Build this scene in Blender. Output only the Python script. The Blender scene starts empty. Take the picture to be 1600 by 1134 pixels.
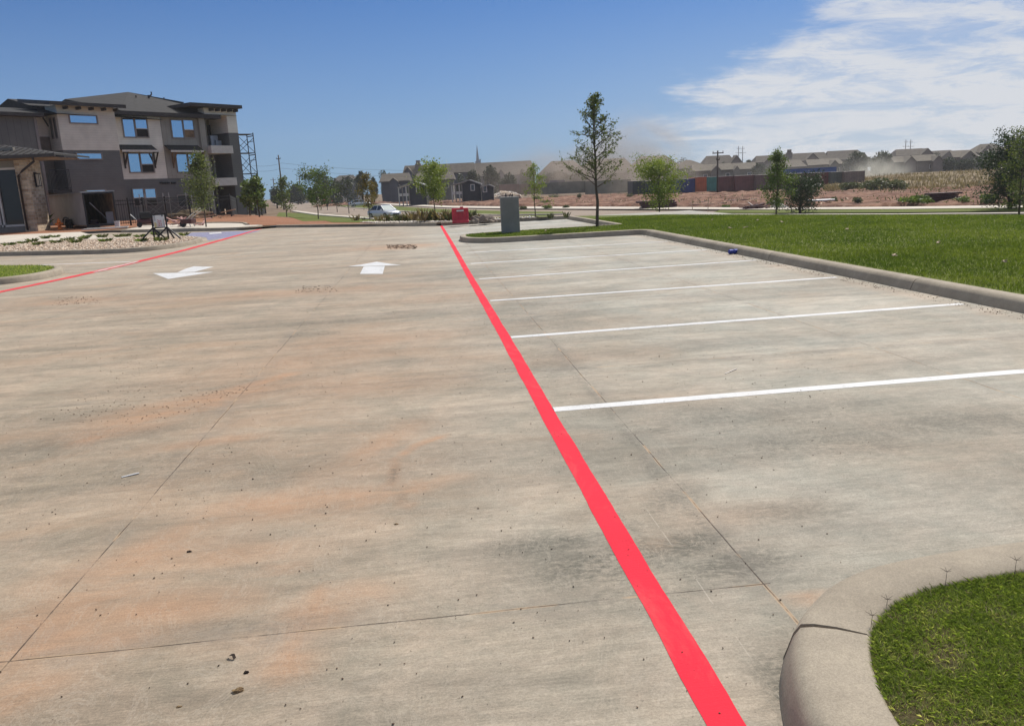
import bpy, bmesh, math, random
import numpy as np
from mathutils import Vector, Matrix, noise, geometry
random.seed(7); rng = np.random.default_rng(7)
sc = bpy.context.scene
COL = sc.collection

# ------------------------------------------------------------------ camera
F0, PIT, ROL, YAW, CH = 1250.0, 0.2190678, -0.0493093, 0.1023732, 1.51975
cyw, syw = math.cos(YAW), math.sin(YAW)
cF = Vector((syw*math.cos(PIT), cyw*math.cos(PIT), -math.sin(PIT)))
_R = Vector((cyw, -syw, 0)); _U = _R.cross(cF)
cR = _R*math.cos(ROL)+_U*math.sin(ROL); cU = -_R*math.sin(ROL)+_U*math.cos(ROL)
CAM = Vector((0, 0, CH))
cd = bpy.data.cameras.new('camera'); cam = bpy.data.objects.new('camera', cd); COL.objects.link(cam)
cd.sensor_width = 36; cd.lens = 36*F0/1600; cd.clip_start = 0.05; cd.clip_end = 5000
M = Matrix.Identity(4)
for i in range(3):
    M[i][0] = cR[i]; M[i][1] = cU[i]; M[i][2] = -cF[i]; M[i][3] = CAM[i]
cam.matrix_world = M
sc.camera = cam
sc.render.resolution_x = 1024; sc.render.resolution_y = 725

# ------------------------------------------------------------------ sun, sky, exposure
SUN_AZ = YAW + math.radians(34)      # clockwise from +Y
SUN_EL = math.radians(50)
SUN_E, SKY_E = 3.9, 0.10
sdir = Vector((math.sin(SUN_AZ)*math.cos(SUN_EL), math.cos(SUN_AZ)*math.cos(SUN_EL), math.sin(SUN_EL)))
sl = bpy.data.lights.new('sun', 'SUN'); sl.energy = SUN_E; sl.angle = math.radians(0.5); sl.color = (1.0, 0.94, 0.86)
so = bpy.data.objects.new('sun', sl); COL.objects.link(so); so.rotation_euler = sdir.to_track_quat('Z', 'Y').to_euler()
so.location = (0, 0, 60)
sc.view_settings.view_transform = 'Standard'; sc.view_settings.look = 'None'
sc.view_settings.exposure = 0.25; sc.view_settings.gamma = 1.0

w = bpy.data.worlds.new('World'); sc.world = w; w.use_nodes = True
nt = w.node_tree; nt.nodes.clear()
def N(nt, t, **k):
    n = nt.nodes.new(t)
    for a, b in k.items(): setattr(n, a, b)
    return n
def L(nt, a, b): nt.links.new(a, b)
def mth(nt, op, a, b=None, c=None, clamp=False):
    n = nt.nodes.new('ShaderNodeMath'); n.operation = op; n.use_clamp = clamp
    for i, v in enumerate((a, b, c)):
        if v is None: continue
        if isinstance(v, (int, float)): n.inputs[i].default_value = v
        else: nt.links.new(v, n.inputs[i])
    return n.outputs[0]
def vmth(nt, op, a, b=None):
    n = nt.nodes.new('ShaderNodeVectorMath'); n.operation = op
    for i, v in enumerate((a, b)):
        if v is None: continue
        if isinstance(v, (tuple, list, Vector)): n.inputs[i].default_value = v
        else: nt.links.new(v, n.inputs[i])
    return n.outputs['Value'] if op in ('DOT_PRODUCT', 'LENGTH') else n.outputs[0]
def ramp(nt, fac, a, b, c0=0.0, c1=1.0, smooth=True):
    n = nt.nodes.new('ShaderNodeMapRange'); n.interpolation_type = 'SMOOTHSTEP' if smooth else 'LINEAR'
    nt.links.new(fac, n.inputs[0]) if not isinstance(fac, (int, float)) else None
    n.inputs[1].default_value = a; n.inputs[2].default_value = b; n.inputs[3].default_value = c0; n.inputs[4].default_value = c1
    return n.outputs[0]
def noi(nt, vec, scale, detail=4, rough=.55, dist=0.0, dim='3D'):
    n = nt.nodes.new('ShaderNodeTexNoise'); n.noise_dimensions = dim
    n.inputs['Scale'].default_value = scale; n.inputs['Detail'].default_value = detail
    n.inputs['Roughness'].default_value = rough; n.inputs['Distortion'].default_value = dist
    if vec is not None: nt.links.new(vec, n.inputs['Vector'])
    return n.outputs['Fac']
def mixc(nt, fac, a, b, typ='MIX'):
    n = nt.nodes.new('ShaderNodeMix'); n.data_type = 'RGBA'; n.blend_type = typ
    for i, v in ((0, fac), (6, a), (7, b)):
        if isinstance(v, (int, float)): n.inputs[i].default_value = v
        elif isinstance(v, (tuple, list)): n.inputs[i].default_value = (*v[:3], 1)
        else: nt.links.new(v, n.inputs[i])
    return n.outputs[2]
def scalev(nt, vec, s, loc=(0, 0, 0), rot=(0, 0, 0)):
    n = nt.nodes.new('ShaderNodeMapping'); n.inputs['Scale'].default_value = s
    n.inputs['Location'].default_value = loc; n.inputs['Rotation'].default_value = rot
    nt.links.new(vec, n.inputs['Vector']); return n.outputs[0]

sky = N(nt, 'ShaderNodeTexSky'); sky.sky_type = 'NISHITA'; sky.sun_disc = False
sky.sun_elevation = SUN_EL; sky.sun_rotation = SUN_AZ; sky.altitude = 900; sky.air_density = 1.0; sky.dust_density = 0.6; sky.ozone_density = 2.2
tc = N(nt, 'ShaderNodeTexCoord'); D = tc.outputs['Generated']
Fh = (syw, cyw, 0); Rh = (cyw, -syw, 0)
fd = vmth(nt, 'DOT_PRODUCT', D, Fh); rd = vmth(nt, 'DOT_PRODUCT', D, Rh); zd = vmth(nt, 'DOT_PRODUCT', D, (0, 0, 1))
fdc = mth(nt, 'MAXIMUM', fd, 0.05)
u_ = mth(nt, 'DIVIDE', rd, fdc); v_ = mth(nt, 'DIVIDE', zd, fdc)
cx = N(nt, 'ShaderNodeCombineXYZ'); L(nt, u_, cx.inputs[0]); L(nt, v_, cx.inputs[1])
# cirrus deck lies in a plane high above: project the direction on it
zc = mth(nt, 'ADD', mth(nt, 'MAXIMUM', zd, 0.0), 0.035)
pl = N(nt, 'ShaderNodeCombineXYZ'); L(nt, mth(nt, 'DIVIDE', rd, zc), pl.inputs[0]); L(nt, mth(nt, 'DIVIDE', fd, zc), pl.inputs[1])
n1 = noi(nt, scalev(nt, cx.outputs[0], (2.2, 9.5, 1), rot=(0, 0, -.30)), 1.0, 8, .64, .35)
n2 = noi(nt, scalev(nt, cx.outputs[0], (8, 46, 1), (3, 1, 0), rot=(0, 0, -.26)), 1.0, 7, .72, .5)
n3 = noi(nt, scalev(nt, pl.outputs[0], (.8, .8, 1), (7, 2, 0)), 1.0, 5, .6, .2)
# edge of the deck: rises to the right
ed = mth(nt, 'SUBTRACT', u_, mth(nt, 'ADD', mth(nt, 'MULTIPLY', v_, 1.15), 0.085))
ed = mth(nt, 'ADD', ed, mth(nt, 'MULTIPLY', mth(nt, 'SUBTRACT', n1, .5), .55))
ed = mth(nt, 'ADD', ed, mth(nt, 'MULTIPLY', mth(nt, 'SUBTRACT', n2, .5), .13))
m1 = ramp(nt, ed, -0.01, 0.09)
m2 = ramp(nt, n2, .36, .60, .35, 1.0)
m3 = ramp(nt, n1, .30, .55, .50, 1.0)
deck = mth(nt, 'MULTIPLY', mth(nt, 'MULTIPLY', m1, m2), m3)
# small wisps elsewhere
n4 = noi(nt, scalev(nt, cx.outputs[0], (5, 38, 1), (1.35, .4, 0)), 1.0, 3, .6, .2)
wis = mth(nt, 'MULTIPLY', ramp(nt, n4, .70, .80), mth(nt, 'MULTIPLY', ramp(nt, v_, .02, .06), ramp(nt, v_, .20, .10)))
veil = mth(nt, 'MULTIPLY', ramp(nt, u_, -.15, .5, 0.0, .22), ramp(nt, v_, .26, .02))
cl = mth(nt, 'MAXIMUM', deck, mth(nt, 'MULTIPLY', wis, .35))
cl = mth(nt, 'MULTIPLY', mth(nt, 'ADD', cl, veil), ramp(nt, fd, 0.1, .35), clamp=True)
cl = mth(nt, 'MULTIPLY', cl, .92)
tint = mixc(nt, 1.0, sky.outputs[0], (0.185, 0.385, 0.65), 'MULTIPLY')
horiz = ramp(nt, zd, 0.0, .30, .60, 0.0)
tint = mixc(nt, horiz, tint, (2.45, 3.45, 5.0))
csky = mixc(nt, cl, tint, (5.9, 6.05, 6.35))
# unseen bright cloud sheet added overhead, as neutral fill for the shaded sides
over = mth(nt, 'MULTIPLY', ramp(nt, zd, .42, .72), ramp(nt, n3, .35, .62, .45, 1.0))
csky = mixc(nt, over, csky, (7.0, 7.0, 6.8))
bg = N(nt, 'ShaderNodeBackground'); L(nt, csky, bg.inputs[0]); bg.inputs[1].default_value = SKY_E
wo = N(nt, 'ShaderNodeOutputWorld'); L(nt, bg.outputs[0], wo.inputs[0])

# ------------------------------------------------------------------ pixel -> place helpers (photograph is 1600 x 1134)
def ray(px, py): return cF + cR*((px-800)/F0) - cU*((py-567)/F0)
def P(px, py, z=0.0):
    d = ray(px, py); t = (z-CH)/d.z; return CAM+d*t
def D_(px, py, Z): return CAM + ray(px, py)*Z
NS = Vector((.863, .505, 0))
PROF = [(-900, .12), (22.8, .12), (40.5, -1.5), (92, -1.5), (116, -1.9), (2500, -1.9)]
def prof(s):
    for (a, za), (b, zb) in zip(PROF, PROF[1:]):
        if s <= b: return za+(zb-za)*(s-a)/(b-a)
    return PROF[-1][1]
QX, QY, QC, QK, Q0 = .683, .731, 25.2, .050, 3.3      # the bank falls away from the kerb at the end of the lot
Q1 = Q0+1.62/QK
K3 = .12
def tz(x, y):
    s_ = x*NS.x+y*NS.y; pa = .12-QK*max(0.0, QX*x+QY*y-QC-Q0); pb = .12-K3*max(0.0, .965*x+.261*y-3.95)
    return min(prof(s_), max(-1.5, pa, pb)) if s_ < 92 else prof(s_)
_kr = 1.62/(40.5-22.8)
def _cut(a_, b_, c_):           # the line a x + b y = c
    n_ = Vector((a_, b_, 0)); return (n_*(c_/n_.length**2), n_)
CUTS = [_cut(NS.x, NS.y, s_) for s_, _z in PROF[1:-1]]+[_cut(QX, QY, QC+v) for v in (Q0, Q1)]+[_cut(.965, .261, 3.95+v) for v in (0, 1.62/K3)]
CUTS.append(_cut(_kr*NS.x-QK*QX, _kr*NS.y-QK*QY, _kr*22.8-QK*(Q0+QC)))
CUTS.append(_cut(_kr*NS.x-K3*.965, _kr*NS.y-K3*.261, _kr*22.8-K3*3.95))
CUTS.append(_cut(QK*QX-K3*.965, QK*QY-K3*.261, QK*(Q0+QC)-K3*3.95))
def G(px, py):
    d = ray(px, py)
    lo, hi = 2.0, 2.0
    t = 2.0
    while t < 900:
        q = CAM+d*t
        if q.z < tz(q.x, q.y): break
        t *= 1.01
    lo = t/1.01
    for _ in range(30):
        m = (lo+t)/2; q = CAM+d*m
        if q.z < tz(q.x, q.y): t = m
        else: lo = m
    return CAM+d*t
def B(px, py, Z):           # stands on the terrain at depth Z under the image column px
    q = D_(px, py, Z); return Vector((q.x, q.y, tz(q.x, q.y)))

# ------------------------------------------------------------------ materials
MATS = {}
def mat(name):
    m = bpy.data.materials.new(name); m.use_nodes = True; t = m.node_tree; t.nodes.clear()
    o = N(t, 'ShaderNodeOutputMaterial'); p = N(t, 'ShaderNodeBsdfPrincipled'); L(t, p.outputs[0], o.inputs[0])
    MATS[name] = m
    return m, t, p, o
def coords(t, kind='Object'): return N(t, 'ShaderNodeTexCoord').outputs[kind]
def geo(t): return N(t, 'ShaderNodeNewGeometry').outputs['Position']
def bump(t, p, h, s=.3, d=.01):
    b = N(t, 'ShaderNodeBump'); b.inputs['Strength'].default_value = s; b.inputs['Distance'].default_value = d
    L(t, h, b.inputs['Height']); L(t, b.outputs[0], p.inputs['Normal'])
def plain(name, col, rough=.6, var=.25, scale=3.0, metal=0.0, bmp=0.0, spec=.5, col2=None):
    if name in MATS: return MATS[name]
    m, t, p, o = mat(name)
    n = noi(t, coords(t), scale, 6, .65)
    c2 = col2 or tuple(c*(1-var) for c in col)
    c1 = tuple(min(1, c*(1+var*.6)) for c in col)
    L(t, mixc(t, ramp(t, n, .3, .7), c2, c1), p.inputs['Base Color'])
    p.inputs['Roughness'].default_value = rough; p.inputs['Metallic'].default_value = metal
    p.inputs['Specular IOR Level'].default_value = spec
    if bmp: bump(t, p, noi(t, coords(t), scale*8, 4), bmp, .01)
    return m
def lines(name, col, axis, step, wdt, dark=.55, rough=.6, var=.12, metal=0.0, bstr=.6):
    """surface with evenly spaced grooves along a local axis (lap siding, battens, seams, corrugation)"""
    if name in MATS: return MATS[name]
    m, t, p, o = mat(name)
    s = N(t, 'ShaderNodeSeparateXYZ'); L(t, coords(t), s.inputs[0])
    f = mth(t, 'FRACT', mth(t, 'DIVIDE', s.outputs[axis], step))
    g = ramp(t, f, 0, wdt, 1, 0, False)
    n = noi(t, coords(t), .9, 5, .6)
    c = mixc(t, ramp(t, n, .3, .7), tuple(x*(1-var) for x in col), tuple(x*(1+var*.5) for x in col))
    L(t, mixc(t, mth(t, 'MULTIPLY', g, 1-dark), c, (.0, .0, .0)), p.inputs['Base Color'])
    p.inputs['Roughness'].default_value = rough; p.inputs['Metallic'].default_value = metal
    bump(t, p, mth(t, 'SUBTRACT', 1.0, g), bstr, .02)
    return m

def concrete_mat():
    m, t, p, o = mat('concrete')
    g = geo(t); s = N(t, 'ShaderNodeSeparateXYZ'); L(t, g, s.inputs[0]); X, Y = s.outputs[0], s.outputs[1]
    at = N(t, 'ShaderNodeAttribute'); at.attribute_name = 'stain'
    sa = N(t, 'ShaderNodeSeparateColor'); L(t, at.outputs['Color'], sa.inputs[0])
    big = noi(t, g, .35, 5, .6, .3)
    med = noi(t, g, 2.2, 6, .65, .5)
    strk = noi(t, scalev(t, g, (.24, 1.3, 1), rot=(0, 0, .02)), 1.0, 7, .66, .9)       # bands left by the screed, across the drive
    strk2 = noi(t, scalev(t, g, (1.7, 6.5, 1), (3, 5, 0), rot=(0, 0, -.03)), 1.0, 6, .72, .6)
    strk3 = noi(t, scalev(t, g, (6, 30, 1), (7, 1, 0), rot=(0, 0, .05)), 1.0, 5, .78, .4)
    broom = noi(t, scalev(t, g, (5, 120, 1), rot=(0, 0, .015)), 1.0, 4, .75, .2)
    grain = noi(t, g, 115, 4, .85)
    fine = noi(t, g, 38, 5, .75)
    c = mixc(t, ramp(t, big, .3, .7), (.310, .248, .186), (.352, .290, .224))
    def vary(c, f, lo, hi, k0, k1): return mixc(t, ramp(t, f, lo, hi, 0, 1, False), mixc(t, 1.0, c, k0, 'MULTIPLY'), mixc(t, 1.0, c, k1, 'MULTIPLY'))
    c = vary(c, strk, .38, .60, (.80, .805, .80), (1.09, 1.08, 1.07))
    c = vary(c, strk2, .38, .62, (.87, .87, .87), (1.07, 1.07, 1.07))
    c = vary(c, strk3, .38, .62, (.94, .94, .94), (1.05, 1.05, 1.05))
    c = vary(c, noi(t, g, 1.5, 7, .72, .9), .40, .60, (.87, .90, .89), (1.08, 1.06, 1.04))
    c = vary(c, noi(t, scalev(t, g, (1, 1.5, 1), (4, 4, 0)), 13, 6, .78, .6), .41, .59, (.93, .935, .93), (1.055, 1.05, 1.05))
    c = vary(c, noi(t, scalev(t, g, (1, 2.0, 1)), 52, 4, .8, .3), .40, .60, (.93, .93, .93), (1.06, 1.06, 1.06))
    # cool cement-grey patches to the right of the red line
    cool = mth(t, 'MULTIPLY', ramp(t, X, -1.6, 2.4), ramp(t, noi(t, g, .9, 4, .6, .4), .15, .70, .35, 1))
    c = mixc(t, cool, c, mixc(t, 1.0, c, (1.06, 1.24, 1.41), 'MULTIPLY'))
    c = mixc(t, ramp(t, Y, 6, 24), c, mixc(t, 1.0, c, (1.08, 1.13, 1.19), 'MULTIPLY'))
    # orange soil film
    brk = ramp(t, mth(t, 'ADD', mth(t, 'MULTIPLY', med, .5), mth(t, 'MULTIPLY', strk2, .5)), .30, .62, .35, 1.2)
    orf = mth(t, 'MULTIPLY', sa.outputs[0], brk, clamp=True)
    c = mixc(t, mth(t, 'MULTIPLY', orf, .80), c, (.395, .235, .140))
    thin = ramp(t, noi(t, scalev(t, g, (.5, 1.0, 1), (9, 4, 0)), 1.0, 5, .6, .6), .50, .72, 0, .34)
    c = mixc(t, mth(t, 'MULTIPLY', thin, ramp(t, X, 2.0, -1.0, .3, 1)), c, (.40, .25, .15))
    # darker soil clots in the stains
    clot = mth(t, 'MULTIPLY', ramp(t, fine, .60, .72), sa.outputs[2], clamp=True)
    c = mixc(t, mth(t, 'MULTIPLY', clot, .8), c, (.15, .082, .045))
    # grey weathered patches with a mottled look
    mot = ramp(t, mth(t, 'ADD', mth(t, 'MULTIPLY', noi(t, scalev(t, g, (1, 1.6, 1)), 26, 5, .8, .4), .6), mth(t, 'MULTIPLY', med, .4)), .36, .62)
    dk = mth(t, 'MULTIPLY', mth(t, 'MULTIPLY', sa.outputs[1], 1.75), mth(t, 'ADD', mth(t, 'MULTIPLY', mot, .85), .15), clamp=True)
    c = mixc(t, mth(t, 'MULTIPLY', dk, .88), c, (.105, .100, .080))
    # fine grain
    c = vary(c, broom, .38, .62, (.90, .90, .90), (1.08, 1.08, 1.08))
    c = vary(c, grain, .36, .64, (.80, .80, .80), (1.16, 1.16, 1.16))
    scf = noi(t, scalev(t, g, (1, .6, 1), (2, 9, 0), (0, 0, .4)), 3.4, 7, .75, 1.6)
    c = mixc(t, ramp(t, mth(t, 'ABSOLUTE', mth(t, 'SUBTRACT', scf, .5)), .0, .02, .22, 0), c, (.46, .41, .34))
    speck = ramp(t, noi(t, g, 60, 2, .6), .70, .73)
    c = mixc(t, mth(t, 'MULTIPLY', speck, .7), c, (.12, .095, .07))
    # sawn joints, wandering by a few millimetres
    wob = mth(t, 'MULTIPLY', mth(t, 'SUBTRACT', noi(t, g, 1.4, 2), .5), .020)
    Xw = mth(t, 'ADD', X, wob); Yw = mth(t, 'ADD', Y, wob)
    dmin = None
    for x0 in (-9.1, -5.3, -1.52, 1.19, 3.80, 6.9):
        a = mth(t, 'ABSOLUTE', mth(t, 'SUBTRACT', Xw, x0)); dmin = a if dmin is None else mth(t, 'MINIMUM', dmin, a)
    fy = mth(t, 'SUBTRACT', mth(t, 'FRACT', mth(t, 'ADD', mth(t, 'DIVIDE', mth(t, 'SUBTRACT', Yw, 2.66), 3.74), .5)), .5)
    dy = mth(t, 'ABSOLUTE', mth(t, 'MULTIPLY', fy, 3.74))
    dy = mth(t, 'ADD', dy, mth(t, 'MULTIPLY', mth(t, 'GREATER_THAN', X, 1.215), mth(t, 'LESS_THAN', Y, 4.5)))
    dj = mth(t, 'MINIMUM', dmin, dy)
    halo = mth(t, 'MULTIPLY', ramp(t, dj, .012, .16, 1, 0), ramp(t, med, .42, .66))
    c = mixc(t, mth(t, 'MULTIPLY', halo, .34), c, (.19, .17, .145))
    sand = mth(t, 'MULTIPLY', ramp(t, dj, .003, .010, 1, 0), ramp(t, noi(t, g, 3.1, 4, .6), .48, .58))
    c = mixc(t, mth(t, 'MULTIPLY', sand, .8), c, (.42, .30, .19))
    slot = mth(t, 'MULTIPLY', ramp(t, dj, .0018, .0042, 1, 0), ramp(t, noi(t, g, 2.3, 5, .7), .40, .56, .12, 1))
    c = mixc(t, mth(t, 'MULTIPLY', slot, .9), c, (.045, .034, .026))
    # thin chalk line beside the fire lane
    ck = mth(t, 'MULTIPLY', ramp(t, mth(t, 'ABSOLUTE', mth(t, 'SUBTRACT', Xw, .955)), .0012, .0035, 1, 0), mth(t, 'MULTIPLY', ramp(t, Y, 3.6, 3.3), ramp(t, noi(t, g, 4, 3), .46, .56)))
    c = mixc(t, mth(t, 'MULTIPLY', ck, .25), c, (.62, .56, .48))
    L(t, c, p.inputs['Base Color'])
    p.inputs['Roughness'].default_value = .82; p.inputs['Specular IOR Level'].default_value = .32
    h = mth(t, 'ADD', mth(t, 'MULTIPLY', broom, .5), mth(t, 'MULTIPLY', grain, .5))
    h = mth(t, 'ADD', mth(t, 'MULTIPLY', fine, .5), h)
    h = mth(t, 'SUBTRACT', h, mth(t, 'MULTIPLY', slot, 2.5))
    bump(t, p, h, .35, .004)
    return m
M_CON = concrete_mat()

def kerb_mat():
    m, t, p, o = mat('kerb_concrete')
    g = geo(t)
    a = noi(t, g, 1.6, 6, .65, .5); b = noi(t, g, 150, 4, .85); d = noi(t, g, 11, 5, .7)
    c = mixc(t, ramp(t, a, .3, .7), (.305, .262, .202), (.405, .352, .275))
    c = mixc(t, ramp(t, d, .35, .75), mixc(t, 1.0, c, (.86, .86, .87), 'MULTIPLY'), c)
    c = mixc(t, ramp(t, b, .3, .7), mixc(t, 1.0, c, (.76, .76, .75), 'MULTIPLY'), mixc(t, 1.0, c, (1.13, 1.13, 1.13), 'MULTIPLY'))
    L(t, c, p.inputs['Base Color']); p.inputs['Roughness'].default_value = .85; p.inputs['Specular IOR Level'].default_value = .3
    bump(t, p, mth(t, 'ADD', b, mth(t, 'MULTIPLY', d, .6)), .5, .003)
    return m
M_KERB = kerb_mat()

def paint_mat(name, col, wear=.15, thr=(.60, .68), rough=.42, edge=0.0):
    m, t, p, o = mat(name); g = geo(t)
    pc = mixc(t, ramp(t, noi(t, g, 3, 5, .6), .3, .7), tuple(c*.90 for c in col), col)
    pc = mixc(t, ramp(t, noi(t, scalev(t, g, (1.6, .7, 1)), 1.7, 6, .75, .8), .50, .72, 0, .16), pc, (.42, .34, .26))      # dust
    pc = mixc(t, ramp(t, noi(t, g, 90, 4, .8), .62, .74, 0, .35), pc, (.16, .12, .10))                                     # open pores
    L(t, pc, p.inputs['Base Color'])
    p.inputs['Roughness'].default_value = rough; p.inputs['Specular IOR Level'].default_value = .2
    n = noi(t, scalev(t, g, (1, 2.5, 1)), 55, 5, .8)
    n2 = noi(t, g, 4.2, 4, .7)
    al = mth(t, 'SUBTRACT', 1.0, mth(t, 'MULTIPLY', ramp(t, mth(t, 'ADD', mth(t, 'MULTIPLY', n, .6), mth(t, 'MULTIPLY', n2, .4)), thr[0], thr[1]), wear), clamp=True)
    L(t, al, p.inputs['Alpha'])
    bump(t, p, mth(t, 'ADD', noi(t, scalev(t, g, (9, 90, 1)), 1.0, 4), noi(t, g, 150, 3)), .35, .004)
    return m
M_RED = paint_mat('red_paint', (.70, .024, .050), .45, (.56, .68), rough=.85)
M_REDF = paint_mat('faded_red_paint', (.62, .085, .085), .85, (.46, .64), rough=.7)
M_WHT = paint_mat('white_paint', (.70, .70, .69), .75, (.52, .66))
M_WHTF = paint_mat('worn_white_paint', (.74, .72, .68), .9, (.42, .62))
M_BLUE = paint_mat('blue_paint', (.30, .31, .48), .75, (.36, .66), rough=.7)

def soil_mat(name, c1, c2, c3, sc_=1.0, bm=.6, an=.5):
    m, t, p, o = mat(name); g = geo(t)
    a = noi(t, scalev(t, g, (an, 1, 1), rot=(0, 0, .5 if an < .4 else 0)), .22*sc_, 6, .65, .6); b = noi(t, scalev(t, g, (an*2, 1, 1)), 1.5*sc_, 6, .7, .3); d = noi(t, g, 9*sc_, 5, .7)
    c = mixc(t, ramp(t, a, .35, .65), c1, c2)
    c = mixc(t, ramp(t, b, .45, .72, 0, .8), c, c3)
    c = mixc(t, ramp(t, d, .3, .7), mixc(t, 1.0, c, (.75, .75, .75), 'MULTIPLY'), mixc(t, 1.0, c, (1.15, 1.15, 1.15), 'MULTIPLY'))
    L(t, c, p.inputs['Base Color']); p.inputs['Roughness'].default_value = .95; p.inputs['Specular IOR Level'].default_value = .15
    bump(t, p, mth(t, 'ADD', b, mth(t, 'MULTIPLY', d, .5)), bm, .08)
    return m
M_TERR = soil_mat('ground_soil', (.15, .10, .065), (.24, .18, .125), (.10, .09, .05))
M_DIRT = soil_mat('red_dirt', (.105, .048, .034), (.245, .135, .090), (.36, .25, .185), 1.3, 1.0, .22)
M_ORNG = soil_mat('orange_dirt', (.30, .145, .085), (.25, .12, .07), (.37, .20, .125), 2.0)
M_DRYG = soil_mat('dry_ground', (.22, .165, .105), (.16, .13, .075), (.30, .23, .16), 1.0)
M_TURF = soil_mat('turf', (.115, .135, .028), (.09, .115, .022), (.15, .165, .045), 3.0, .3)
M_TURFN = soil_mat('turf_soil', (.055, .060, .022), (.09, .070, .036), (.045, .065, .018), 9.0, .5)
M_ASPH = soil_mat('road_surface', (.255, .205, .165), (.29, .24, .195), (.32, .26, .21), .6, .05)
M_WALK = plain('sidewalk', (.52, .47, .40), .85, .12, .8)
M_GRAV = soil_mat('gravel_ground', (.34, .27, .20), (.44, .35, .26), (.50, .42, .33), 6.0, .8)

def leaf_mat(name, c1, c2, c3, trans=.3):
    m, t, p, o = mat(name)
    at = N(t, 'ShaderNodeAttribute'); at.attribute_name = 'tone'
    f = at.outputs['Fac']
    c = mixc(t, ramp(t, f, 0, .5, 0, 1, False), c1, c2); c = mixc(t, ramp(t, f, .5, 1, 0, 1, False), c, c3)
    L(t, c, p.inputs['Base Color']); p.inputs['Roughness'].default_value = .55; p.inputs['Specular IOR Level'].default_value = .3
    tr = N(t, 'ShaderNodeBsdfTranslucent'); L(t, mixc(t, 1.0, c, (1.5, 1.6, .8), 'MULTIPLY'), tr.inputs[0])
    mx = N(t, 'ShaderNodeMixShader'); mx.inputs[0].default_value = trans
    L(t, p.outputs[0], mx.inputs[1]); L(t, tr.outputs[0], mx.inputs[2]); L(t, mx.outputs[0], o.inputs[0])
    return m
LF = dict(
 oak=leaf_mat('oak_leaf', (.060, .082, .028), (.115, .140, .052), (.21, .23, .10)),
 bright=leaf_mat('bright_leaf', (.095, .14, .026), (.19, .24, .05), (.32, .34, .10)),
 mid=leaf_mat('mid_leaf', (.055, .088, .022), (.10, .145, .036), (.18, .22, .07)),
 dark=leaf_mat('dark_leaf', (.016, .028, .012), (.030, .048, .019), (.055, .075, .030), .15),
 pine=leaf_mat('pine_leaf', (.018, .036, .016), (.035, .062, .026), (.075, .10, .045), .15),
 autumn=leaf_mat('autumn_leaf', (.09, .085, .02), (.16, .12, .03), (.24, .15, .04)),
 far=leaf_mat('far_leaf', (.030, .042, .020), (.048, .062, .030), (.07, .085, .042), .15),
 scrub=leaf_mat('scrub_leaf', (.075, .090, .045), (.11, .125, .065), (.17, .17, .10), .2),
 dry=leaf_mat('dry_leaf', (.17, .12, .07), (.25, .19, .12), (.36, .29, .19), .2),
 grass=leaf_mat('grass_blade', (.095, .145, .028), (.24, .305, .065), (.55, .52, .25), .45),
 lawn=leaf_mat('lawn_blade', (.080, .125, .022), (.155, .20, .034), (.26, .28, .075), .35))
M_BARK = plain('bark', (.105, .080, .060), .9, .35, 9, bmp=.6)
M_BARKD = plain('dark_bark', (.055, .042, .034), .9, .3, 9, bmp=.6)

def glass_mat(name, tintc=(.42, .55, .68), dark=(.012, .018, .026), k=.5):
    m, t, p, o = mat(name)
    p.inputs['Base Color'].default_value = (*dark, 1); p.inputs['Roughness'].default_value = .3
    gl = N(t, 'ShaderNodeBsdfGlossy'); gl.inputs[0].default_value = (*tintc, 1); gl.inputs['Roughness'].default_value = .03
    mx = N(t, 'ShaderNodeMixShader'); mx.inputs[0].default_value = k
    L(t, p.outputs[0], mx.inputs[1]); L(t, gl.outputs[0], mx.inputs[2]); L(t, mx.outputs[0], o.inputs[0])
    return m
M_GLASS = glass_mat('window_glass', (.50, .68, .84), k=.85)
M_GLASSP = glass_mat('pale_window_glass', (.75, .9, 1.0), (.10, .12, .14), k=.85)
M_GLASSD = glass_mat('dark_glass', (.5, .52, .54), k=.10)
M_BLACK = plain('black_metal', (.022, .021, .022), .5, .3, 2, .3)
M_DKOPEN = plain('dark_interior', (.010, .008, .009), .9, .3)
M_STEEL = plain('galvanised_steel', (.36, .37, .38), .45, .25, 2, .6)

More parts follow.
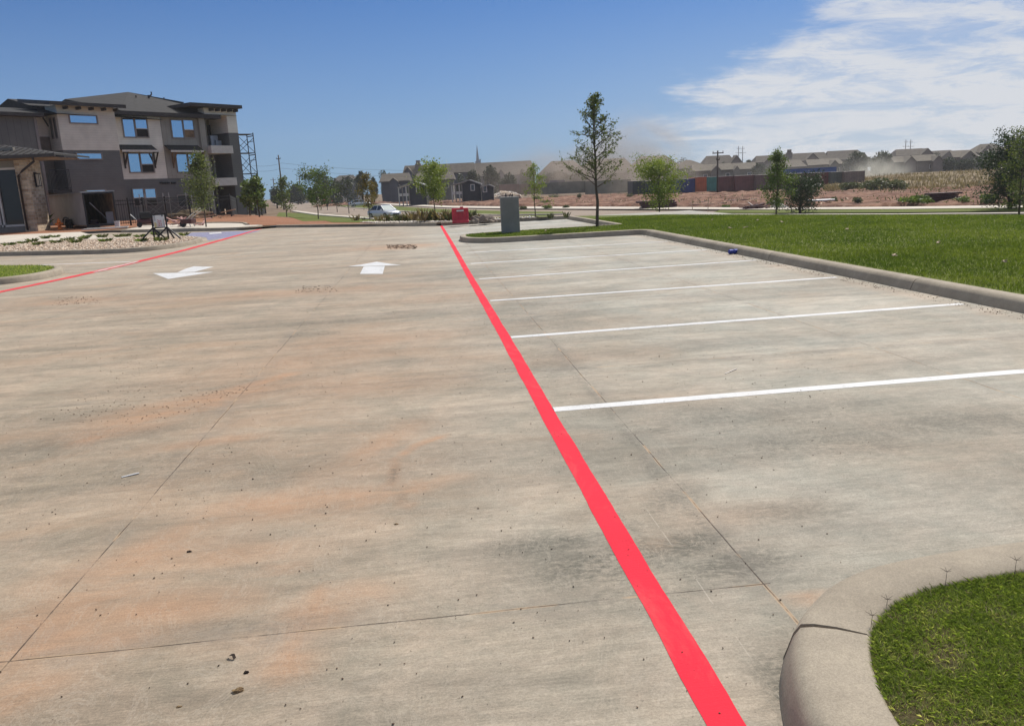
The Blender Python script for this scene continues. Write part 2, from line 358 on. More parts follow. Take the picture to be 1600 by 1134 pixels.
# ------------------------------------------------------------------ mesh + tagging helpers
def tag(o, label=None, cat=None, group=None, kind=None):
    if label: o['label'] = label
    if cat: o['category'] = cat
    if group: o['group'] = group
    if kind: o['kind'] = kind
    return o
def root(name, loc, rz=0.0, label=None, cat=None, group=None):
    o = bpy.data.objects.new(name, None); COL.objects.link(o); o.location = loc; o.rotation_euler = (0, 0, rz); o.empty_display_size = .2
    return tag(o, label, cat, group)
class MB:
    def __init__(s): s.v = []; s.f = []; s.mi = []
    def add(s, vs, fs, m=0):
        b = len(s.v); s.v += [tuple(v) for v in vs]; s.f += [tuple(i+b for i in f) for f in fs]; s.mi += [m]*len(fs)
    def box(s, x0, x1, y0, y1, z0, z1, m=0, mat4=None):
        vs = [Vector((x, y, z)) for z in (z0, z1) for y in (y0, y1) for x in (x0, x1)]
        if mat4: vs = [mat4@v for v in vs]
        s.add(vs, [(0, 2, 3, 1), (4, 5, 7, 6), (0, 1, 5, 4), (2, 6, 7, 3), (0, 4, 6, 2), (1, 3, 7, 5)], m)
    def bar(s, a, b, w, h=None, m=0):
        a, b = Vector(a), Vector(b); h = h or w; d = (b-a); ln = d.length
        if ln < 1e-6: return
        d /= ln; up = Vector((0, 0, 1)) if abs(d.z) < .95 else Vector((0, 1, 0))
        r = d.cross(up).normalized(); u = r.cross(d)
        vs = [c+r*(i*w/2)+u*(j*h/2) for c in (a, b) for i, j in ((-1, -1), (1, -1), (1, 1), (-1, 1))]
        s.add(vs, [(0, 1, 2, 3), (7, 6, 5, 4), (0, 4, 5, 1), (1, 5, 6, 2), (2, 6, 7, 3), (3, 7, 4, 0)], m)
    def tube(s, pts, rad, n=8, m=0, cap=True):
        pts = [Vector(p) for p in pts]; k = len(pts)
        rr = rad if isinstance(rad, (list, tuple)) else [rad]*k
        vs = []
        for i, p in enumerate(pts):
            d = (pts[min(i+1, k-1)]-pts[max(i-1, 0)]).normalized()
            up = Vector((0, 0, 1)) if abs(d.z) < .9 else Vector((1, 0, 0))
            r = d.cross(up).normalized(); u = r.cross(d)
            for j in range(n):
                a = 2*math.pi*j/n; vs.append(p+(r*math.cos(a)+u*math.sin(a))*rr[i])
        fs = [(i*n+j, i*n+(j+1) % n, (i+1)*n+(j+1) % n, (i+1)*n+j) for i in range(k-1) for j in range(n)]
        if cap: fs += [tuple(range(n-1, -1, -1)), tuple((k-1)*n+j for j in range(n))]
        s.add(vs, fs, m)
    def lathe(s, prof_, n=20, m=0, c=(0, 0, 0)):
        vs = [(c[0]+r*math.cos(2*math.pi*j/n), c[1]+r*math.sin(2*math.pi*j/n), c[2]+z) for r, z in prof_ for j in range(n)]
        k = len(prof_)
        fs = [(i*n+j, i*n+(j+1) % n, (i+1)*n+(j+1) % n, (i+1)*n+j) for i in range(k-1) for j in range(n)]
        fs += [tuple(range(n-1, -1, -1)), tuple((k-1)*n+j for j in range(n))]
        s.add(vs, fs, m)
    def prism(s, poly, z0, z1, m=0):
        n = len(poly); vs = [(x, y, z0) for x, y in poly]+[(x, y, z1) for x, y in poly]
        s.add(vs, [tuple(range(n-1, -1, -1)), tuple(range(n, 2*n))]+[(i, (i+1) % n, n+(i+1) % n, n+i) for i in range(n)], m)
    def build(s, name, mats, parent=None, smooth=False, bevel=0.0, fix=True):
        me = bpy.data.meshes.new(name); me.from_pydata(s.v, [], s.f)
        if not isinstance(mats, (list, tuple)): mats = [mats]
        for m in mats: me.materials.append(m)
        if len(mats) > 1: me.polygons.foreach_set('material_index', s.mi)
        if fix:
            bm = bmesh.new(); bm.from_mesh(me); bmesh.ops.recalc_face_normals(bm, faces=bm.faces); bm.to_mesh(me); bm.free()
        if smooth: me.polygons.foreach_set('use_smooth', [True]*len(me.polygons))
        me.update()
        o = bpy.data.objects.new(name, me); COL.objects.link(o); o.parent = parent
        if bevel:
            b = o.modifiers.new('bevel', 'BEVEL'); b.width = bevel; b.segments = 2; b.limit_method = 'ANGLE'
        return o
def sheet(name, poly, m, dz=0.0, flat=None, kind='structure', cuts=True):
    """a draped polygon: follows the terrain profile exactly"""
    poly = [Vector((p[0], p[1], 0)) for p in poly]
    bm = bmesh.new(); vs = [bm.verts.new(p) for p in poly]
    for tri in geometry.tessellate_polygon([poly]): 
        try: bm.faces.new([vs[i] for i in tri])
        except ValueError: pass
    if flat is None and cuts:
        for co_, no_ in CUTS:
            bmesh.ops.bisect_plane(bm, geom=bm.verts[:]+bm.edges[:]+bm.faces[:], plane_co=co_, plane_no=no_)
    for v in bm.verts: v.co.z = (flat if flat is not None else tz(v.co.x, v.co.y))+dz
    bmesh.ops.recalc_face_normals(bm, faces=bm.faces)
    me = bpy.data.meshes.new(name); bm.to_mesh(me); bm.free()
    if len(me.polygons) and me.polygons[0].normal.z < 0: me.flip_normals()
    me.materials.append(m); o = bpy.data.objects.new(name, me); COL.objects.link(o)
    if kind: o['kind'] = kind
    return o
def arrmesh(name, V, Fv, m, parent=None, tone=None, smooth=False):
    """numpy verts + faces (all of one size) -> object"""
    V = np.asarray(V, dtype=np.float32); Fv = np.asarray(Fv, dtype=np.int32); nf, k = Fv.shape
    me = bpy.data.meshes.new(name); me.vertices.add(len(V)); me.vertices.foreach_set('co', V.ravel())
    me.loops.add(nf*k); me.loops.foreach_set('vertex_index', Fv.ravel())
    me.polygons.add(nf); me.polygons.foreach_set('loop_start', np.arange(0, nf*k, k, dtype=np.int32)); me.polygons.foreach_set('loop_total', np.full(nf, k, dtype=np.int32))
    me.update(calc_edges=True); me.validate()
    me.materials.append(m)
    if tone is not None:
        a = me.attributes.new('tone', 'FLOAT', 'POINT'); a.data.foreach_set('value', np.asarray(tone, dtype=np.float32))
    if smooth: me.polygons.foreach_set('use_smooth', [True]*nf)
    o = bpy.data.objects.new(name, me); COL.objects.link(o); o.parent = parent
    return o
def inpoly(px, py, poly):
    x = np.asarray(px); y = np.asarray(py); c = np.zeros(x.shape, bool); n = len(poly); j = n-1
    for i in range(n):
        xi, yi = poly[i][0], poly[i][1]; xj, yj = poly[j][0], poly[j][1]
        c ^= ((yi > y) != (yj > y)) & (x < (xj-xi)*(y-yi)/((yj-yi) or 1e-9)+xi); j = i
    return c

# ================================================================== GROUND
LOT = [(-60, -12), (12, -12), (12, 33.45), (.86, 33.45), (-7.1, 40.9), (-8.5, 40.0), (-15.4, 45.2), (-17, 47), (-60, 47)]
# concrete slab as a grid carrying the stain map
xs = np.concatenate([np.arange(-60, -16, 2.0), np.arange(-16, -4, .3), np.arange(-4, 4.0, .05), np.arange(4.0, 12.01, .25)])
ys = np.concatenate([np.arange(-12, 1, 1.0), np.arange(1, 7, .05), np.arange(7, 9, .1), np.arange(9, 22, .2), np.arange(22, 48.1, .5)])
GX, GY = np.meshgrid(xs, ys); nx, ny = len(xs), len(ys)
V = np.stack([GX.ravel(), GY.ravel(), np.zeros(nx*ny)], 1)
i = np.arange(nx-1); j = np.arange(ny-1); I, J = np.meshgrid(i, j); a = (J*nx+I).ravel()
Fq = np.stack([a, a+1, a+1+nx, a+nx], 1)
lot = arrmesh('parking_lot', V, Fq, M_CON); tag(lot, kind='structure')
orange = [  # px, py, half-length (m), half-width (m), turn (deg), strength
 (600, 530, 1.3, .55, 5, .5), (480, 565, 1.2, .5, 20, .55), (340, 620, .75, .22, 30, 1.0), (250, 648, .55, .15, 28, 1.0), (180, 672, .4, .2, 20, .8), (300, 635, .9, .25, 25, .5),
 (560, 600, .9, .5, 0, .45), (600, 690, .5, .14, 60, .7), (620, 770, .4, .09, 25, .75), (500, 775, .45, .13, -5, .75), (420, 790, .38, .18, 0, .8), (330, 690, .35, .1, 10, .8),
 (560, 730, .5, .25, 0, .35), (460, 700, .7, .3, 0, .3), (420, 650, .7, .3, 10, .35),
 (200, 880, .40, .18, 25, .75), (110, 950, .35, .16, 35, 1.0), (60, 1010, .25, .12, 30, .9), (260, 950, .35, .16, 0, .8), (170, 1000, .3, .1, 0, .7), (330, 870, .45, .14, 0, .65), (440, 888, .10, .05, 0, 1.0),
 (490, 960, .12, .14, 80, .8), (450, 1040, .10, .10, 60, .8), (30, 1080, .18, .10, 20, .7), (0, 1100, .12, .1, 0, .7), (380, 1000, .3, .1, 0, .3),
 (1275, 935, .12, .05, -10, .9), (1180, 800, .35, .12, 0, .35), (1020, 850, .15, .09, 0, .45), (700, 465, 1.0, .6, 0, .4), (620, 386, 1.2, .9, 0, .8), (640, 384, .8, .6, 0, 1.0), (500, 455, 3.5, .5, 0, .45),
 (120, 470, 1.0, .4, 0, .8), (560, 925, .2, .1, 0, .5), (880, 560, .8, .3, 0, .3), (1050, 620, .5, .3, 0, .2), (1300, 560, 1.5, .4, 0, .15), (760, 560, .8, .3, 0, .3)]
dark = [(950, 880, .34, .16, 5, .9), (860, 850, .30, .14, 0, .65), (1080, 850, .20, .12, 30, .85), (1150, 880, .24, .11, 10, .9), (1050, 780, .30, .14, 60, .5), (1180, 650, 1.1, .4, 0, .45), (1300, 690, .9, .3, 0, .5),
 (940, 790, .25, .1, 40, .4), (1000, 930, .3, .08, 0, .45), (620, 560, .8, .35, 0, .2), (1480, 660, .9, .3, 0, .5), (1240, 800, .35, .15, 0, .45), (1400, 760, .6, .2, 0, .25), (200, 740, .9, .45, 10, .30), (60, 700, .9, .5, 0, .35), (420, 740, .4, .2, 0, .22), (640, 660, .7, .2, 0, .25),
 (470, 890, .35, .12, 0, .15), (420, 975, .3, .08, 0, .3), (330, 1090, .3, .1, 0, .22), (480, 505, 2.2, .5, 0, .30), (560, 420, 1.2, .6, 0, .30), (430, 425, 2.5, .45, 0, .30), (320, 455, 2.5, .4, 0, .25),
 (720, 430, 1.2, .9, 60, .4), (830, 500, .8, 1.6, 0, .35), (860, 570, .4, .9, 0, .35), (980, 650, .3, .6, 0, .3), (790, 400, .6, 2.5, 0, .3), (1300, 1040, .0, .0, 0, 0), (1236, 1090, .07, .25, 0, .8), (1225, 1010, .08, .12, 0, .3), (1290, 900, .3, .06, 0, .25)]
clots = [(340, 620, .55, .12, 30, 1.0), (250, 650, .45, .12, 28, 1.0), (90, 650, .6, .2, 5, .55), (180, 590, .8, .3, 10, .5), (70, 1010, .2, .07, 30, .8), (100, 940, .2, .06, 30, .9), (60, 860, .35, .07, 20, .8), (330, 690, .25, .06, 0, .8), (430, 770, .25, .06, 0, .5),
 (620, 385, 1.2, .5, 0, 1.0), (120, 470, .8, .25, 0, .9), (500, 452, 2.5, .35, 0, .7), (600, 460, 2.0, .8, 0, .5), (440, 890, .08, .03, 0, .5), (380, 560, .6, .2, 0, .4)]
def stainmap(lst):
    r = np.zeros(nx*ny)
    for (px, py, a_, b_, ang, s_) in lst:
        if a_ <= 0: continue
        q = P(px, py); c_, s2 = math.cos(math.radians(ang)), math.sin(math.radians(ang))
        dx, dy_ = V[:, 0]-q.x, V[:, 1]-q.y
        u = (dx*c_+dy_*s2)/a_; v = (-dx*s2+dy_*c_)/b_
        r = np.maximum(r, s_*np.exp(-(u*u+v*v)**1.1*.9))
    return r
SO, SD, SC = stainmap(orange), stainmap(dark), stainmap(clots)
def trail(arr, pts, wid, s_):
    q = [P(*p) for p in pts]; r = np.zeros(nx*ny)
    for a_, b_ in zip(q, q[1:]):
        dx, dy_ = b_.x-a_.x, b_.y-a_.y; l2 = dx*dx+dy_*dy_
        t = np.clip(((V[:, 0]-a_.x)*dx+(V[:, 1]-a_.y)*dy_)/l2, 0, 1); d = np.hypot(V[:, 0]-a_.x-t*dx, V[:, 1]-a_.y-t*dy_)
        r = np.maximum(r, s_*np.exp(-(d/wid)**2))
    return np.maximum(arr, r)
SO = trail(SO, [(130, 690), (190, 668), (250, 648), (300, 628), (350, 612), (400, 600), (450, 585)], .11, 1.0)
SO = trail(SO, [(20, 1040), (80, 970), (160, 905), (240, 850), (330, 810), (440, 790), (560, 775), (640, 760)], .13, .7)
SO = trail(SO, [(640, 790), (622, 770), (612, 742), (622, 715), (650, 695), (690, 682)], .035, .9)
SO = trail(SO, [(440, 1060), (455, 1010), (480, 960), (500, 920)], .05, .8)
SD = trail(SD, [(640, 790), (622, 770), (614, 742), (624, 716)], .018, .55)
SC = trail(SC, [(130, 690), (190, 668), (250, 648), (300, 628), (350, 612), (400, 600)], .09, .9)
SC = trail(SC, [(10, 1030), (60, 1000), (110, 950)], .06, .8)
SD = trail(SD, [(960, 800), (1010, 850), (1080, 900), (1150, 905)], .06, .5)
SD = trail(SD, [(1236, 1134), (1228, 1080), (1236, 1020)], .035, .8)
SD = trail(SD, [(860, 530), (942, 635), (1045, 765), (1187, 915)], .05, .45)
SD = trail(SD, [(1000, 572), (1300, 548), (1600, 528)], .07, .3)
# soil washed along the lawn kerb, and grime beside it
kd = np.abs(V[:, 0]-5.93); near = (V[:, 1] < 21.9) & (V[:, 0] < 6)
SO = np.maximum(SO, np.where(near, np.exp(-(kd/.16)**2)*.95, 0)); SC = np.maximum(SC, np.where(near, np.exp(-(kd/.14)**2)*.8, 0))
ca = lot.data.color_attributes.new('stain', 'FLOAT_COLOR', 'POINT')
ca.data.foreach_set('color', np.stack([SO, SD, SC, np.ones(nx*ny)], 1).astype(np.float32).ravel())
# cut the slab to the lot outline: drop cells outside
bm = bmesh.new(); bm.from_mesh(lot.data)
cxs = np.array([f.calc_center_median()[:2] for f in bm.faces]); keep = inpoly(cxs[:, 0], cxs[:, 1], [(-61, -13), (13, -13), (13, 35.5), (2.5, 35.5), (-5.5, 43.0), (-8.5, 44), (-15.4, 47.5), (-17, 48), (-61, 48)])
bmesh.ops.delete(bm, geom=[f for f, k in zip(bm.faces[:], keep) if not k], context='FACES'); bm.to_mesh(lot.data); bm.free()

TERR = [(12, 33.45), (12, -12), (400, -12), (400, 900), (-700, 900), (-700, 47), (-17, 47), (-15.4, 45.2), (-8.5, 40.0), (-7.1, 40.9), (.86, 33.45)]
terrain = sheet('ground', TERR, M_TERR, -.02)

# ---- kerbs
def kerb(name, line, side=1, w=.17, h=.14, label=None, closed=False, gaps=(), m=None, batter=.07, zfun=None):
    """line = inner (planted) edge; side=+1: road lies to the left of travel"""
    pts = [Vector((p[0], p[1], 0)) for p in line]
    pr = [(w+batter, -.03), (w+batter, .004), (w+batter*.8, h*.28), (w+batter*.5, h*.68), (w+batter*.12, h*.93), (w-.03, h), (w*.5, h+.004), (.012, h), (0, h-.012), (0, -.03)]
    mb = MB(); n = len(pts); rings = []
    for i in range(n):
        a, c = pts[max(i-1, 0)], pts[min(i+1, n-1)]
        if closed: a, c = pts[i-1], pts[(i+1) % n]
        d0 = (pts[i]-a); d1 = (c-pts[i])
        if d0.length < 1e-6: d0 = d1
        if d1.length < 1e-6: d1 = d0
        d0.normalize(); d1.normalize(); n0 = Vector((-d0.y, d0.x, 0)); n1 = Vector((-d1.y, d1.x, 0)); nn = (n0+n1)
        nn = nn/max(nn.length_squared/2, .5)*side
        rings.append([pts[i]+nn*o+Vector((0, 0, z+(zfun(pts[i]) if zfun else 0))) for o, z in pr])
    k = len(pr)
    base = 0
    for i in range(n if closed else n-1):
        if i in gaps: continue
        a, c = rings[i], rings[(i+1) % n]
        mb.add(a+c, [(j, j+1, k+j+1, k+j) for j in range(k-1)])
        if i-1 in gaps or (i == 0 and not closed): mb.add(a, [tuple(range(k))])
        if i+1 in gaps or (i == n-2 and not closed): mb.add(c, [tuple(range(k-1, -1, -1))])
    o = mb.build(name, m or M_KERB, None, smooth=True, fix=True)
    bm = bmesh.new(); bm.from_mesh(o.data); bmesh.ops.remove_doubles(bm, verts=bm.verts, dist=.0005); bmesh.ops.recalc_face_normals(bm, faces=bm.faces); bm.to_mesh(o.data); bm.free(); o.data.set_sharp_from_angle(angle=math.radians(50))
    tag(o, kind='structure')
    return o
def smooth_line(pts, it=2):
    for _ in range(it):
        q = [pts[0]]
        for a, b in zip(pts, pts[1:]):
            q += [(a[0]*.75+b[0]*.25, a[1]*.75+b[1]*.25), (a[0]*.25+b[0]*.75, a[1]*.25+b[1]*.75)]
        pts = q+[pts[-1]]
    return pts
# planted island at the lower right
BR = smooth_line([(1.75, -1.5), (1.35, .3), (1.16, 1.1), (1.105, 1.50), (1.115, 1.68), (1.15, 1.82), (1.20, 1.95), (1.26, 2.05)], 2)
BR2 = smooth_line([(1.263, 2.056), (1.32, 2.125), (1.42, 2.21), (1.56, 2.275), (1.75, 2.31), (2.0, 2.335), (2.6, 2.36), (6.2, 2.40)], 2)
kerb('kerb', BR+BR2, 1, .195, .14, gaps=(len(BR)-1,), batter=.055)
kerb('kerb', [(6.2, 3.1), (6.205, 9.3), (6.205, 9.312), (6.21, 13.5), (6.21, 13.514), (6.22, 17.7), (6.22, 17.718), (6.23, 21.42)], 1, .15, .14, gaps=(1, 3, 5), batter=.08)
fr = smooth_line([(6.23, 21.47), (6.1, 21.87), (5.7, 21.96), (2.6, 21.90), (1.9, 21.95), (1.45, 22.35), (1.26, 22.9), (1.24, 23.6), (1.30, 24.2), (1.7, 24.45), (2.6, 24.65), (5.7, 24.85), (6.3, 25.0), (6.33, 25.4)], 2)
kerb('kerb', fr, 1, .15, .14, batter=.04)
kerb('kerb', [(6.33, 25.45), (6.3, 29), (6.2, 33.2)], 1, .15, .14, batter=.04)
kerb('kerb', [(6.15, 33.62), (3.5, 33.66), (.80, 33.66)], 1, .15, .14, batter=.04)
kerb('kerb', [(.72, 33.76), (-2.9, 37.3), (-7.0, 41.05)], 1, .15, .13, batter=.04)
GI = [(-40, 36), (-17.5, 36.2), (-12, 34.4), (-9.0, 33.0), (-8.45, 31.6), (-8.35, 29.6), (-8.5, 28.2), (-8.9, 27.2), (-9.6, 26.85), (-11.3, 27.65), (-14.2, 29.2), (-20, 32), (-40, 43)]
GIin = smooth_line([(-11.0, 34.15), (-9.3, 33.2), (-8.45, 31.9), (-8.15, 30.0), (-8.25, 28.2), (-8.8, 27.05), (-9.6, 26.75), (-11.3, 27.55), (-14.3, 29.1), (-22, 33.2)], 2)
kerb('kerb', GIin, 1, .15, .14, batter=.04)
LG = smooth_line([(-14, 16.2), (-9.0, 17.75), (-8.6, 18.1), (-8.42, 18.7), (-8.5, 19.6), (-8.8, 20.3), (-9.6, 21.2), (-14, 23.4)], 2)
kerb('kerb', LG, -1, .15, .14, batter=.05)
I2 = smooth_line([(-16.0, 45.9), (-12.5, 43.2), (-9.2, 40.5), (-8.3, 40.4), (-7.9, 41.3), (-8.4, 42.6)], 2)
kerb('kerb', I2, -1, .15, .15, batter=.04)
I2b = smooth_line([(-17.0, 52.0), (-13.0, 51.0), (-10.0, 47.0), (-9.3, 44.2), (-9.0, 43.2)], 2)
kerb('kerb', I2b, 1, .15, .10, batter=.04, zfun=lambda p: .10)

# ---- planted / paved sheets on the near level
LAWN = [(6.25, 3.0), (6.25, 21.4), (6.15, 21.8), (5.7, 21.94), (2.6, 21.88), (1.9, 21.95), (1.46, 22.36), (1.27, 22.9), (1.25, 23.6), (1.31, 24.15), (1.72, 24.42), (2.6, 24.62), (5.7, 24.83), (6.3, 24.95), (6.35, 25.4),
        (6.2, 33.6), (4.6, 33.65), (5.6, 35.2), (8, 34.2), (21, 12), (44, -27), (40, -29), (6.25, -9)]
lawn = sheet('lawn', LAWN, M_TURF, .004)
lawn2 = sheet('grass_slope', [(5.6, 35.2), (8, 34.2), (21, 12), (44, -27), (70, -12), (44, 22), (24, 45.6), (6, 63), (3.6, 60), (4.2, 42)], M_TURF, .006)
isl = [p for p in BR]+[p for p in BR2]+[(6.2, -1.5)]
isl_turf = sheet('turf', isl, M_TURFN, 0.0, flat=.128)
lgp = LG+[(-14, 20)]
turfl = sheet('turf', LG, M_TURF, 0.0, flat=.134)
sheet('gravel_bed', GIin+[(-22, 37), (-13.4, 35.3)], M_GRAV, 0.0, flat=.125)
sheet('sidewalk', [(-11.2, 34.3), (-9.3, 33.4), (-13.5, 36.2), (-18.5, 46.5), (-22, 47.6), (-40, 47.6), (-40, 38.0), (-22, 37.2), (-15.5, 36.3)], M_WALK, 0, flat=.137)
sheet('sidewalk', I2+list(reversed(I2b)), M_WALK, 0, flat=.14)
# soil bank behind the end of the lot
px_ = lambda lst: [G(*q) for q in lst]
sheet('dirt', [(-7.0, 41.1), (-2.9, 37.4), (.7, 33.9), (2.5, 44), (-2.2, 62), (-8, 70), (-13, 74), (-40, 84), (-60, 78), (-60, 47.2), (-17.5, 47.2), (-17, 52), (-13, 51), (-10, 47), (-9.3, 44.2), (-9.0, 43.2), (-8.3, 42.4), (-7.9, 41.5)], M_ORNG, .004)
gp = [G(*q) for q in [(432, 338), (470, 345), (520, 348), (600, 348.5), (690, 346), (690, 343), (640, 341), (560, 338), (500, 334.5), (436, 332)]]
sheet('grass_verge', gp, M_TURF, .012)
sheet('gravel_bed', [(.72, 33.9), (-2.0, 36.6), *[tuple(G(*q)[:2]) for q in [(560, 348), (640, 347), (700, 346.5), (770, 343.5), (845, 340)]], (4.6, 33.8), (3.5, 33.75)], M_GRAV, .016)
sheet('grass_verge', [(4.6, 33.8), (6.0, 33.7), (5.6, 35.2), *[tuple(G(*q)[:2]) for q in [(860, 336), (830, 337), (770, 340)]], *[tuple(G(*q)[:2]) for q in [(845, 340.5)]]], M_TURF, .02)

# ---- the roads beyond, all at the lower level
def Q(lst, z=-1.5): return [P(x, y, z) for x, y in lst]
road_poly = Q([(424, 319), (440, 317), (455, 313), (500, 315), (560, 318), (620, 321.5), (700, 325.5), (800, 328), (900, 328.5), (1000, 329.5), (1200, 330.5), (1400, 329.5), (1620, 327)])+Q([(1640, 341), (1400, 345), (1200, 347), (1000, 348.5), (850, 350), (700, 349), (600, 343.5), (540, 339), (500, 336), (460, 330)], -1.5)
sheet('road', road_poly, M_ASPH, .004, flat=-1.5)
sheet('sidewalk', Q([(515, 312.5), (560, 315.3), (620, 319.3), (700, 322.6), (800, 324), (900, 324.3), (1000, 324.8), (1200, 326.3), (1400, 325.3), (1500, 324), (1620, 322.5)])+Q([(1620, 326.3), (1500, 328), (1400, 328.6), (1200, 329.2), (1000, 328.2), (900, 327.6), (800, 327), (700, 325.3), (620, 321.3), (560, 316.6), (515, 313.5)]), M_WALK, .10, flat=-1.5)
med = Q([(498, 316), (560, 318.6), (620, 323.5), (700, 328.5), (800, 331.5), (880, 332.5)])+Q([(880, 335.5), (780, 337), (700, 334.8), (640, 331.5), (600, 328.8), (540, 323.8), (505, 318.6)])
sheet('grass_median', med, M_TURF, .10, flat=-1.5)
def edge(name, lst, wid, z0, hgt, m):
    """a low kerb of real height along far image points"""
    pts = [P(x, y, z0) for x, y in lst]; mb = MB()
    for a, b in zip(pts, pts[1:]):
        mb.bar(a+Vector((0, 0, hgt/2)), b+Vector((0, 0, hgt/2)), wid, hgt)
    o = mb.build(name, m); return tag(o, kind='structure')
edge('kerb', [(460, 330.5), (500, 336.3), (540, 339.3), (600, 343.8), (660, 347), (700, 349.3)], 1.1, -1.48, .12, M_WALK)
edge('kerb', [(540, 324.1), (600, 329.1), (640, 331.8), (700, 335.1), (780, 337.3), (880, 335.8)], .35, -1.5, .13, M_WALK)
edge('kerb', [(560, 316.9), (620, 321.6), (700, 325.7), (800, 327.6), (900, 328.2), (1000, 329), (1200, 330), (1400, 329.3), (1620, 327.0)], .22, -1.5, .12, M_BARK)  # far pavement kerb, shade of its face put into the dark colour
sheet('grass_verge', Q([(1125, 330.6), (1200, 330.7), (1400, 329.9), (1620, 327.6)])+Q([(1620, 333), (1400, 335), (1200, 335.5), (1112, 335.2)]), M_TURF, .12, flat=-1.5)
edge('kerb', [(1112, 335.6), (1200, 336), (1400, 335.6), (1620, 333.4)], .7, -1.38, .05, M_WALK)

# ---- the red building site: rough ground as a displaced grid
def rough(name, poly, step, amp, m, dz=.02, scale=.35, up=0.0, seed=0.0):
    xs_ = [p[0] for p in poly]; ys_ = [p[1] for p in poly]
    x = np.arange(min(xs_), max(xs_), step); y = np.arange(min(ys_), max(ys_), step); gx, gy = np.meshgrid(x, y)
    ins = inpoly(gx.ravel(), gy.ravel(), poly); z = np.zeros(gx.size)
    fx, fy = gx.ravel(), gy.ravel()
    for k in np.nonzero(ins)[0]:
        v = Vector((fx[k]*scale+seed, fy[k]*scale, seed)); h = noise.fractal(v, .9, 2.1, 4)
        r = noise.ridged_multi_fractal(v*.45, 1.0, 2.0, 3, 1.0, 2.0)
        z[k] = tz(fx[k], fy[k])+dz+amp*(max(0, h*.7+.15)+.25*r)+up
    for k in np.nonzero(~ins)[0]: z[k] = tz(fx[k], fy[k])-.3
    n_ = len(x); mm = len(y)
    I_, J_ = np.meshgrid(np.arange(n_-1), np.arange(mm-1)); a_ = (J_*n_+I_).ravel()
    q = np.stack([a_, a_+1, a_+1+n_, a_+n_], 1); q = q[ins[q].any(1)]
    o = arrmesh(name, np.stack([fx, fy, z], 1), q, m, smooth=True); return tag(o, kind='structure')
site = Q([(560, 314), (620, 318), (700, 321.5), (800, 323), (900, 323.3), (1000, 323.8), (1200, 325.3), (1400, 324.4), (1500, 323), (1630, 321.5)])+[Vector((62, 60, 0)), Vector((75, 75, 0)), Vector((78, 116, 0)), Vector((62, 140, 0)), Vector((46, 175, 0)), Vector((10, 196, 0)), Vector((-26, 200, 0))]
rough('dirt_field', site, .5, .45, M_DIRT, scale=.5)

# ================================================================== PAINTED MARKINGS (4 mm sheets)
def strip(name, line, wid, m, z=.0015, label=None, cat='road marking', group=None, wob=.0):
    """painted band along a centre line, with slightly uneven edges"""
    pts = [Vector((p[0], p[1], 0)) for p in line]; out = []
    for a, b in zip(pts, pts[1:]):
        k = max(1, int((b-a).length/.05)); out += [a.lerp(b, t/k) for t in range(k)]
    out.append(pts[-1]); vs = []
    for i, p in enumerate(out):
        d = (out[min(i+1, len(out)-1)]-out[max(i-1, 0)]).normalized(); n = Vector((-d.y, d.x, 0))
        e0 = wob*noise.noise(p*2.3+Vector((3, 0, 0)))+.0022*noise.noise(p*17); e1 = wob*noise.noise(p*2.3+Vector((9, 4, 0)))+.0022*noise.noise(p*19+Vector((5, 5, 0)))
        vs += [p+n*(wid/2+e0)+Vector((0, 0, z)), p-n*(wid/2+e1)+Vector((0, 0, z))]
    mb = MB(); mb.add(vs, [(2*i, 2*i+1, 2*i+3, 2*i+2) for i in range(len(out)-1)])
    o = mb.build(name, m, fix=False)
    if o.data.polygons[0].normal.z < 0: o.data.flip_normals()
    return tag(o, label, cat, group)
strip('fire_lane_line', [(.755, -1), (.755, 5), (.765, 8), (.765, 14), (.79, 22), (.80, 33.5)], .108, M_RED, .0015, 'bright red painted line running straight away beside the white parking bay lines', wob=.006)
strip('fire_lane_line', smooth_line([(-8.75, 8), (-8.3, 14.5), (-8.02, 16.5), (-7.85, 17.9), (-7.72, 19.4), (-7.60, 22.1), (-7.53, 24.5), (-7.52, 26.7), (-7.60, 31.3), (-7.76, 38), (-7.80, 41.0)], 2), .13, M_RED, .0015, 'older red painted line curving past the gravel island on the left', wob=.02)
strip('fire_lane_line', smooth_line([(-8.65, 8), (-8.2, 14.5), (-7.92, 16.5), (-7.72, 18.0), (-7.58, 19.6), (-7.45, 22.1), (-7.40, 24.5), (-7.38, 26.7), (-7.47, 31.3), (-7.66, 37.5)], 2), .12, M_REDF, .0040, 'faded second coat of red line along the curved red line on the left', wob=.03)
strip('worn_white_line', [(-7.63, 19.6), (-7.56, 22.4)], .11, M_WHTF, .0065, 'worn white dash painted over the curved red line', wob=.03)
rows = [((862, 640), (1600, 580)), ((797, 527), (1540, 472)), ((765, 470), (1325, 432)), ((748, 436), (1190, 406)), ((735, 412), (1110, 390)), ((728, 395), (1050, 377))]
ordn = ['nearest white parking bay line, running off the right edge of the photo', 'second nearest white parking bay line, ending at the lawn kerb', 'third nearest white parking bay line on the concrete', 'fourth nearest white parking bay line, ending behind the blue can', 'fifth nearest white parking bay line on the concrete', 'white parking bay line closest to the grass island with the concrete pedestal']
for k, (a, b) in enumerate(rows):
    a, b = P(*a), P(*b); x1 = 5.85
    t = (x1-a.x)/(b.x-a.x) if k else 1.0
    e = a.lerp(b, t) if k else Vector((5.8, b.y+.02, 0))
    strip('parking_line', [(a.x+.01, a.y), (e.x, e.y)], .108, M_WHT, .0015, ordn[k], group='white parking bay lines', wob=.004)
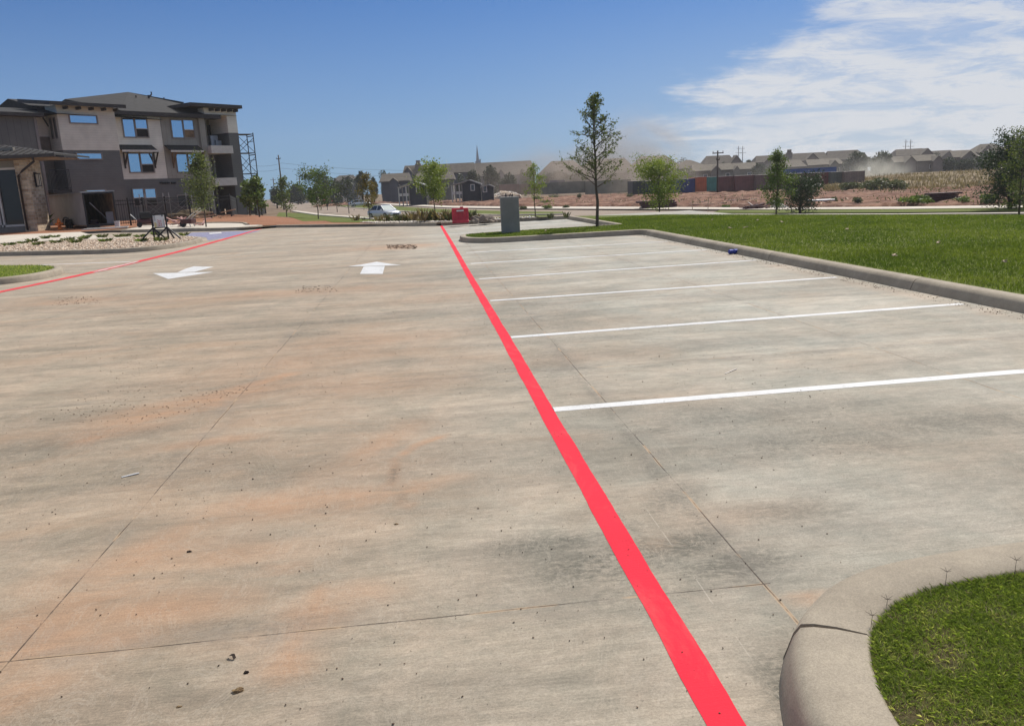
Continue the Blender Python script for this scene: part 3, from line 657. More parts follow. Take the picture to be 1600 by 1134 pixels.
for k, (y, d) in enumerate([(27.3, 'nearer'), (30.1, 'middle'), (32.4, 'farther')]):
    strip('parking_line', [(.88, y), (6.1, y)], .11, M_WHT, .0015, '%s white bay line of the three beyond the grass island' % d, group='white parking bay lines')
strip('parking_line', [(-16, 25.2), (P(0, 416).x, P(0, 416).y), (P(205, 409).x, P(205, 409).y)], .12, M_WHT, .0015, 'thin white line on the far left between the lawn corner and the gravel island')
def marking(name, polys, m, label, z=.0015):
    mb = MB()
    for pl_ in polys: mb.add([(p.x, p.y, z) for p in (P(*q) for q in pl_)], [tuple(range(len(pl_)))])
    o = mb.build(name, m); 
    if o.data.polygons[0].normal.z < 0: o.data.flip_normals()
    return tag(o, label, 'arrow marking' if 'arrow' in name else 'road marking')
marking('arrow_marking', [[(544, 416), (566, 413.2), (589, 409), (611, 412.6), (627, 414.2), (601.5, 415), (568.5, 416)], [(568.2, 416.6), (601.3, 415.6), (598, 428), (562.5, 428)]], M_WHT, 'white arrow painted on the concrete pointing away from the camera')
marking('arrow_marking', [[(239, 427), (263, 436), (300, 430.3), (333, 425), (300, 425.7), (270, 426.5)], [(277, 425.8), (304, 424.8), (334, 417), (303, 416.2), (290, 420)]], M_WHT, 'white arrow painted on the concrete pointing towards the camera, left of the other')
marking('accessible_bay_marking', [[(288, 368), (300, 363.6), (380, 361), (408, 361), (390, 364.5), (352, 372), (325, 376), (322, 371)]], M_BLUE, 'faded blue painted patch on the concrete beside the gravel island', .0012)
marking('worn_white_line', [[(326, 364.2), (345, 362.8), (347, 364.4), (328, 366)]], M_WHT, 'short white dash inside the faded blue patch', .0035)

# ================================================================== VEGETATION
UNIT = [(-.5, 0), (0, -.22), (.5, 0), (0, .22)]
def leaf_cloud(cent, size, tones, rs, flat=.0):
    """cent (n,3) -> quads with random orientation"""
    n = len(cent); a = rs.normal(size=(n, 3)); a /= np.linalg.norm(a, axis=1)[:, None]
    b = rs.normal(size=(n, 3)); b -= (a*b).sum(1)[:, None]*a; b /= np.linalg.norm(b, axis=1)[:, None]
    s = (size*(.6+.8*rs.random(n)))[:, None]
    V_ = np.stack([cent-a*s*.5, cent-b*s*.3, cent+a*s*.5, cent+b*s*.3], 1).reshape(-1, 3)
    F_ = np.arange(4*n).reshape(n, 4)
    return V_, F_, np.repeat(tones, 4)
def grow(H, crown0, R, shape, nb, rs, droop=.0, up=.55, lean=(0, 0), rad=.05):
    """trunk with side limbs; returns list of polylines+radii and twig points"""
    limbs = []; tips = []
    top = Vector((lean[0], lean[1], H*.97))
    k = 9; tr = [Vector((0, 0, -.15)).lerp(top, (i/k))+Vector((rs.normal()*.0045*H*(0 < i < k), rs.normal()*.0045*H*(0 < i < k), 0)) for i in range(k+1)]
    limbs.append((tr, [rad*(1-.9*i/k)+.004 for i in range(k+1)]))
    for b in range(nb):
        t = crown0+(1-crown0)*((b+.5)/nb)**1.0*.97; 
        base = Vector((0, 0, -.15)).lerp(top, t)
        env = R*shape((t-crown0)/(1-crown0))
        az = b*2.39996+rs.normal()*.3; el = up+rs.normal()*.15
        ln = env*(.75+.4*rs.random())/max(.3, math.cos(el))
        d = Vector((math.cos(az)*math.cos(el), math.sin(az)*math.cos(el), math.sin(el)))
        pts = [base]; p = base.copy(); m_ = 4
        for s in range(m_):
            d = (d+Vector((rs.normal()*.16, rs.normal()*.16, rs.normal()*.12-droop))).normalized(); p = p+d*ln/m_; pts.append(p.copy())
            if s >= 0:
                for q in range(3):
                    d2 = (d+Vector((rs.normal(), rs.normal(), rs.normal()*.7+.2))*.75).normalized(); e = p+d2*ln*(.18+.16*rs.random())
                    limbs.append(([p.copy(), e], [rad*.10*(1-.15*s), .003])); tips.append((p.copy(), e))
        limbs.append((pts, [rad*.34*(1-.2*i) for i in range(m_+1)])); tips.append((pts[-2], pts[-1]))
    return limbs, tips
SH = dict(cone=lambda t: (1-t)**.75*.95+.05, egg=lambda t: math.sin(math.pi*min(1, .16+t*.84))**.7*(1 if t < .5 else 1), ball=lambda t: math.sqrt(max(.04, 1-(2*t-.9)**2*.8)), spin=lambda t: (.55+.45*t/.25 if t < .25 else (1-(t-.25)/.75)**.9*.97+.03))
def tree(name, base, H, R, crown0, shape, leaf, nleaf, lsize, label, cat='tree', group=None, nb=22, seed=0, rad=.05, up=.55, lean=(0, 0), spread=.5, droop=0, bark=None, tonebias=0.0, limbs_on=True):
    rs = np.random.default_rng(seed+11); r = root(name, base, 0, label, cat, group)
    limbs, tips = grow(H, crown0, R, SH[shape], nb, rs, droop, up, lean, rad)
    mb = MB()
    for i, (pts, rr) in enumerate(limbs):
        if i and not limbs_on: break
        mb.tube(pts, [max(.003, x) for x in rr], 8 if i == 0 else 4, cap=False)
    mb.build('trunk', bark or M_BARK, r, smooth=True)
    A = np.array([t[0] for t in tips]); Bt = np.array([t[1] for t in tips]); idx = rs.integers(0, len(tips), nleaf); f = rs.random(nleaf)[:, None]**.7
    c = A[idx]*(1-f)+Bt[idx]*f+rs.normal(size=(nleaf, 3))*spread*R*.22
    clump = rs.random(len(tips)); tone = np.clip(clump[idx]*.6+rs.random(nleaf)*.45-.05+tonebias, 0, 1)
    V_, F_, T_ = leaf_cloud(c, lsize, tone, rs)
    arrmesh('crown', V_, F_, LF[leaf], r, T_)
    return r
def bushy(name, base, W_, H, leaf, n, lsize, label, cat='bush', group=None, seed=0, dp=None, stem=True):
    """a shrub or a distant round crown: leaf clumps through an irregular volume on a short stem"""
    rs = np.random.default_rng(seed+101); r = root(name, base, 0, label, cat, group); dp = dp or W_
    k = 14; cc = rs.normal(size=(k, 3)); cc /= np.linalg.norm(cc, axis=1)[:, None]; cc *= (rs.random(k)**.5*.62)[:, None]
    cr = .28+.22*rs.random(k); idx = rs.integers(0, k, n); d = rs.normal(size=(n, 3)); d /= np.linalg.norm(d, axis=1)[:, None]
    p = cc[idx]+d*(cr[idx]*(rs.random(n)**.35))[:, None]
    p[:, 2] = np.clip(p[:, 2]*.5+.52, .02, 1.15)
    c = p*np.array([W_*.62, dp*.62, H*.95])
    tone = np.clip(.25+.5*rs.random(k)[idx]+.35*(rs.random(n)-.5), 0, 1)
    V_, F_, T_ = leaf_cloud(c, lsize, tone, rs); arrmesh('crown' if cat == 'tree' else 'foliage', V_, F_, LF[leaf], r, T_)
    if stem:
        mb = MB(); hh = H*.55
        mb.tube([(0, 0, -.2), (0.02*H, 0, hh*.5), (0, 0, hh)], [H*.035, H*.025, H*.01], 6)
        for a in range(5):
            an = a*1.3; mb.tube([(0, 0, hh*.35), (math.cos(an)*W_*.3, math.sin(an)*dp*.3, H*.7)], [H*.014, H*.004], 4)
        mb.build('trunk' if cat == 'tree' else 'stem', M_BARKD, r, smooth=True)
    return r
def tuft(name, base, H, R, n, leaf, label, cat='plant', group=None, seed=0):
    rs = np.random.default_rng(seed+300)
    an = rs.random(n)*2*np.pi; rr = rs.random(n)*R*.85; b = np.stack([np.cos(an)*rr, np.sin(an)*rr, np.zeros(n)-.01], 1)
    out = an+rs.normal(size=n)*.5; sp = R*(.25+.8*rs.random(n)); hh = H*(.5+.6*rs.random(n))
    e = b+np.stack([np.cos(out)*sp, np.sin(out)*sp, hh], 1); m_ = b*.5+e*.5+np.stack([-np.cos(out)*sp*.2, -np.sin(out)*sp*.2, hh*.12], 1)
    wv = np.stack([-np.sin(out), np.cos(out), np.zeros(n)], 1)*(R*.035+.004)
    V_ = np.stack([b-wv, b+wv, m_+wv*.8, e, m_-wv*.8], 1).reshape(-1, 3); F_ = np.arange(5*n).reshape(n, 5)
    o = arrmesh(name, V_, F_, LF[leaf], None, np.repeat(rs.random(n), 5)); o.location = base
    return tag(o, label, cat, group)
def blades(name, pts, hgt, wid, leaf, seed=0, lean=.5, z=None, tone=None):
    """pts (n,3) roots of grass blades -> one mesh of bent blades"""
    rs = np.random.default_rng(seed+500); n = len(pts)
    an = rs.random(n)*2*np.pi; h = hgt*(.45+.75*rs.random(n)); ln = lean*h*(.3+rs.random(n))
    d = np.stack([np.cos(an), np.sin(an), np.zeros(n)], 1); ph = an+np.pi/2+rs.normal(size=n)*.6
    wv = np.stack([np.cos(ph), np.sin(ph), np.zeros(n)], 1)*(wid*(.6+.8*rs.random(n)))[:, None]*.5
    up_ = np.array([0, 0, 1.0])
    mid = pts+d*(ln*.35)[:, None]+up_*(h*.62)[:, None]; tip = pts+d*ln[:, None]+up_*h[:, None]
    V_ = np.stack([pts-wv, pts+wv, mid+wv*.8, tip, mid-wv*.8], 1).reshape(-1, 3); F_ = np.arange(5*n).reshape(n, 5)
    t = rs.random(n)*.7+.15 if tone is None else tone
    return arrmesh(name, V_, F_, LF[leaf], None, np.repeat(t, 5))

# grass on the near island, thin and worn in places
poly_i = [(p[0], p[1]) for p in isl]
n = 340000; xx = rng.random(n)*2.4+1.12; yy = rng.random(n)*1.75+.62; ok = inpoly(xx, yy, poly_i); xx, yy = xx[ok], yy[ok]
bare = [(1480, 1020, .10, .07, .75), (1440, 960, .08, .04, .5), (1400, 960, .04, .05, .55), (1420, 1110, .12, .07, .7), (1480, 1100, .07, .05, .5), (1500, 1130, .15, .05, .6), (1400, 1030, .02, .10, .5)]
bd = np.zeros(len(xx))
for (a, b, rx, ry, s_) in bare:
    q = P(a, b, .13); bd = np.maximum(bd, s_*np.exp(-((xx-q.x)/rx)**2-((yy-q.y)/ry)**2))
ns_ = np.array([noise.noise(Vector((a*9, b*9, 3))) for a, b in zip(xx[:], yy[:])])
kp = rng.random(len(xx)) > np.clip(bd+np.clip(ns_*.9-.05, 0, .55), 0, .97); xx, yy, bd, ns_ = xx[kp], yy[kp], bd[kp], ns_[kp]
tone = np.clip(rng.random(len(xx))**1.3*.62+bd*.9*rng.random(len(xx))+ns_*.25+.08, 0, 1)
g1 = blades('grass', np.stack([xx, yy, np.full(len(xx), .125)], 1), .019, .0015, 'grass', 1, 1.3, tone=tone); tag(g1, 'short green turf with worn brown patches on the kerbed island in the lower right', 'grass', kind='stuff')
# dead straw lying on the island
n = 4500; xx = rng.random(n)*2.2+1.12; yy = rng.random(n)*1.75+.62; ok = inpoly(xx, yy, poly_i); xx, yy = xx[ok], yy[ok]
g1b = blades('dry_grass', np.stack([xx, yy, np.full(len(xx), .13)], 1), .011, .0013, 'dry', 2, 3.0); tag(g1b, 'dead straw coloured blades lying in the turf of the kerbed island', 'dry grass', kind='stuff')
# seed stalks at the edge of the island
for k, (a, b, h) in enumerate([(1477, 912, .045), (1361, 975, .03), (1585, 896, .05), (1385, 945, .02)]):
    q = P(a, b, .14); mb = MB(); mb.tube([(0, 0, -.01), (.003, 0, h)], [.0012, .0007], 4)
    for s_ in range(5):
        an = s_*1.25; mb.tube([(.003, 0, h), (math.cos(an)*.018, math.sin(an)*.018, h+.010)], [.0009, .0005], 4)
    o = mb.build('grass_stalk', M_BARK); o.location = (q.x, q.y, .14)
    tag(o, ['forked seed stalk standing over the far kerb edge of the near island', 'small seed stalk beside the dark kerb joint', 'tall seed stalk at the right frame edge above the near island', 'shortest seed stalk at the corner of the near island turf'][k], 'grass stalk')

# lawns: blades thinner with distance
def lawn_pts(poly, dens, x0, x1, y0, y1):
    n_ = int(dens*(x1-x0)*(y1-y0)); a = rng.random(n_)*(x1-x0)+x0; b = rng.random(n_)*(y1-y0)+y0
    ok = inpoly(a, b, poly); a, b = a[ok], b[ok]
    F2 = (a*syw+b*cyw); R2 = (a*cyw-b*syw); ok = (F2 > 1) & (np.abs(R2) < F2*.68)
    a, b = a[ok], b[ok]; z_ = np.array([tz(p, q) for p, q in zip(a, b)])
    return np.stack([a, b, z_], 1)
la = lawn_pts(LAWN, 1900, 6.27, 11, 7, 13); lb = lawn_pts(LAWN, 800, 6.27, 18, 13, 30); lc = lawn_pts(LAWN, 800, 1.2, 6.3, 21.5, 25.2)
def ptone(p, k=.35):
    nn = np.array([noise.fractal(Vector((a*.5, b*.5, 1)), 1, 2, 3)+.5*noise.noise(Vector((a*3, b*3, 5))) for a, b in p[:, :2]])
    return np.clip(.32+nn*k+.5*(rng.random(len(p))-.5), 0, 1)
for nm, pts_, h, wd in (('near', la, .045, .006), ('far', lb, .042, .011), ('isl', lc, .040, .011)):
    o = blades('grass', pts_, h, wd, 'lawn', 5, .7, tone=ptone(pts_))
    tag(o, {'near': 'green lawn grass closest to the camera beside the right kerb', 'far': 'green lawn grass reaching back to the road on the right', 'isl': 'green grass on the narrow island around the concrete pedestal'}[nm], 'grass', kind='stuff')
ll = lawn_pts(LG, 700, -13, -8.3, 16.5, 23.5); o = blades('grass', ll, .05, .012, 'grass', 8, .6); tag(o, 'dark green grass in the kerbed corner at the left edge', 'grass', kind='stuff')

# ---- individual trees (base column px, depth Z, top px y, base px y)
def T(name, px, pyb, Z, H, *a, **k):
    return tree(name, B(px, pyb, Z), H, *a, **k)
def hgt(py0, py1, Z): return (py0-py1)*Z/F0
b0 = P(933, 355, .12); Zb = (b0-CAM).dot(cF)
tree('young_oak_tree', b0, hgt(355, 150, Zb), 1.0*Zb/F0*44, .32, 'cone', 'oak', 3900, .060, 'tall thin young oak with sparse leaves on the grass island', group='young trees planted around the lot', nb=40, seed=1, rad=.05, up=.6, spread=.20)
T('young_tree', 1030, 337, 48, hgt(340, 249, 48), 1.45, .27, 'egg', 'bright', 7500, .10, 'round bright green young tree in front of the shipping containers', group='young trees planted around the lot', nb=26, seed=2, rad=.05, spread=.62)
T('young_tree', 1213, 338, 46, hgt(338, 222, 46), .95, .22, 'spin', 'mid', 4800, .095, 'narrow pointed young tree at the far lawn edge left of the dark bushy pine', group='young trees planted around the lot', nb=26, seed=3, rad=.05, spread=.6)
T('young_tree', 836, 330, 50, hgt(333, 247, 50), .95, .30, 'cone', 'bright', 1500, .09, 'slim young tree standing just right of the concrete pedestal', group='young trees planted around the lot', nb=20, seed=4, rad=.035, spread=.55)
T('young_tree', 680, 345, 50, hgt(345, 264, 50), 1.05, .34, 'ball', 'bright', 4200, .11, 'round yellow green young tree left of the red barrier', group='young trees planted around the lot', nb=20, seed=5, rad=.035, spread=.65)
T('young_tree', 578, 340, 60, hgt(341, 268, 60), .85, .25, 'spin', 'autumn', 1800, .11, 'yellowing young tree whose trunk crosses the silver car', group='young trees planted around the lot', nb=20, seed=6, rad=.04, spread=.75)
T('young_tree', 497, 337, 72, hgt(338, 265, 72), 1.25, .28, 'ball', 'mid', 3200, .15, 'leafy young tree on the grass verge left of the road', group='young trees planted around the lot', nb=20, seed=7, rad=.05, spread=.65)
T('young_tree', 322, 353, 41.5, hgt(353, 239, 41.5), .85, .26, 'spin', 'oak', 3600, .10, 'dense conical young tree in front of the apartment building', group='young trees planted around the lot', nb=30, seed=8, rad=.035, spread=.9)
T('young_tree', 1591, 340, 27, hgt(340, 196, 27), .72, .16, 'egg', 'oak', 2600, .065, 'slender young tree at the right edge of the photo', group='young trees planted around the lot', nb=26, seed=9, rad=.035, spread=.5)
for k, (px, Z, tp, R_, lf, lb_) in enumerate([(545, 118, 281, 1.4, 'far', 'middle one of the small trees on the road median'), (527, 130, 287, 1.1, 'far', 'left one of the small trees on the road median'), (512, 150, 290, .9, 'far', 'farthest small tree on the road median'), (404, 62, 272, .8, 'mid', 'thin green tree behind the black fence by the scaffold'), (447, 90, 274, 1.0, 'oak', 'thin grey green tree past the end of the black fence'), (390, 66, 280, .7, 'mid', 'short green tree right of the apartment building')]):
    b = B(px, 330, Z); by = 330
    yb = 297+(CH-b.z)*F0/Z+ (800-px)*.049*.35
    tree('young_tree', b, (yb-tp)*Z/F0, R_, .25, 'spin' if k > 2 else 'egg', lf, 1100, .22, lb_, nb=14, seed=20+k, rad=.06, spread=.9)
# dark pines on the far verge
T('pine_tree', 1250, 333, 56, hgt(331, 277, 56), 1.35, .12, 'ball', 'pine', 7000, .11, 'small dark bushy pine on the verge with shade below it', nb=26, seed=31, rad=.10, up=.5, spread=.75, bark=M_BARKD)
T('pine_tree', 1577, 332, 49, hgt(331, 226, 49), 1.55, .10, 'ball', 'pine', 12000, .12, 'large dark pine behind the slender tree at the right edge', nb=36, seed=32, rad=.13, up=.35, spread=.75, bark=M_BARKD)
for r_ in ():
    pass
# big trees far behind
bt = [(566, 262, 308, 205, 15, 'dark', 'round dark tree left of the dark timber houses'), (584, 268, 305, 215, 12, 'dark', 'dark tree squeezed between the round tree and the grey houses'), (603, 259, 300, 250, 18, 'dark', 'dark tree crown above the lower grey house roof'), (487, 290, 312, 230, 16, 'dark', 'low dark tree behind the leafy tree by the road'), (465, 286, 312, 260, 30, 'dark', 'wide low tree mass at the far end of the road'), (510, 268, 310, 190, 30, 'far', 'large round tree behind the leafy verge tree'), (432, 289, 315, 200, 22, 'dark', 'dark tree behind the leaning power pole'), (405, 289, 322, 150, 16, 'dark', 'dark tree behind the scaffold'),
 (740, 262, 300, 195, 20, 'dark', 'darkest tree behind the black pickup truck'), (768, 255, 300, 205, 22, 'dark', 'tall dark tree to the right of the pickup truck'), (722, 270, 296, 215, 16, 'dark', 'lower dark tree beside the long grey roof'), (795, 268, 300, 200, 26, 'far', 'dusty round tree left of the pointed slim tree'), (820, 254, 284, 230, 14, 'far', 'dusty tree top against the long roof'), (870, 255, 292, 230, 34, 'far', 'dust veiled tree behind the green grey containers'), (905, 262, 290, 240, 26, 'far', 'dust veiled tree left of the tall thin oak'), (960, 262, 290, 245, 26, 'far', 'dust veiled tree right of the tall thin oak'),
 (1075, 264, 284, 215, 18, 'far', 'pale tree behind the orange container'), (1188, 248, 284, 205, 20, 'dark', 'dark tree left of the narrow pointed tree'), (1224, 250, 276, 225, 18, 'far', 'dusty tree right of the narrow pointed tree'), (1335, 236, 266, 215, 32, 'dark', 'big dark tree behind the end of the container row'), (1372, 234, 266, 220, 36, 'dark', 'tall broad tree behind the pale dust puff'), (1390, 240, 264, 240, 22, 'far', 'smaller tree right of the tall broad tree'), (1484, 240, 268, 225, 26, 'dark', 'round tree between the two groups of roofs'), (1508, 246, 268, 205, 24, 'dark', 'round dark tree right of the pale gabled roofs'), (1540, 236, 266, 210, 30, 'dark', 'dark tree below the hipped roof on the far right'), (1566, 230, 262, 240, 24, 'dark', 'dark tree behind the large pine'), (1460, 236, 250, 300, 22, 'far', 'row of tree tops above the right hand roofs'), (1130, 250, 268, 280, 12, 'far', 'tree top between the back roofs near the utility pole'), (1170, 245, 262, 300, 14, 'far', 'tree top right of the twin power poles'), (1006, 250, 275, 290, 14, 'far', 'dusty tree top left of the hipped roof'),
 (640, 290, 304, 200, 5, 'mid', 'low green bush in front of the grey house'), (1062, 242, 252, 330, 30, 'dark', 'line of small tree tops on the skyline above the hipped roof'), (1306, 236, 246, 320, 26, 'dark', 'line of tree tops on the skyline right of centre'), (1596, 222, 250, 330, 26, 'dark', 'tree tops on the skyline at the right edge')]
for k, (px, tp, bs, Z, wpx, lf, lb_) in enumerate(bt):
    q = D_(px, bs, Z); z0 = tz(q.x, q.y); H = (q.z-z0)+(bs-tp)*Z/F0; W_ = wpx*1.25*Z/F0
    if bs-tp < 32 and Z > 270: W_ = wpx*Z/F0
    bushy('broadleaf_tree', (q.x, q.y, z0), W_, max(H, 2.5), lf, 2600, max(.45, W_*.085), lb_, 'tree', 'mature trees beyond the building site', seed=k, dp=W_*.8)
# shrubs on the building site
shr = [(1302, 320, 304, 12, 'scrub', 0), (1340, 321, 305, 14, 'scrub', 0), (1426, 323, 302, 44, 'mid', 0), (1504, 321, 305, 28, 'mid', 0), (1480, 321, 314, 18, 'bright', 0), (1547, 321, 300, 34, 'mid', 0), (1366, 322, 314, 16, 'scrub', 0), (984, 310, 300, 11, 'scrub', 0), (905, 312, 302, 8, 'scrub', 0), (853, 320, 311, 13, 'scrub', 0), (855, 327, 320, 16, 'mid', 0), (884, 326, 319, 11, 'scrub', 0), (818, 328, 320, 12, 'scrub', 0), (1137, 325, 318, 14, 'mid', 0), (1205, 324, 312, 16, 'mid', 0), (865, 311, 303, 14, 'scrub', 0), (840, 314, 306, 16, 'scrub', 0), (945, 336, 330, 18, 'oak', 0), (1003, 337, 332, 16, 'oak', 0), (1063, 337, 333, 14, 'oak', 0), (1180, 299, 293, 30, 'scrub', 0), (1400, 300, 280, 40, 'scrub', 0), (1365, 301, 277, 44, 'scrub', 0), (1330, 301, 282, 36, 'scrub', 0), (1545, 286, 274, 10, 'scrub', 0)]
sd = ['left of the two small shrubs right of the dark bushy pine', 'right of the two small shrubs right of the dark bushy pine', 'widest green shrub, in front of the right hand beam stack', 'green shrub just right of the beam stack', 'yellow green low plant beside the beam stack', 'green shrub at the foot of the large pine', 'tiny shrub between the small pine and the wide green shrub', 'small shrub at the left end of the dark container', 'small shrub seen just left of the tall oak trunk', 'shrub right of the rubble pile', 'low green shrub at the pavement right of the slim tree', 'low grey shrub left of the tall oak trunk', 'low shrub beside the concrete pedestal top', 'low green shrub under the long beams', 'green shrub left of the narrow pointed tree trunk', 'grey shrub behind the low green one on the site', 'brown shrub beside the rubble pile', 'dark plant at the lawn edge right of the tall oak', 'middle dark plant at the far lawn edge', 'right dark plant at the far lawn edge by the round tree', 'low scrub in front of the maroon container', 'right clump of tall grey green weeds', 'middle clump of tall grey green weeds', 'left clump of weeds below the end of the container row', 'small weed on the dry bank at right']
for k, (px, b_, t_, wpx, lf, _) in enumerate(shr):
    q = G(px, b_) if k not in (17, 18, 19) else B(px, b_, 50); Z = (q-CAM).dot(cF); s_ = Z/F0
    bushy('shrub', (q.x, q.y, q.z-.05), wpx*1.15*s_, (b_-t_)*1.05*s_, lf, 900, max(.10, wpx*s_*.09), sd[k], 'shrub', 'shrubs on the building site', seed=60+k, stem=True)

# ================================================================== APARTMENT BUILDING
def cam2w(xc, zc): return Vector((xc*cyw+zc*syw, -xc*syw+zc*cyw, 0))
class Frame:
    """local frame: x along the facade, y into the building, z up"""
    def __init__(s, org, ang):
        s.o = Vector(org); s.ang = ang; s.M = Matrix.Translation(s.o)@Matrix.Rotation(ang, 4, 'Z'); s.I = s.M.inverted(); s.c = s.I@CAM
    def hit(s, px, py, off=0.0):
        d = (s.I.to_3x3())@ray(px, py); t = (-off-s.c.y)/d.y; q = s.c+d*t; return q.x, q.z
aw = cam2w(.58, .81).normalized()
org = cam2w(-32.6, 69.0); org.z = tz(org.x, org.y)
AF = Frame(org, math.atan2(aw.y, aw.x)); hx = AF.hit
M_SIDW = lines('white_lap_siding', (.80, .75, .65), 2, .19, .10, .70)
M_SIDG = lines('grey_lap_siding', (.125, .125, .122), 2, .19, .10, .70)
M_BATT = lines('grey_batten_siding', (.31, .285, .245), 0, .42, .10, .75)
M_BATD = lines('dark_batten_siding', (.135, .130, .118), 0, .5, .10, .70)
M_SHNG = plain('roof_shingle', (.026, .025, .025), .92, .35, 2.2, bmp=.5)
M_FASC = plain('dark_fascia', (.035, .028, .026), .6, .3, 2)
M_TRIM = plain('grey_trim', (.23, .20, .185), .6, .15, 2)
M_WTRIM = plain('white_trim', (.60, .56, .51), .6, .12, 2)
M_DOOR = plain('grey_door', (.27, .26, .27), .5, .15, 2)
M_PLY = plain('plywood', (.24, .15, .08), .8, .35, 2, col2=(.12, .07, .04))
M_SEAM = lines('standing_seam_roof', (.22, .18, .16), 0, .45, .14, .45, .4, .15, .5)
M_OLIVE = plain('unpainted_sheathing', (.24, .19, .09), .85, .25, 1.5)
apt = root('apartment_building', AF.o, AF.ang, 'three storey apartment building with white and grey siding, unfinished, on the left', 'building')
def bx(nm, x0, x1, o0, o1, z0, z1, m, par=None, bevel=0):
    mb = MB(); mb.box(min(x0, x1), max(x0, x1), -max(o0, o1), -min(o0, o1), min(z0, z1), max(z0, z1)); return mb.build(nm, m, par or apt, bevel=bevel)
zE = hx(215, 181)[1]; z2 = hx(220, 280)[1]          # underside of eave, top of the dark ground storey
uA = hx(172, 240)[0]; uB = hx(257, 240)[0]; uC = hx(327, 240)[0]; uD = hx(376, 240, .6)[0]
bx('wall', uA-3, uB, -14, 0, z2, zE+.3, M_SIDW)
bx('wall', uA-3, uC, -14, .02, -1.6, z2, M_SIDG)
bx('wall', uB, uC, -14, .04, z2, zE+.3, M_BATT)
# bay with the two long windows
oB = 1.3; b0x = hx(99, 240, oB)[0]; b1x = uA+.15; zb2 = hx(130, 235, oB)[1]; zbt = hx(130, 166, oB)[1]
bx('wall', b0x, b1x, -.4, oB, zb2, zbt, lines('beige_lap_siding', (.68, .64, .55), 2, .19, .10, .70)); bx('wall', b0x+.02, b1x-.02, -.4, oB-.02, -1.6, zb2, M_SIDG)
def slab(nm, x0, x1, o0, o1, z0, z1, t, m, par=None):
    """sloping slab: z0 at the front (o1), z1 at the back (o0)"""
    mb = MB(); vs = [(x0, -o1, z0), (x1, -o1, z0), (x1, -o0, z1), (x0, -o0, z1)]
    vs = vs+[(x, y, z-t) for x, y, z in vs]; mb.add(vs, [(0, 1, 2, 3), (7, 6, 5, 4), (0, 4, 5, 1), (1, 5, 6, 2), (2, 6, 7, 3), (3, 7, 4, 0)]); return mb.build(nm, m, par or apt)
ub0 = hx(66, 172, oB+1.0)[0]
slab('roof', ub0+.6, b1x+.5, -2.6, oB+1.0, zbt+.15, zbt+.75, .28, M_FASC)
for k in range(5):
    u = b0x+.5+(b1x-b0x-.6)*k/4; bx('bracket', u, u+.14, oB, oB+.6, zbt-.32, zbt-.10, M_FASC)
def window(frm, x0, x1, z0, z1, off, kind='sky', par=None, fw=.09, name='window', fm=None, open_=None):
    """frame standing proud of the wall, pane set inside it"""
    mb = MB()
    for (a, b, c, d) in ((x0, x1, z0, z0+fw), (x0, x1, z1-fw, z1), (x0, x0+fw, z0+fw, z1-fw), (x1-fw, x1, z0+fw, z1-fw)): mb.box(a, b, -off-.07, -off+.02, c, d)
    o = mb.build(name, fm or M_TRIM, par or apt)
    if open_:
        zm = z0+(z1-z0)*open_[0]
        q = MB(); q.box(x0+fw, x1-fw, -off-.035, -off+.01, zm, z1-fw); q.build('pane', M_GLASS, o)
        q = MB(); q.box(x0+fw, x1-fw, -off-.02, -off+.01, z0+fw, zm-.03); q.build('opening', open_[1], o)
        q = MB(); q.box(x0+fw, x1-fw, -off-.055, -off+.01, zm-.04, zm+.02); q.build('rail', M_WTRIM, o)
    else:
        q = MB(); q.box(x0+fw, x1-fw, -off-.03, -off+.01, z0+fw, z1-fw); q.build('pane', {'sky': M_GLASS, 'pale': M_GLASSP, 'dark': M_GLASSD}[kind], o)
    return o
def winpx(xa, xb, ya, yb, off, **k):
    xm, ym = (xa+xb)/2, (ya+yb)/2; return window(AF, hx(xa, ym, off)[0], hx(xb, ym, off)[0], hx(xm, yb, off)[1], hx(xm, ya, off)[1], off, **k)
winpx(107.5, 152, 179.5, 194, oB); winpx(118.5, 160, 238.5, 250, oB); winpx(130, 166, 296, 303, oB, kind='pale')
winpx(191, 211, 183, 215.5, 0); winpx(210.6, 231, 183, 215.5, 0, open_=(.44, M_DKOPEN))
winpx(267, 286.5, 187, 216.5, .04); winpx(286, 303.5, 187, 216.5, .04, open_=(.46, M_PLY))
winpx(200, 219.6, 239, 270.5, 0); winpx(219.2, 240, 239, 270.5, 0, open_=(.44, M_DKOPEN))
winpx(275, 294, 240, 270, .04); winpx(293.6, 312, 240, 270, .04, open_=(.44, M_DKOPEN))
winpx(207, 226, 294, 323, .02, open_=(.48, M_DKOPEN)); winpx(226.5, 245, 294, 323, .02, open_=(.48, M_DKOPEN))
winpx(277, 300, 304, 324, .02, kind='dark')
# bay left flank: narrow windows
for dz_ in (.35, .95):
    mb = MB(); zt = hx(99, 183, oB)[1]; zb_ = hx(99, 216, oB)[1]
    mb.box(b0x-.04, b0x+.02, -oB+dz_, -oB+dz_+.36, zb_, zt); wn = mb.build('window', M_TRIM, apt)
    mb = MB(); mb.box(b0x-.06, b0x, -oB+dz_+.07, -oB+dz_+.29, zb_+.1, zt-.1); mb.build('pane', M_GLASSD, wn)
for yy_ in (1.5,):
    mb = MB(); mb.bar((b0x-.75, -oB+yy_, zbt-.02), (b0x-.05, -oB+yy_, zbt-1.5), .08); mb.build('bracket', M_FASC, apt)
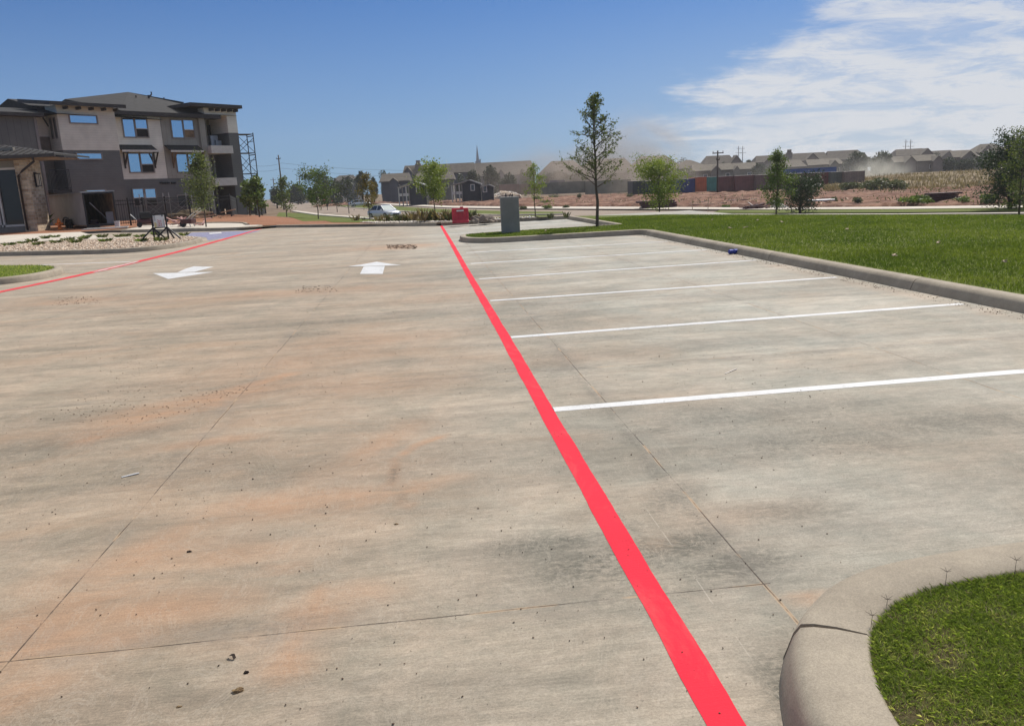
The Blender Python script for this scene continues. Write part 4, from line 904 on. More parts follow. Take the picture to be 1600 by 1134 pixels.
# awnings over the first floor windows
def awning(xa, xb, y0, y1, off):
    u0, u1 = hx(xa, y1, off+.8)[0], hx(xb, y1, off+.8)[0]; zt = hx((xa+xb)/2, y0, off)[1]; zf = hx((xa+xb)/2, y1, off+.9)[1]
    o = slab('awning', u0, u1, off, off+.9, zf, zt+.05, .08, M_SHNG)
    mb = MB(); mb.box(u0-.03, u1+.03, -off-.95, -off-.9, zf-.13, zf+.03); mb.build('fascia', M_WTRIM if xa < 230 else M_WTRIM, o)
    mb = MB()
    for u in (hx(xa+5, y1+15, off+.1)[0], hx(xb-4, y1+15, off+.1)[0]):
        mb.bar((u, -off-.02, zf-.1), (u, -off-.02, zf-1.45), .12); mb.bar((u, -off-.75, zf-.1), (u, -off-.03, zf-1.25), .10); mb.bar((u, -off-.8, zf-.13), (u, -off-.0, zf-.13), .1)
    mb.build('bracket', M_FASC if xa < 230 else M_PLY, o)
awning(190, 246, 227.5, 235, 0); awning(266, 318, 228, 235.5, .04)
# vents on the wall
mb = MB()
for px in (251, 255, 259, 263, 269, 273): u, z = hx(px, 286, .05); mb.box(u-.08, u+.08, -.16, -.02, z-.08, z+.08)
mb.build('vent', M_BLACK, apt)
mb = MB(); mb.tube([(uC-.15, -.12, zE), (uC-.15, -.12, .1)], .05, 6); mb.tube([(uA+.2, -.1, zE), (uA+.2, -.1, .1)], .05, 6); mb.build('downspout', M_FASC, apt)
# main eave and hipped roof
mb = MB(); mb.box(uA-.3, uC+1.2, -.75, .3, zE-.05, zE+.28); mb.build('eave', M_FASC, apt)
ua, za = hx(200, 144, -8); ur, zr = hx(288, 160, -8); e0 = hx(120, 160, -8)[0]; zl = hx(118, 156, -5)[1]
ze = zE+.28
mb = MB(); L0, R0 = e0-1.0, uC+3.0
mb.add([(L0, -.75, ze), (R0, -.75, ze), (R0, 16.75, ze), (L0, 16.75, ze), (ua, 8, za), (ur, 8, zr), (R0, 8, zr-.4), (L0, 8, hx(137, 157, -8)[1])],
       [(0, 1, 6, 5, 4), (0, 4, 7), (2, 3, 4, 5, 6), (3, 7, 4), (1, 2, 6), (0, 7, 3)]); mb.build('roof', M_SHNG, apt)
for (px, py) in ((208, 155), (232, 149), (252, 158)):
    u, z = hx(px, py, -5.5); mb = MB(); mb.tube([(u, 5.5, z-1.2), (u, 5.5, z)], .09, 6); mb.tube([(u, 5.5, z-.15), (u+.25, 5.4, z+.05), (u+.25, 5.4, z+.3)], .08, 6); mb.build('vent_pipe', M_FASC, apt)
# corner tower with balconies
oT = .6; tL = hx(327, 240, oT)[0]; tO = hx(326, 205, oT)[0]; oR = hx(361, 240, oT)[0]; zT = hx(350, 170, oT)[1]; zS = hx(352, 181, oT)[1]
zgr = hx(370, 208, oT)[1]; zs1a, zs1b = hx(350, 228, oT)[1], hx(350, 240, oT)[1]; zs2a, zs2b = hx(355, 278, oT)[1], hx(355, 290, oT)[1]
bx('wall', oR, uD, -12, oT, zgr, zT, M_SIDW); bx('wall', oR+.01, uD-.01, -12, oT-.02, -1.6, zgr, M_SIDG)
bx('wall', tL, oR, -.3, oT, zS, zT, M_SIDW)
bx('wall', tL-.45, tL+.15, -2.4, oT-.3, -1.6, zS, M_BATT)
bx('wall', tL, oR, -12, -2.2, -1.6, zT, M_OLIVE)
bx('wall', tL+.15, oR, -2.2, -2.16, -1.6, zs1b, M_TRIM)
for (za_, zb_) in ((zs1a, zs1b), (zs2a, zs2b)):
    bx('balcony', tL+.1, oR+.1, -2.2, oT+.25, zb_, za_, M_WTRIM)
# doors on the balconies
def door(x0, x1, z0, z1, off, m=M_WTRIM, swing=0):
    mb = MB(); h_ = z1-z0; w_ = x1-x0
    for (a, b, c, d) in ((x0, x1, z0, z0+.3), (x0, x1, z1-.18, z1), (x0, x0+.18, z0+.3, z1-.18), (x1-.18, x1, z0+.3, z1-.18)): mb.box(a, b, -off-.05, -off, c, d)
    o = mb.build('door', m, apt); q = MB(); q.box(x0+.18, x1-.18, -off-.03, -off-.005, z0+.3, z1-.18); q.build('pane', M_GLASSD, o); return o
d0 = hx(341, 210, -1.6)[0]; door(d0, d0+1.0, zs1a, zs1a+2.15, -1.6, M_DOOR)
bx('opening', hx(326, 210, -2.0)[0], hx(341, 210, -2.0)[0], -2.15, -2.05, zs1a, zs1a+2.1, M_DKOPEN)
bx('opening', hx(350, 180, -2.0)[0], hx(361, 180, -2.0)[0], -2.15, -2.05, zs1a+2.4, zs1a+2.9, M_DKOPEN)
mb = MB(); u, z = hx(334, 222, -.8); mb.box(u-.5, u+.3, .5, 1.1, zs1a, zs1a+1.0); mb.box(u-.1, u+.5, .3, .8, zs1a, zs1a+.55); mb.build('air_unit', M_STEEL, apt, bevel=.04)
d0 = hx(334, 255, -2.0)[0]; door(d0, d0+1.0, zs2a, zs2a+2.2, -2.1)
bx('opening', d0+1.35, d0+2.1, -2.15, -2.05, zs2a+.5, zs2a+2.2, M_DKOPEN)
d0 = hx(340, 310, -2.0)[0]; door(d0, d0+1.0, .1, 2.3, -2.1)
bx('opening', d0+1.35, d0+2.2, -2.15, -2.05, .2, 2.3, M_DKOPEN)
# tower roof: dark eave and a small hipped seam roof
tl2, tr2 = hx(293, 168, oT+.9)[0], hx(375, 167, oT+.9)[0]
bx('eave', tl2+.3, tr2+.2, -5.5, oT+.95, zT-.02, zT+.26, M_FASC)
ap = hx(328, 156, -1.6)
mb = MB(); q = [(tl2+.3, -oT-.95, zT+.27), (tr2+.2, -oT-.95, zT+.27), (tr2+.2, 5.5, zT+.27), (tl2+.3, 5.5, zT+.27)]
mb.add(q+[(ap[0]-.3, 1.6, ap[1]-.35), (ap[0]+.9, 1.8, ap[1]-.35)], [(0, 1, 5, 4), (1, 2, 5), (2, 3, 4, 5), (3, 0, 4)]); mb.build('roof', M_SEAM, apt)
for k in range(5):
    u = tL+.5+(uD-tL-.8)*k/4; bx('bracket', u, u+.13, oT, oT+.6, zT-.30, zT-.06, M_FASC)
# recess and the dark wing on the left, whose roof runs behind
oW = 1.0; w1 = hx(60, 230, oW)[0]; w0 = w1-30; zW = hx(40, 183, oW)[1]
bx('wall', w0, w1, -12, oW, -1.6, zW, M_BATD)
rx0, rx1 = w1-.3, b0x+.2
bx('wall', rx0, rx1, -10, -.6, hx(72, 214, -.6)[1], hx(75, 176, -.6)[1], M_SIDW); bx('wall', rx0, rx1, -10, -.58, -.3, hx(72, 214, -.6)[1], plain('brown_board', (.20, .165, .135), .8, .2, 1.5))
bx('corner_board', w1-.02, w1+.18, oW-.2, oW+.05, -1.6, zW, M_TRIM)
mb = MB(); mb.box(w0, w1+.5, -oW-.7, -oW+.1, zW, zW+.25); mb.build('eave', M_FASC, apt)
er = hx(75, 190, -1.6); mb = MB(); mb.box(w1+.2, b0x+.4, 1.0, 3.2, zW-.25, zW+.0); mb.build('eave', M_FASC, apt)
g0, zg = hx(12, 154.5, -6); g1 = hx(142, 157, -6)[0]
mb = MB(); mb.add([(g0, -oW-.7, zW+.25), (L0+4, -oW-.7+1.5, zW+.25), (g1+2, 6, zg), (g0, 6, zg), (g0, 14, zW+.25), (L0+4, 14, zW+.25)], [(0, 1, 2, 3), (3, 2, 5, 4), (0, 3, 4)]); mb.build('roof', M_SHNG, apt)
gz = hx(5, 168, -4)[1]; mb = MB(); mb.add([(w0, -oW-.7, zW+.252), (g0+.05, -oW-.7, zW+.252), (g0+.05, 4, gz), (w0, 4, gz), (w0, 12, zW+.25), (g0+.05, 12, zW+.25)], [(0, 1, 2, 3), (3, 2, 5, 4), (1, 5, 2)]); mb.build('roof', M_SHNG, apt)
# rail of a first floor landing in the recess
mb = MB(); l0, l1 = hx(72, 265, oB)[0], hx(102, 265, oB)[0]; zr0, zr1 = hx(88, 297, oB)[1], hx(88, 266, oB)[1]
for z in (zr0+.1, zr1): mb.bar((l0, -oB-.5, z), (l1, -oB-.5, z), .06)
for k in range(15): u = l0+(l1-l0)*k/14; mb.bar((u, -oB-.5, zr0), (u, -oB-.5, zr1), .03)
mb.box(l0, l1, -oB-.5, 2, zr0-.25, zr0); mb.build('railing', M_BLACK, apt)

# scaffold tower beside the building
def scaffold(name, pts, levels, label, m, w=.06, depth=1.5, brace=True, planks=True):
    a, b = Vector(pts[0]), Vector(pts[1]); d = (b-a).normalized(); n_ = Vector((-d.y, d.x, 0)); k = max(1, round((b-a).length/2.1))
    r = root(name, a, 0, label, 'scaffold'); fr = MB(); br = MB(); pk = MB()
    for i in range(k+1):
        p = (b-a)*i/k
        for o in (0, depth):
            fr.bar(p+n_*o, p+n_*o+Vector((0, 0, levels[-1]+.3)), w)
        for z in levels:
            fr.bar(p+Vector((0, 0, z)), p+n_*depth+Vector((0, 0, z)), w)
            fr.bar(p+Vector((0, 0, z-.5)), p+n_*depth+Vector((0, 0, z-.5)), w*.7)
    zz = [0]+list(levels)
    for i in range(k):
        p, q = (b-a)*i/k, (b-a)*(i+1)/k
        for z0, z1 in zip(zz, zz[1:]):
            for o in (0, depth):
                br.bar(p+n_*o+Vector((0, 0, z0+.2)), q+n_*o+Vector((0, 0, z1-.2)), w*.5); br.bar(q+n_*o+Vector((0, 0, z0+.2)), p+n_*o+Vector((0, 0, z1-.2)), w*.5)
        if planks:
            for z in levels[1:] if len(levels) > 1 else levels:
                pk = MB(); pk.box(0, 1, 0, 1, 0, 1, 0, Matrix(((q.x-p.x, n_.x*depth, 0, p.x), (q.y-p.y, n_.y*depth, 0, p.y), (0, 0, .06, z), (0, 0, 0, 1)))); pk.build('plank', M_FASC, r)
    fr.build('frame', m, r); br.build('brace', m, r)
    return r
sa = B(386, 330, 80); sb = B(409, 330, 81)
scaffold('scaffold_tower', [sa, sb], [2.1, 4.1, 6.1, 7.9], 'tall scaffold frames standing right of the apartment building', M_BLACK, .08)
s1 = G(232, 346); s2 = G(338, 339)
scaffold('scaffold_row', [s1, s2], [1.75], 'low row of scaffold frames with crossed braces in front of the apartments', M_STEEL, .05, 1.0, planks=False)

# ================================================================== CLUBHOUSE AT THE LEFT EDGE
def stone_mat():
    m, t, p, o = mat('limestone_blocks'); s = N(t, 'ShaderNodeSeparateXYZ'); L(t, coords(t), s.inputs[0])
    c_ = N(t, 'ShaderNodeCombineXYZ'); L(t, mth(t, 'ADD', s.outputs[0], s.outputs[1]), c_.inputs[0]); L(t, s.outputs[2], c_.inputs[1])
    b = N(t, 'ShaderNodeTexBrick'); L(t, c_.outputs[0], b.inputs['Vector']); b.inputs['Scale'].default_value = 1.0
    b.inputs['Brick Width'].default_value = .42; b.inputs['Row Height'].default_value = .17; b.inputs['Mortar Size'].default_value = .012; b.offset = .37; b.squash = .8; b.squash_frequency = 3
    b.inputs['Color1'].default_value = (.68, .54, .38, 1); b.inputs['Color2'].default_value = (.36, .25, .16, 1); b.inputs['Mortar'].default_value = (.52, .46, .38, 1)
    n = noi(t, coords(t), 5, 5, .7); L(t, mixc(t, ramp(t, n, .3, .7), mixc(t, 1.0, b.outputs['Color'], (.72, .72, .72), 'MULTIPLY'), b.outputs['Color']), p.inputs['Base Color'])
    p.inputs['Roughness'].default_value = .9; bump(t, p, mth(t, 'ADD', mth(t, 'SUBTRACT', 1, b.outputs['Fac']), n), .8, .04); return m
M_STONE = stone_mat()
M_GLC = glass_mat('clubhouse_glass', (.5, .5, .5), (.03, .03, .028), .04); M_GLC.node_tree.nodes['Principled BSDF'].inputs['Specular IOR Level'].default_value = .15
cb = P(60, 361.5, .12); CF = Frame((cb.x, cb.y, .12), 0.0); ch = root('clubhouse', CF.o, 0, 'stone pillared clubhouse corner with glass doors at the left edge', 'building')
zc_ = CF.hit(50, 246, 0)[1]; pw = -CF.hit(39, 355, 0)[0]
def cx_(nm, x0, x1, y0, y1, z0, z1, m, bevel=0, par=None):
    mb = MB(); mb.box(x0, x1, y0, y1, z0, z1); return mb.build(nm, m, par or ch, bevel=bevel)
cx_('pillar', -pw, 0, 0, 1.75, -.1, zc_-.05, M_STONE, .02)
wl = -9.0; zh = zc_+.05
M_CLB = lines('taupe_board', (.20, .18, .15), 0, .3, .08, .8)
zwt = CF.hit(10, 262, 0)[1]
cx_('wall', wl, -pw-.02, .25, .55, zwt, zh+.6, M_CLB); cx_('wall', wl, -pw-.02, .25, .55, -.1, .35, M_CLB)
cx_('wall', wl, -.3, 1.76, 2.1, -.1, zh+.2, M_CLB)
# glass front: mullions and panes
xg1 = CF.hit(36, 340, 0)[0]
cx_('wall', xg1, -pw-.02, .27, .53, .35, zwt, M_CLB)
gw = cx_('window', wl, xg1, .36, .40, .35, zwt, M_GLC)
mb = MB()
for x in (xg1, xg1-1.25, xg1-1.45, xg1-2.9, xg1-3.1, xg1-4.6, xg1-6): mb.box(x-.05, x+.05, .22, .42, .35, zwt)
mb.box(wl, xg1, .22, .42, .35, .47); mb.box(wl, xg1, .22, .42, zwt-.12, zwt); mb.build('frame', M_WTRIM, gw)
# roof slab, seams, gutter
ce = CF.hit(86, 241, -1.0); e0_ = CF.hit(86, 241, 1.1); zf = e0_[1]
def cslab(nm, x0, x1, y0, z0, y1, z1, t, m):
    mb = MB(); vs = [(x0, y0, z0), (x1, y0, z0), (x1, y1, z1), (x0, y1, z1)]; vs += [(x, y, z-t) for x, y, z in vs]
    mb.add(vs, [(0, 1, 2, 3), (7, 6, 5, 4), (0, 4, 5, 1), (1, 5, 6, 2), (2, 6, 7, 3), (3, 7, 4, 0)]); return mb.build(nm, m, ch)
mb = MB(); yr_ = 2.4; zr_ = CF.hit(0, 227, -yr_)[1]; xh = e0_[0]-4.3
vs = [(wl, -1.1, zf+.06), (e0_[0], -1.1, zf+.06), (xh, yr_, zr_), (wl, yr_, zr_+.05), (e0_[0], 4, zf+.06)]; vs += [(x, y, z-.10) for x, y, z in vs]
mb.add(vs, [(0, 1, 2, 3), (1, 4, 2), (8, 7, 6, 5), (7, 9, 6), (0, 5, 6, 1), (1, 6, 9, 4)]); rf = mb.build('roof', M_SHNG, ch)
cslab('soffit', wl, e0_[0]-.1, -1.0, zf-.14, 2.6, zf-.10, .06, M_PLY)
mb = MB()
for k in range(22):
    x = e0_[0]-.1-k*.42; f_ = min(1.0, (e0_[0]-x)/4.3)
    if x > wl: mb.bar((x, -1.1, zf+.09), (x, -1.1+(yr_+1.1)*f_, zf+.09+(zr_-zf-.06)*f_), .03, .05)
mb.build('seam', M_FASC, rf)
mb = MB(); mb.box(wl, e0_[0]+.02, -1.25, -1.12, zf-.14, zf+.06); mb.build('gutter', M_FASC, ch, bevel=.02)
mb = MB(); xd = CF.hit(26, 262, .12)[0]; xt = CF.hit(57, 248, .6)[0]
mb.tube([(xt, -1.15, zf-.1), (xt, -1.0, zf-.35), (xd+.3, -.2, zf-.85), (xd, -.12, zf-1.1), (xd+.0, -.12, .1)], .065, 8); mb.build('downspout', M_FASC, ch, smooth=True)
# wall lantern on the sunlit flank
zl0 = CF.hit(60, 291, 0)[1]; zl1 = CF.hit(58, 270, 0)[1]
lam = cx_('lantern', .02, .10, .62, .86, zl0-.05, zl1+.05, M_BLACK)
cx_('lamp_glass', .10, .26, .66, .82, zl0+.05, zl1-.06, plain('frosted_glass', (.55, .50, .40), .4, .1), 0, lam)
mb = MB()
for y in (.64, .84):
    for x in (.10, .28): mb.bar((x, y, zl0), (x, y, zl1), .025)
mb.box(.05, .31, .61, .87, zl1-.05, zl1); mb.box(.05, .31, .61, .87, zl0, zl0+.04); mb.build('lantern_frame', M_BLACK, lam)

# ================================================================== TRAILER, HYDRANT AND THE CLUTTER BY THE CLUBHOUSE
tb = P(138, 357.5, .12); ta = math.atan2(*reversed(cam2w(math.cos(math.radians(20)), math.sin(math.radians(20)))[:2]))
TF = Frame((tb.x, tb.y, .12), ta)
tr = root('cargo_trailer', TF.o, ta, 'pale walled enclosed trailer with its rear open, behind the orange hydrant', 'trailer')
M_TRW = plain('trailer_skin', (.40, .375, .345), .45, .2, .7); W2 = TF.hit(182, 340, 0)[0]; TH = TF.hit(140, 301, 0)[1]; TL = 4.0
# the side that shows runs from the near corner away to the left
sd_ = (TF.I.to_3x3()@(P(78, 356.5, .12)-P(138, 357.5, .12))); dsn = Vector((sd_.x, max(sd_.y, 1.2), 0)).normalized(); TLn = Vector((sd_.x, sd_.y, 0)).length
def trq(pts, nm, m, t=.05, par=tr):
    mb = MB(); a, b = Vector((*pts[0], 0)), Vector((*pts[1], 0)); n_ = (b-a).cross(Vector((0, 0, 1))).normalized()*t
    z0, z1 = pts[2]; vs = [(a.x, a.y, z0), (b.x, b.y, z0), (b.x+n_.x, b.y+n_.y, z0), (a.x+n_.x, a.y+n_.y, z0)]; vs += [(x, y, z1) for x, y, z in vs]
    mb.add(vs, [(0, 1, 2, 3), (7, 6, 5, 4), (0, 4, 5, 1), (1, 5, 6, 2), (2, 6, 7, 3), (3, 7, 4, 0)]); return mb.build(nm, m, par)
A0 = (0, 0); A1 = (sd_.x, sd_.y+1.4); C0 = (W2, .0); C1 = (W2+A1[0], A1[1])
trq([A0, A1, (.22, TH)], 'side_wall', M_TRW, .05); trq([C0, C1, (.22, TH)], 'side_wall', M_PLY, .05); trq([A1, C1, (.22, TH)], 'front_wall', M_PLY, .05)
def para(z0, z1, nm, m, ex=.0):
    mb = MB(); q = [(A0[0]-ex, A0[1]-ex), (C0[0]+ex, C0[1]-ex), (C1[0]+ex, C1[1]+ex), (A1[0]-ex, A1[1]+ex)]; mb.prism(q, z0, z1); return mb.build(nm, m, tr)
para(TH, TH+.07, 'roof', M_STEEL, .12); para(.14, .22, 'floor', M_PLY)
mb = MB()
for p_ in (A0, C0): mb.box(p_[0]-.05, p_[0]+.05, p_[1]-.06, p_[1]+.04, .1, TH)
mb.box(0, W2, -.07, .02, TH-.10, TH-.002); mb.box(0, W2, -.07, .02, .1, .22); mb.build('door_frame', M_BLACK, tr)
mb = MB(); c_ = Vector((*A1, 0))*.42
wl_ = MB(); dv = Vector((*A1, 0)).normalized(); nv = Vector((dv.y, -dv.x, 0)); nv = nv if nv.y < 0 else -nv
for s_ in (-.42, .42):
    cc = c_+dv*s_; pts = [cc+nv*.06, cc+nv*.26]; wl_.tube([p+Vector((0, 0, .30)) for p in pts], .30, 16)
wl_.build('wheel', plain('tyre_rubber', (.012, .012, .012), .8, .2), tr, smooth=False)
fp = [c_+dv*x+nv*.30+Vector((0, 0, z)) for x, z in ((-.95, .18), (-.85, .50), (-.6, .66), (0, .70), (.6, .66), (.85, .50), (.95, .18))]
mb.tube(fp, .055, 6); mb.build('fender', M_BLACK, tr, smooth=True)
mb = MB(); mb.bar((W2*.35, .35, .22), (W2*.62, .9, .25), .04); mb.bar((W2*.18, -.05, TH*.72), (W2*.72, 1.2, .25), .05); mb.build('prop', M_STEEL, tr)
mb = MB(); mb.box(W2*.62, W2*.88, .6, 1.1, .22, .95); mb.build('cabinet', M_DOOR, tr, bevel=.02)
def put(mb, name, m, loc, label, cat, rz=0, smooth=False, bevel=0, group=None):
    o = mb.build(name, m, None, smooth=smooth, bevel=bevel); o.location = loc; o.rotation_euler = (0, 0, rz); return tag(o, label, cat, group)
# hydrant
M_ORH = plain('orange_enamel', (.90, .22, .02), .35, .15, 5)
q = P(94, 359, .12); hy = root('fire_hydrant', (q.x, q.y, .12), 0, 'small orange fire hydrant in front of the pale trailer', 'fire hydrant')
mb = MB(); mb.lathe([(.15, 0), (.15, .05), (.10, .06), (.10, .42), (.13, .43), (.13, .48), (.11, .50), (.10, .56), (.07, .63), (.03, .66), (.03, .71), (.0, .71)], 16); mb.build('body', M_ORH, hy, smooth=True)
for s_, r_, l_ in ((1, .055, .20), (-1, .055, .20)):
    mb = MB(); mb.tube([(0, 0, .36), (s_*l_, 0, .36)], r_, 12); mb.tube([(s_*l_*.8, 0, .36), (s_*(l_+.03), 0, .36)], r_*1.25, 6); mb.build('side_outlet', M_ORH, hy)
mb = MB(); mb.tube([(0, 0, .32), (0, -.19, .32)], .075, 12); mb.tube([(0, -.16, .32), (0, -.23, .32)], .09, 6); mb.build('front_outlet', M_ORH, hy)
# bucket, planks, debris
M_PLAS = plain('white_plastic', (.62, .62, .62), .45, .12, 4)
q = P(184, 356, .12); bk = root('bucket', (q.x, q.y, .12), 0, 'white plastic bucket just right of the open trailer', 'bucket')
mb = MB(); mb.lathe([(.13, 0), (.16, .36), (.17, .36), (.17, .40), (.15, .40), (.145, .05), (0, .05)], 16); mb.build('pail', M_PLAS, bk, smooth=False); mb = MB(); mb.tube([(-.16, 0, .37), (-.12, -.1, .30), (0, -.17, .26), (.12, -.1, .30), (.16, 0, .37)], .006, 4); mb.build('handle', M_STEEL, bk)
mb = MB()
for k in range(3): mb.box(-1.3+.1*k, 1.2, -.2+.16*k, -.06+.16*k, .0+.02*k, .05+.02*k)
q = P(166, 358, .12); put(mb, 'board_pile', M_WTRIM, (q.x, q.y, .135), 'pale boards lying on the ground below the trailer opening', 'boards', .1)
M_PINK = plain('faded_pink_plastic', (.45, .25, .22), .7, .3, 4); M_MRN = plain('maroon_paint', (.075, .022, .022), .6, .35, 3); M_LUM = plain('bare_lumber', (.48, .36, .25), .8, .25, 3)
mb = MB(); q = P(148, 356, .12)
mb.box(-.3, .3, -.2, .2, 0, .35); mb.box(-.2, .25, -.15, .15, .35, .5); put(mb, 'tool_box', M_MRN, (q.x, q.y, .12), 'dark red box on the ground inside the trailer opening', 'tool box', .3, bevel=.03)
q = P(229, 355, .13); c = root('portable_compressor', (q.x, q.y, .14), .3, 'dark machine standing just left of the notice board', 'compressor')
mb = MB(); mb.tube([(-.45, 0, .32), (.45, 0, .32)], .17, 12); mb.build('tank', M_MRN, c, smooth=False); mb = MB(); mb.box(-.28, .3, -.18, .18, .48, .85); mb.build('motor', M_BLACK, c, bevel=.05)
mb = MB(); mb.tube([(-.35, -.2, .15), (-.35, .2, .15)], .15, 12); mb.build('wheel', M_BLACK, c); mb = MB(); mb.bar((.4, 0, .0), (.4, 0, .3), .05); mb.build('leg', M_BLACK, c); mb = MB(); mb.tube([(-.45, -.15, .4), (-.75, -.15, .75), (-.75, .15, .75), (-.45, .15, .4)], .02, 6); mb.build('handle', M_STEEL, c)
# heap of offcuts and a hand cart on the second island
q = P(284, 354, .14)
rs = np.random.default_rng(4); mb = MB()
for k in range(26):
    x, y, z = rs.normal()*.55, rs.normal()*.3, rs.random()*.3*1; L_ = .25+.5*rs.random(); a_ = rs.random()*3.1
    mb.bar((x, y, z), (x+math.cos(a_)*L_, y+math.sin(a_)*L_, z+rs.normal()*.12+.05), .10, .05)
put(mb, 'offcut_heap', M_PINK, (q.x, q.y, .16), 'heap of pinkish offcuts on the paved island left of the conical tree', 'debris')
q = P(296, 354.5, .14); c = root('hand_cart', (q.x, q.y, .14), -.3, 'reddish hand cart with raised handles by the offcut heap', 'hand cart')
mb = MB(); mb.box(-.35, .3, -.25, .25, .18, .42); mb.build('tray', M_MRN, c, bevel=.04); 
for y_ in (-.2, .2): mb = MB(); mb.tube([(-.2, y_, .25), (.35, y_, .65), (.9, y_, .95)], .025, 6); mb.build('handle', M_WTRIM, c)
mb = MB(); mb.tube([(-.35, -.06, .17), (-.35, .06, .17)], .17, 14); mb.build('wheel', M_BLACK, c); mb = MB(); mb.bar((.15, -.2, .2), (.2, -.2, 0), .03); mb.bar((.15, .2, .2), (.2, .2, 0), .03); mb.build('leg', M_STEEL, c)
# notice board on two tripod feet
def bd_pt(px, py, Y0): return Vector(CFb.hit(px, py, 0))
nb_ = P(242, 376.5, .13); CFb = Frame((nb_.x, nb_.y, .13), math.radians(8)); nbd = root('notice_board', CFb.o, CFb.ang, 'white notice board on two black tripod legs standing in the gravel island', 'sign')
xl, zt = CFb.hit(234.5, 336, 0); zb_ = CFb.hit(238, 356.5, 0)[1]; xr = CFb.hit(259.5, 345, 0)[0]; xl = CFb.hit(237.5, 346, 0)[0]
mb = MB(); mb.box(xl+.05, xr-.05, -.015, .015, zb_, zt); mb.build('panel', plain('white_board', (.72, .73, .72), .5, .05), nbd)
for (x, py) in ((xl, 377), (xr, 374)):
    mb = MB(); mb.bar((x, 0, 0), (x, 0, zt+.05), .05)
    for an in (-2.6, -.5, 1.3): mb.bar((x, 0, .48), (x+math.cos(an)*.55, math.sin(an)*.45, 0), .045)
    mb.build('leg', M_BLACK, nbd)
mb = MB(); mb.bar((xl, 0, zt), (xr, 0, zt), .04); mb.bar((xl, 0, zb_), (xr, 0, zb_), .04); mb.build('rail', M_BLACK, nbd)
M_YEL = plain('yellow_ink', (.70, .52, .10), .6, .1); M_RINK = plain('red_ink', (.50, .10, .12), .6, .1); M_GINK = plain('grey_ink', (.20, .22, .22), .6, .1)
w_, h_ = xr-xl-.1, zt-zb_; X0 = xl+.05
def ink(cells, m, nm='print'):
    mb = MB()
    for (a, b, c, d) in cells: mb.box(X0+a*w_, X0+b*w_, -.021, -.016, zb_+c*h_, zb_+d*h_)
    mb.build(nm, m, nbd)
rs = np.random.default_rng(12)
ink([(.04+.02*(k % 2), .20, .92-.075*k, .955-.075*k) for k in range(6)]+[(.88, .93, .15+.11*k, .21+.11*k) for k in range(5)]+[(.75, .9, .83, .96)], M_GINK)
ink([(.05, .19, .04+.08*k, .09+.08*k) for k in range(5)]+[(.24, .28, .05, .35)], M_YEL)
ink([(.36+.0*k, .42, .08+.12*k, .13+.12*k) for k in range(5)]+[(.45, .55, .12+.12*k, .19+.12*k) for k in range(4)]+[(.62, .70, .14+.12*k, .20+.12*k) for k in range(4)], M_RINK)
# low plants and stones in the gravel island
gpos = [(14, 384), (37, 381), (50, 378), (87, 371), (107, 376), (88, 380), (135, 371), (160, 371), (198, 369), (165, 378), (130, 374), (186, 370), (222, 378), (252, 377), (287, 368), (218, 371), (72, 373), (118, 380), (245, 367), (60, 383)]
for k, (px, py) in enumerate(gpos):
    q = P(px, py, .13); tuft('shrub_clump', (q.x, q.y, .13), .13+.07*random.random(), .20, 70, 'oak' if k % 3 else 'mid', 'small plant in the gravel island, %s' % ['nearest the left frame edge', 'second from the left frame edge', 'third from the left frame edge', 'upper left', 'just left of the middle one', 'left of centre near the kerb', 'central, upper row', 'right of the central one, upper row', 'below the white bucket', 'below the trailer opening', 'in the centre', 'left of the plant below the bucket', 'at the left foot of the notice board', 'under the notice board', 'at the far right tip', 'just behind the notice board leg', 'below the hydrant', 'near the kerb in the middle', 'behind the notice board', 'closest to the kerb on the left'][k], 'plant', 'plants in the gravel island', seed=k)
for k, (px, py, s_) in enumerate([(8, 360, 1.0), (45, 360, 1.3)]):
    q = P(px, py, .13); tuft('grass_clump', (q.x, q.y, .13), .75*s_, .75*s_, 420, 'mid', ['green grass clump at the very left below the clubhouse glass', 'green grass clump at the foot of the stone pillar'][k], 'plant', 'grass clumps by the clubhouse', seed=90+k)
def stones(name, poly, n, smin, smax, m, label, zf, seed=0):
    rs = np.random.default_rng(seed+700); xs_ = [p[0] for p in poly]; ys_ = [p[1] for p in poly]
    x = rs.random(n*4)*(max(xs_)-min(xs_))+min(xs_); y = rs.random(n*4)*(max(ys_)-min(ys_))+min(ys_); ok = inpoly(x, y, poly); x, y = x[ok][:n], y[ok][:n]; k = len(x)
    base = np.array([(1, 0, 0), (0, 1, 0), (-1, 0, 0), (0, -1, 0), (.3, .2, .75), (0, 0, -.6)], float); fc = np.array([(0, 1, 4), (1, 2, 4), (2, 3, 4), (3, 0, 4), (1, 0, 5), (2, 1, 5), (3, 2, 5), (0, 3, 5)])
    s_ = (smin+(smax-smin)*rs.random(k)**2)[:, None, None]; an = rs.random(k)*6.28; c_, d_ = np.cos(an), np.sin(an)
    Vb = base[None]*(1+.35*rs.normal(size=(k, 6, 3)))*s_; Vr = Vb.copy(); Vr[:, :, 0] = Vb[:, :, 0]*c_[:, None]-Vb[:, :, 1]*d_[:, None]; Vr[:, :, 1] = Vb[:, :, 0]*d_[:, None]+Vb[:, :, 1]*c_[:, None]
    z_ = np.array([zf(a, b) for a, b in zip(x, y)]); Vr += np.stack([x, y, z_], 1)[:, None]
    o = arrmesh(name, Vr.reshape(-1, 3), (fc[None]+(np.arange(k)*6)[:, None, None]).reshape(-1, 3), m, None, np.repeat(rs.random(k), 6)); return tag(o, label, 'gravel' if 'gravel' in name else 'stones', kind='stuff')
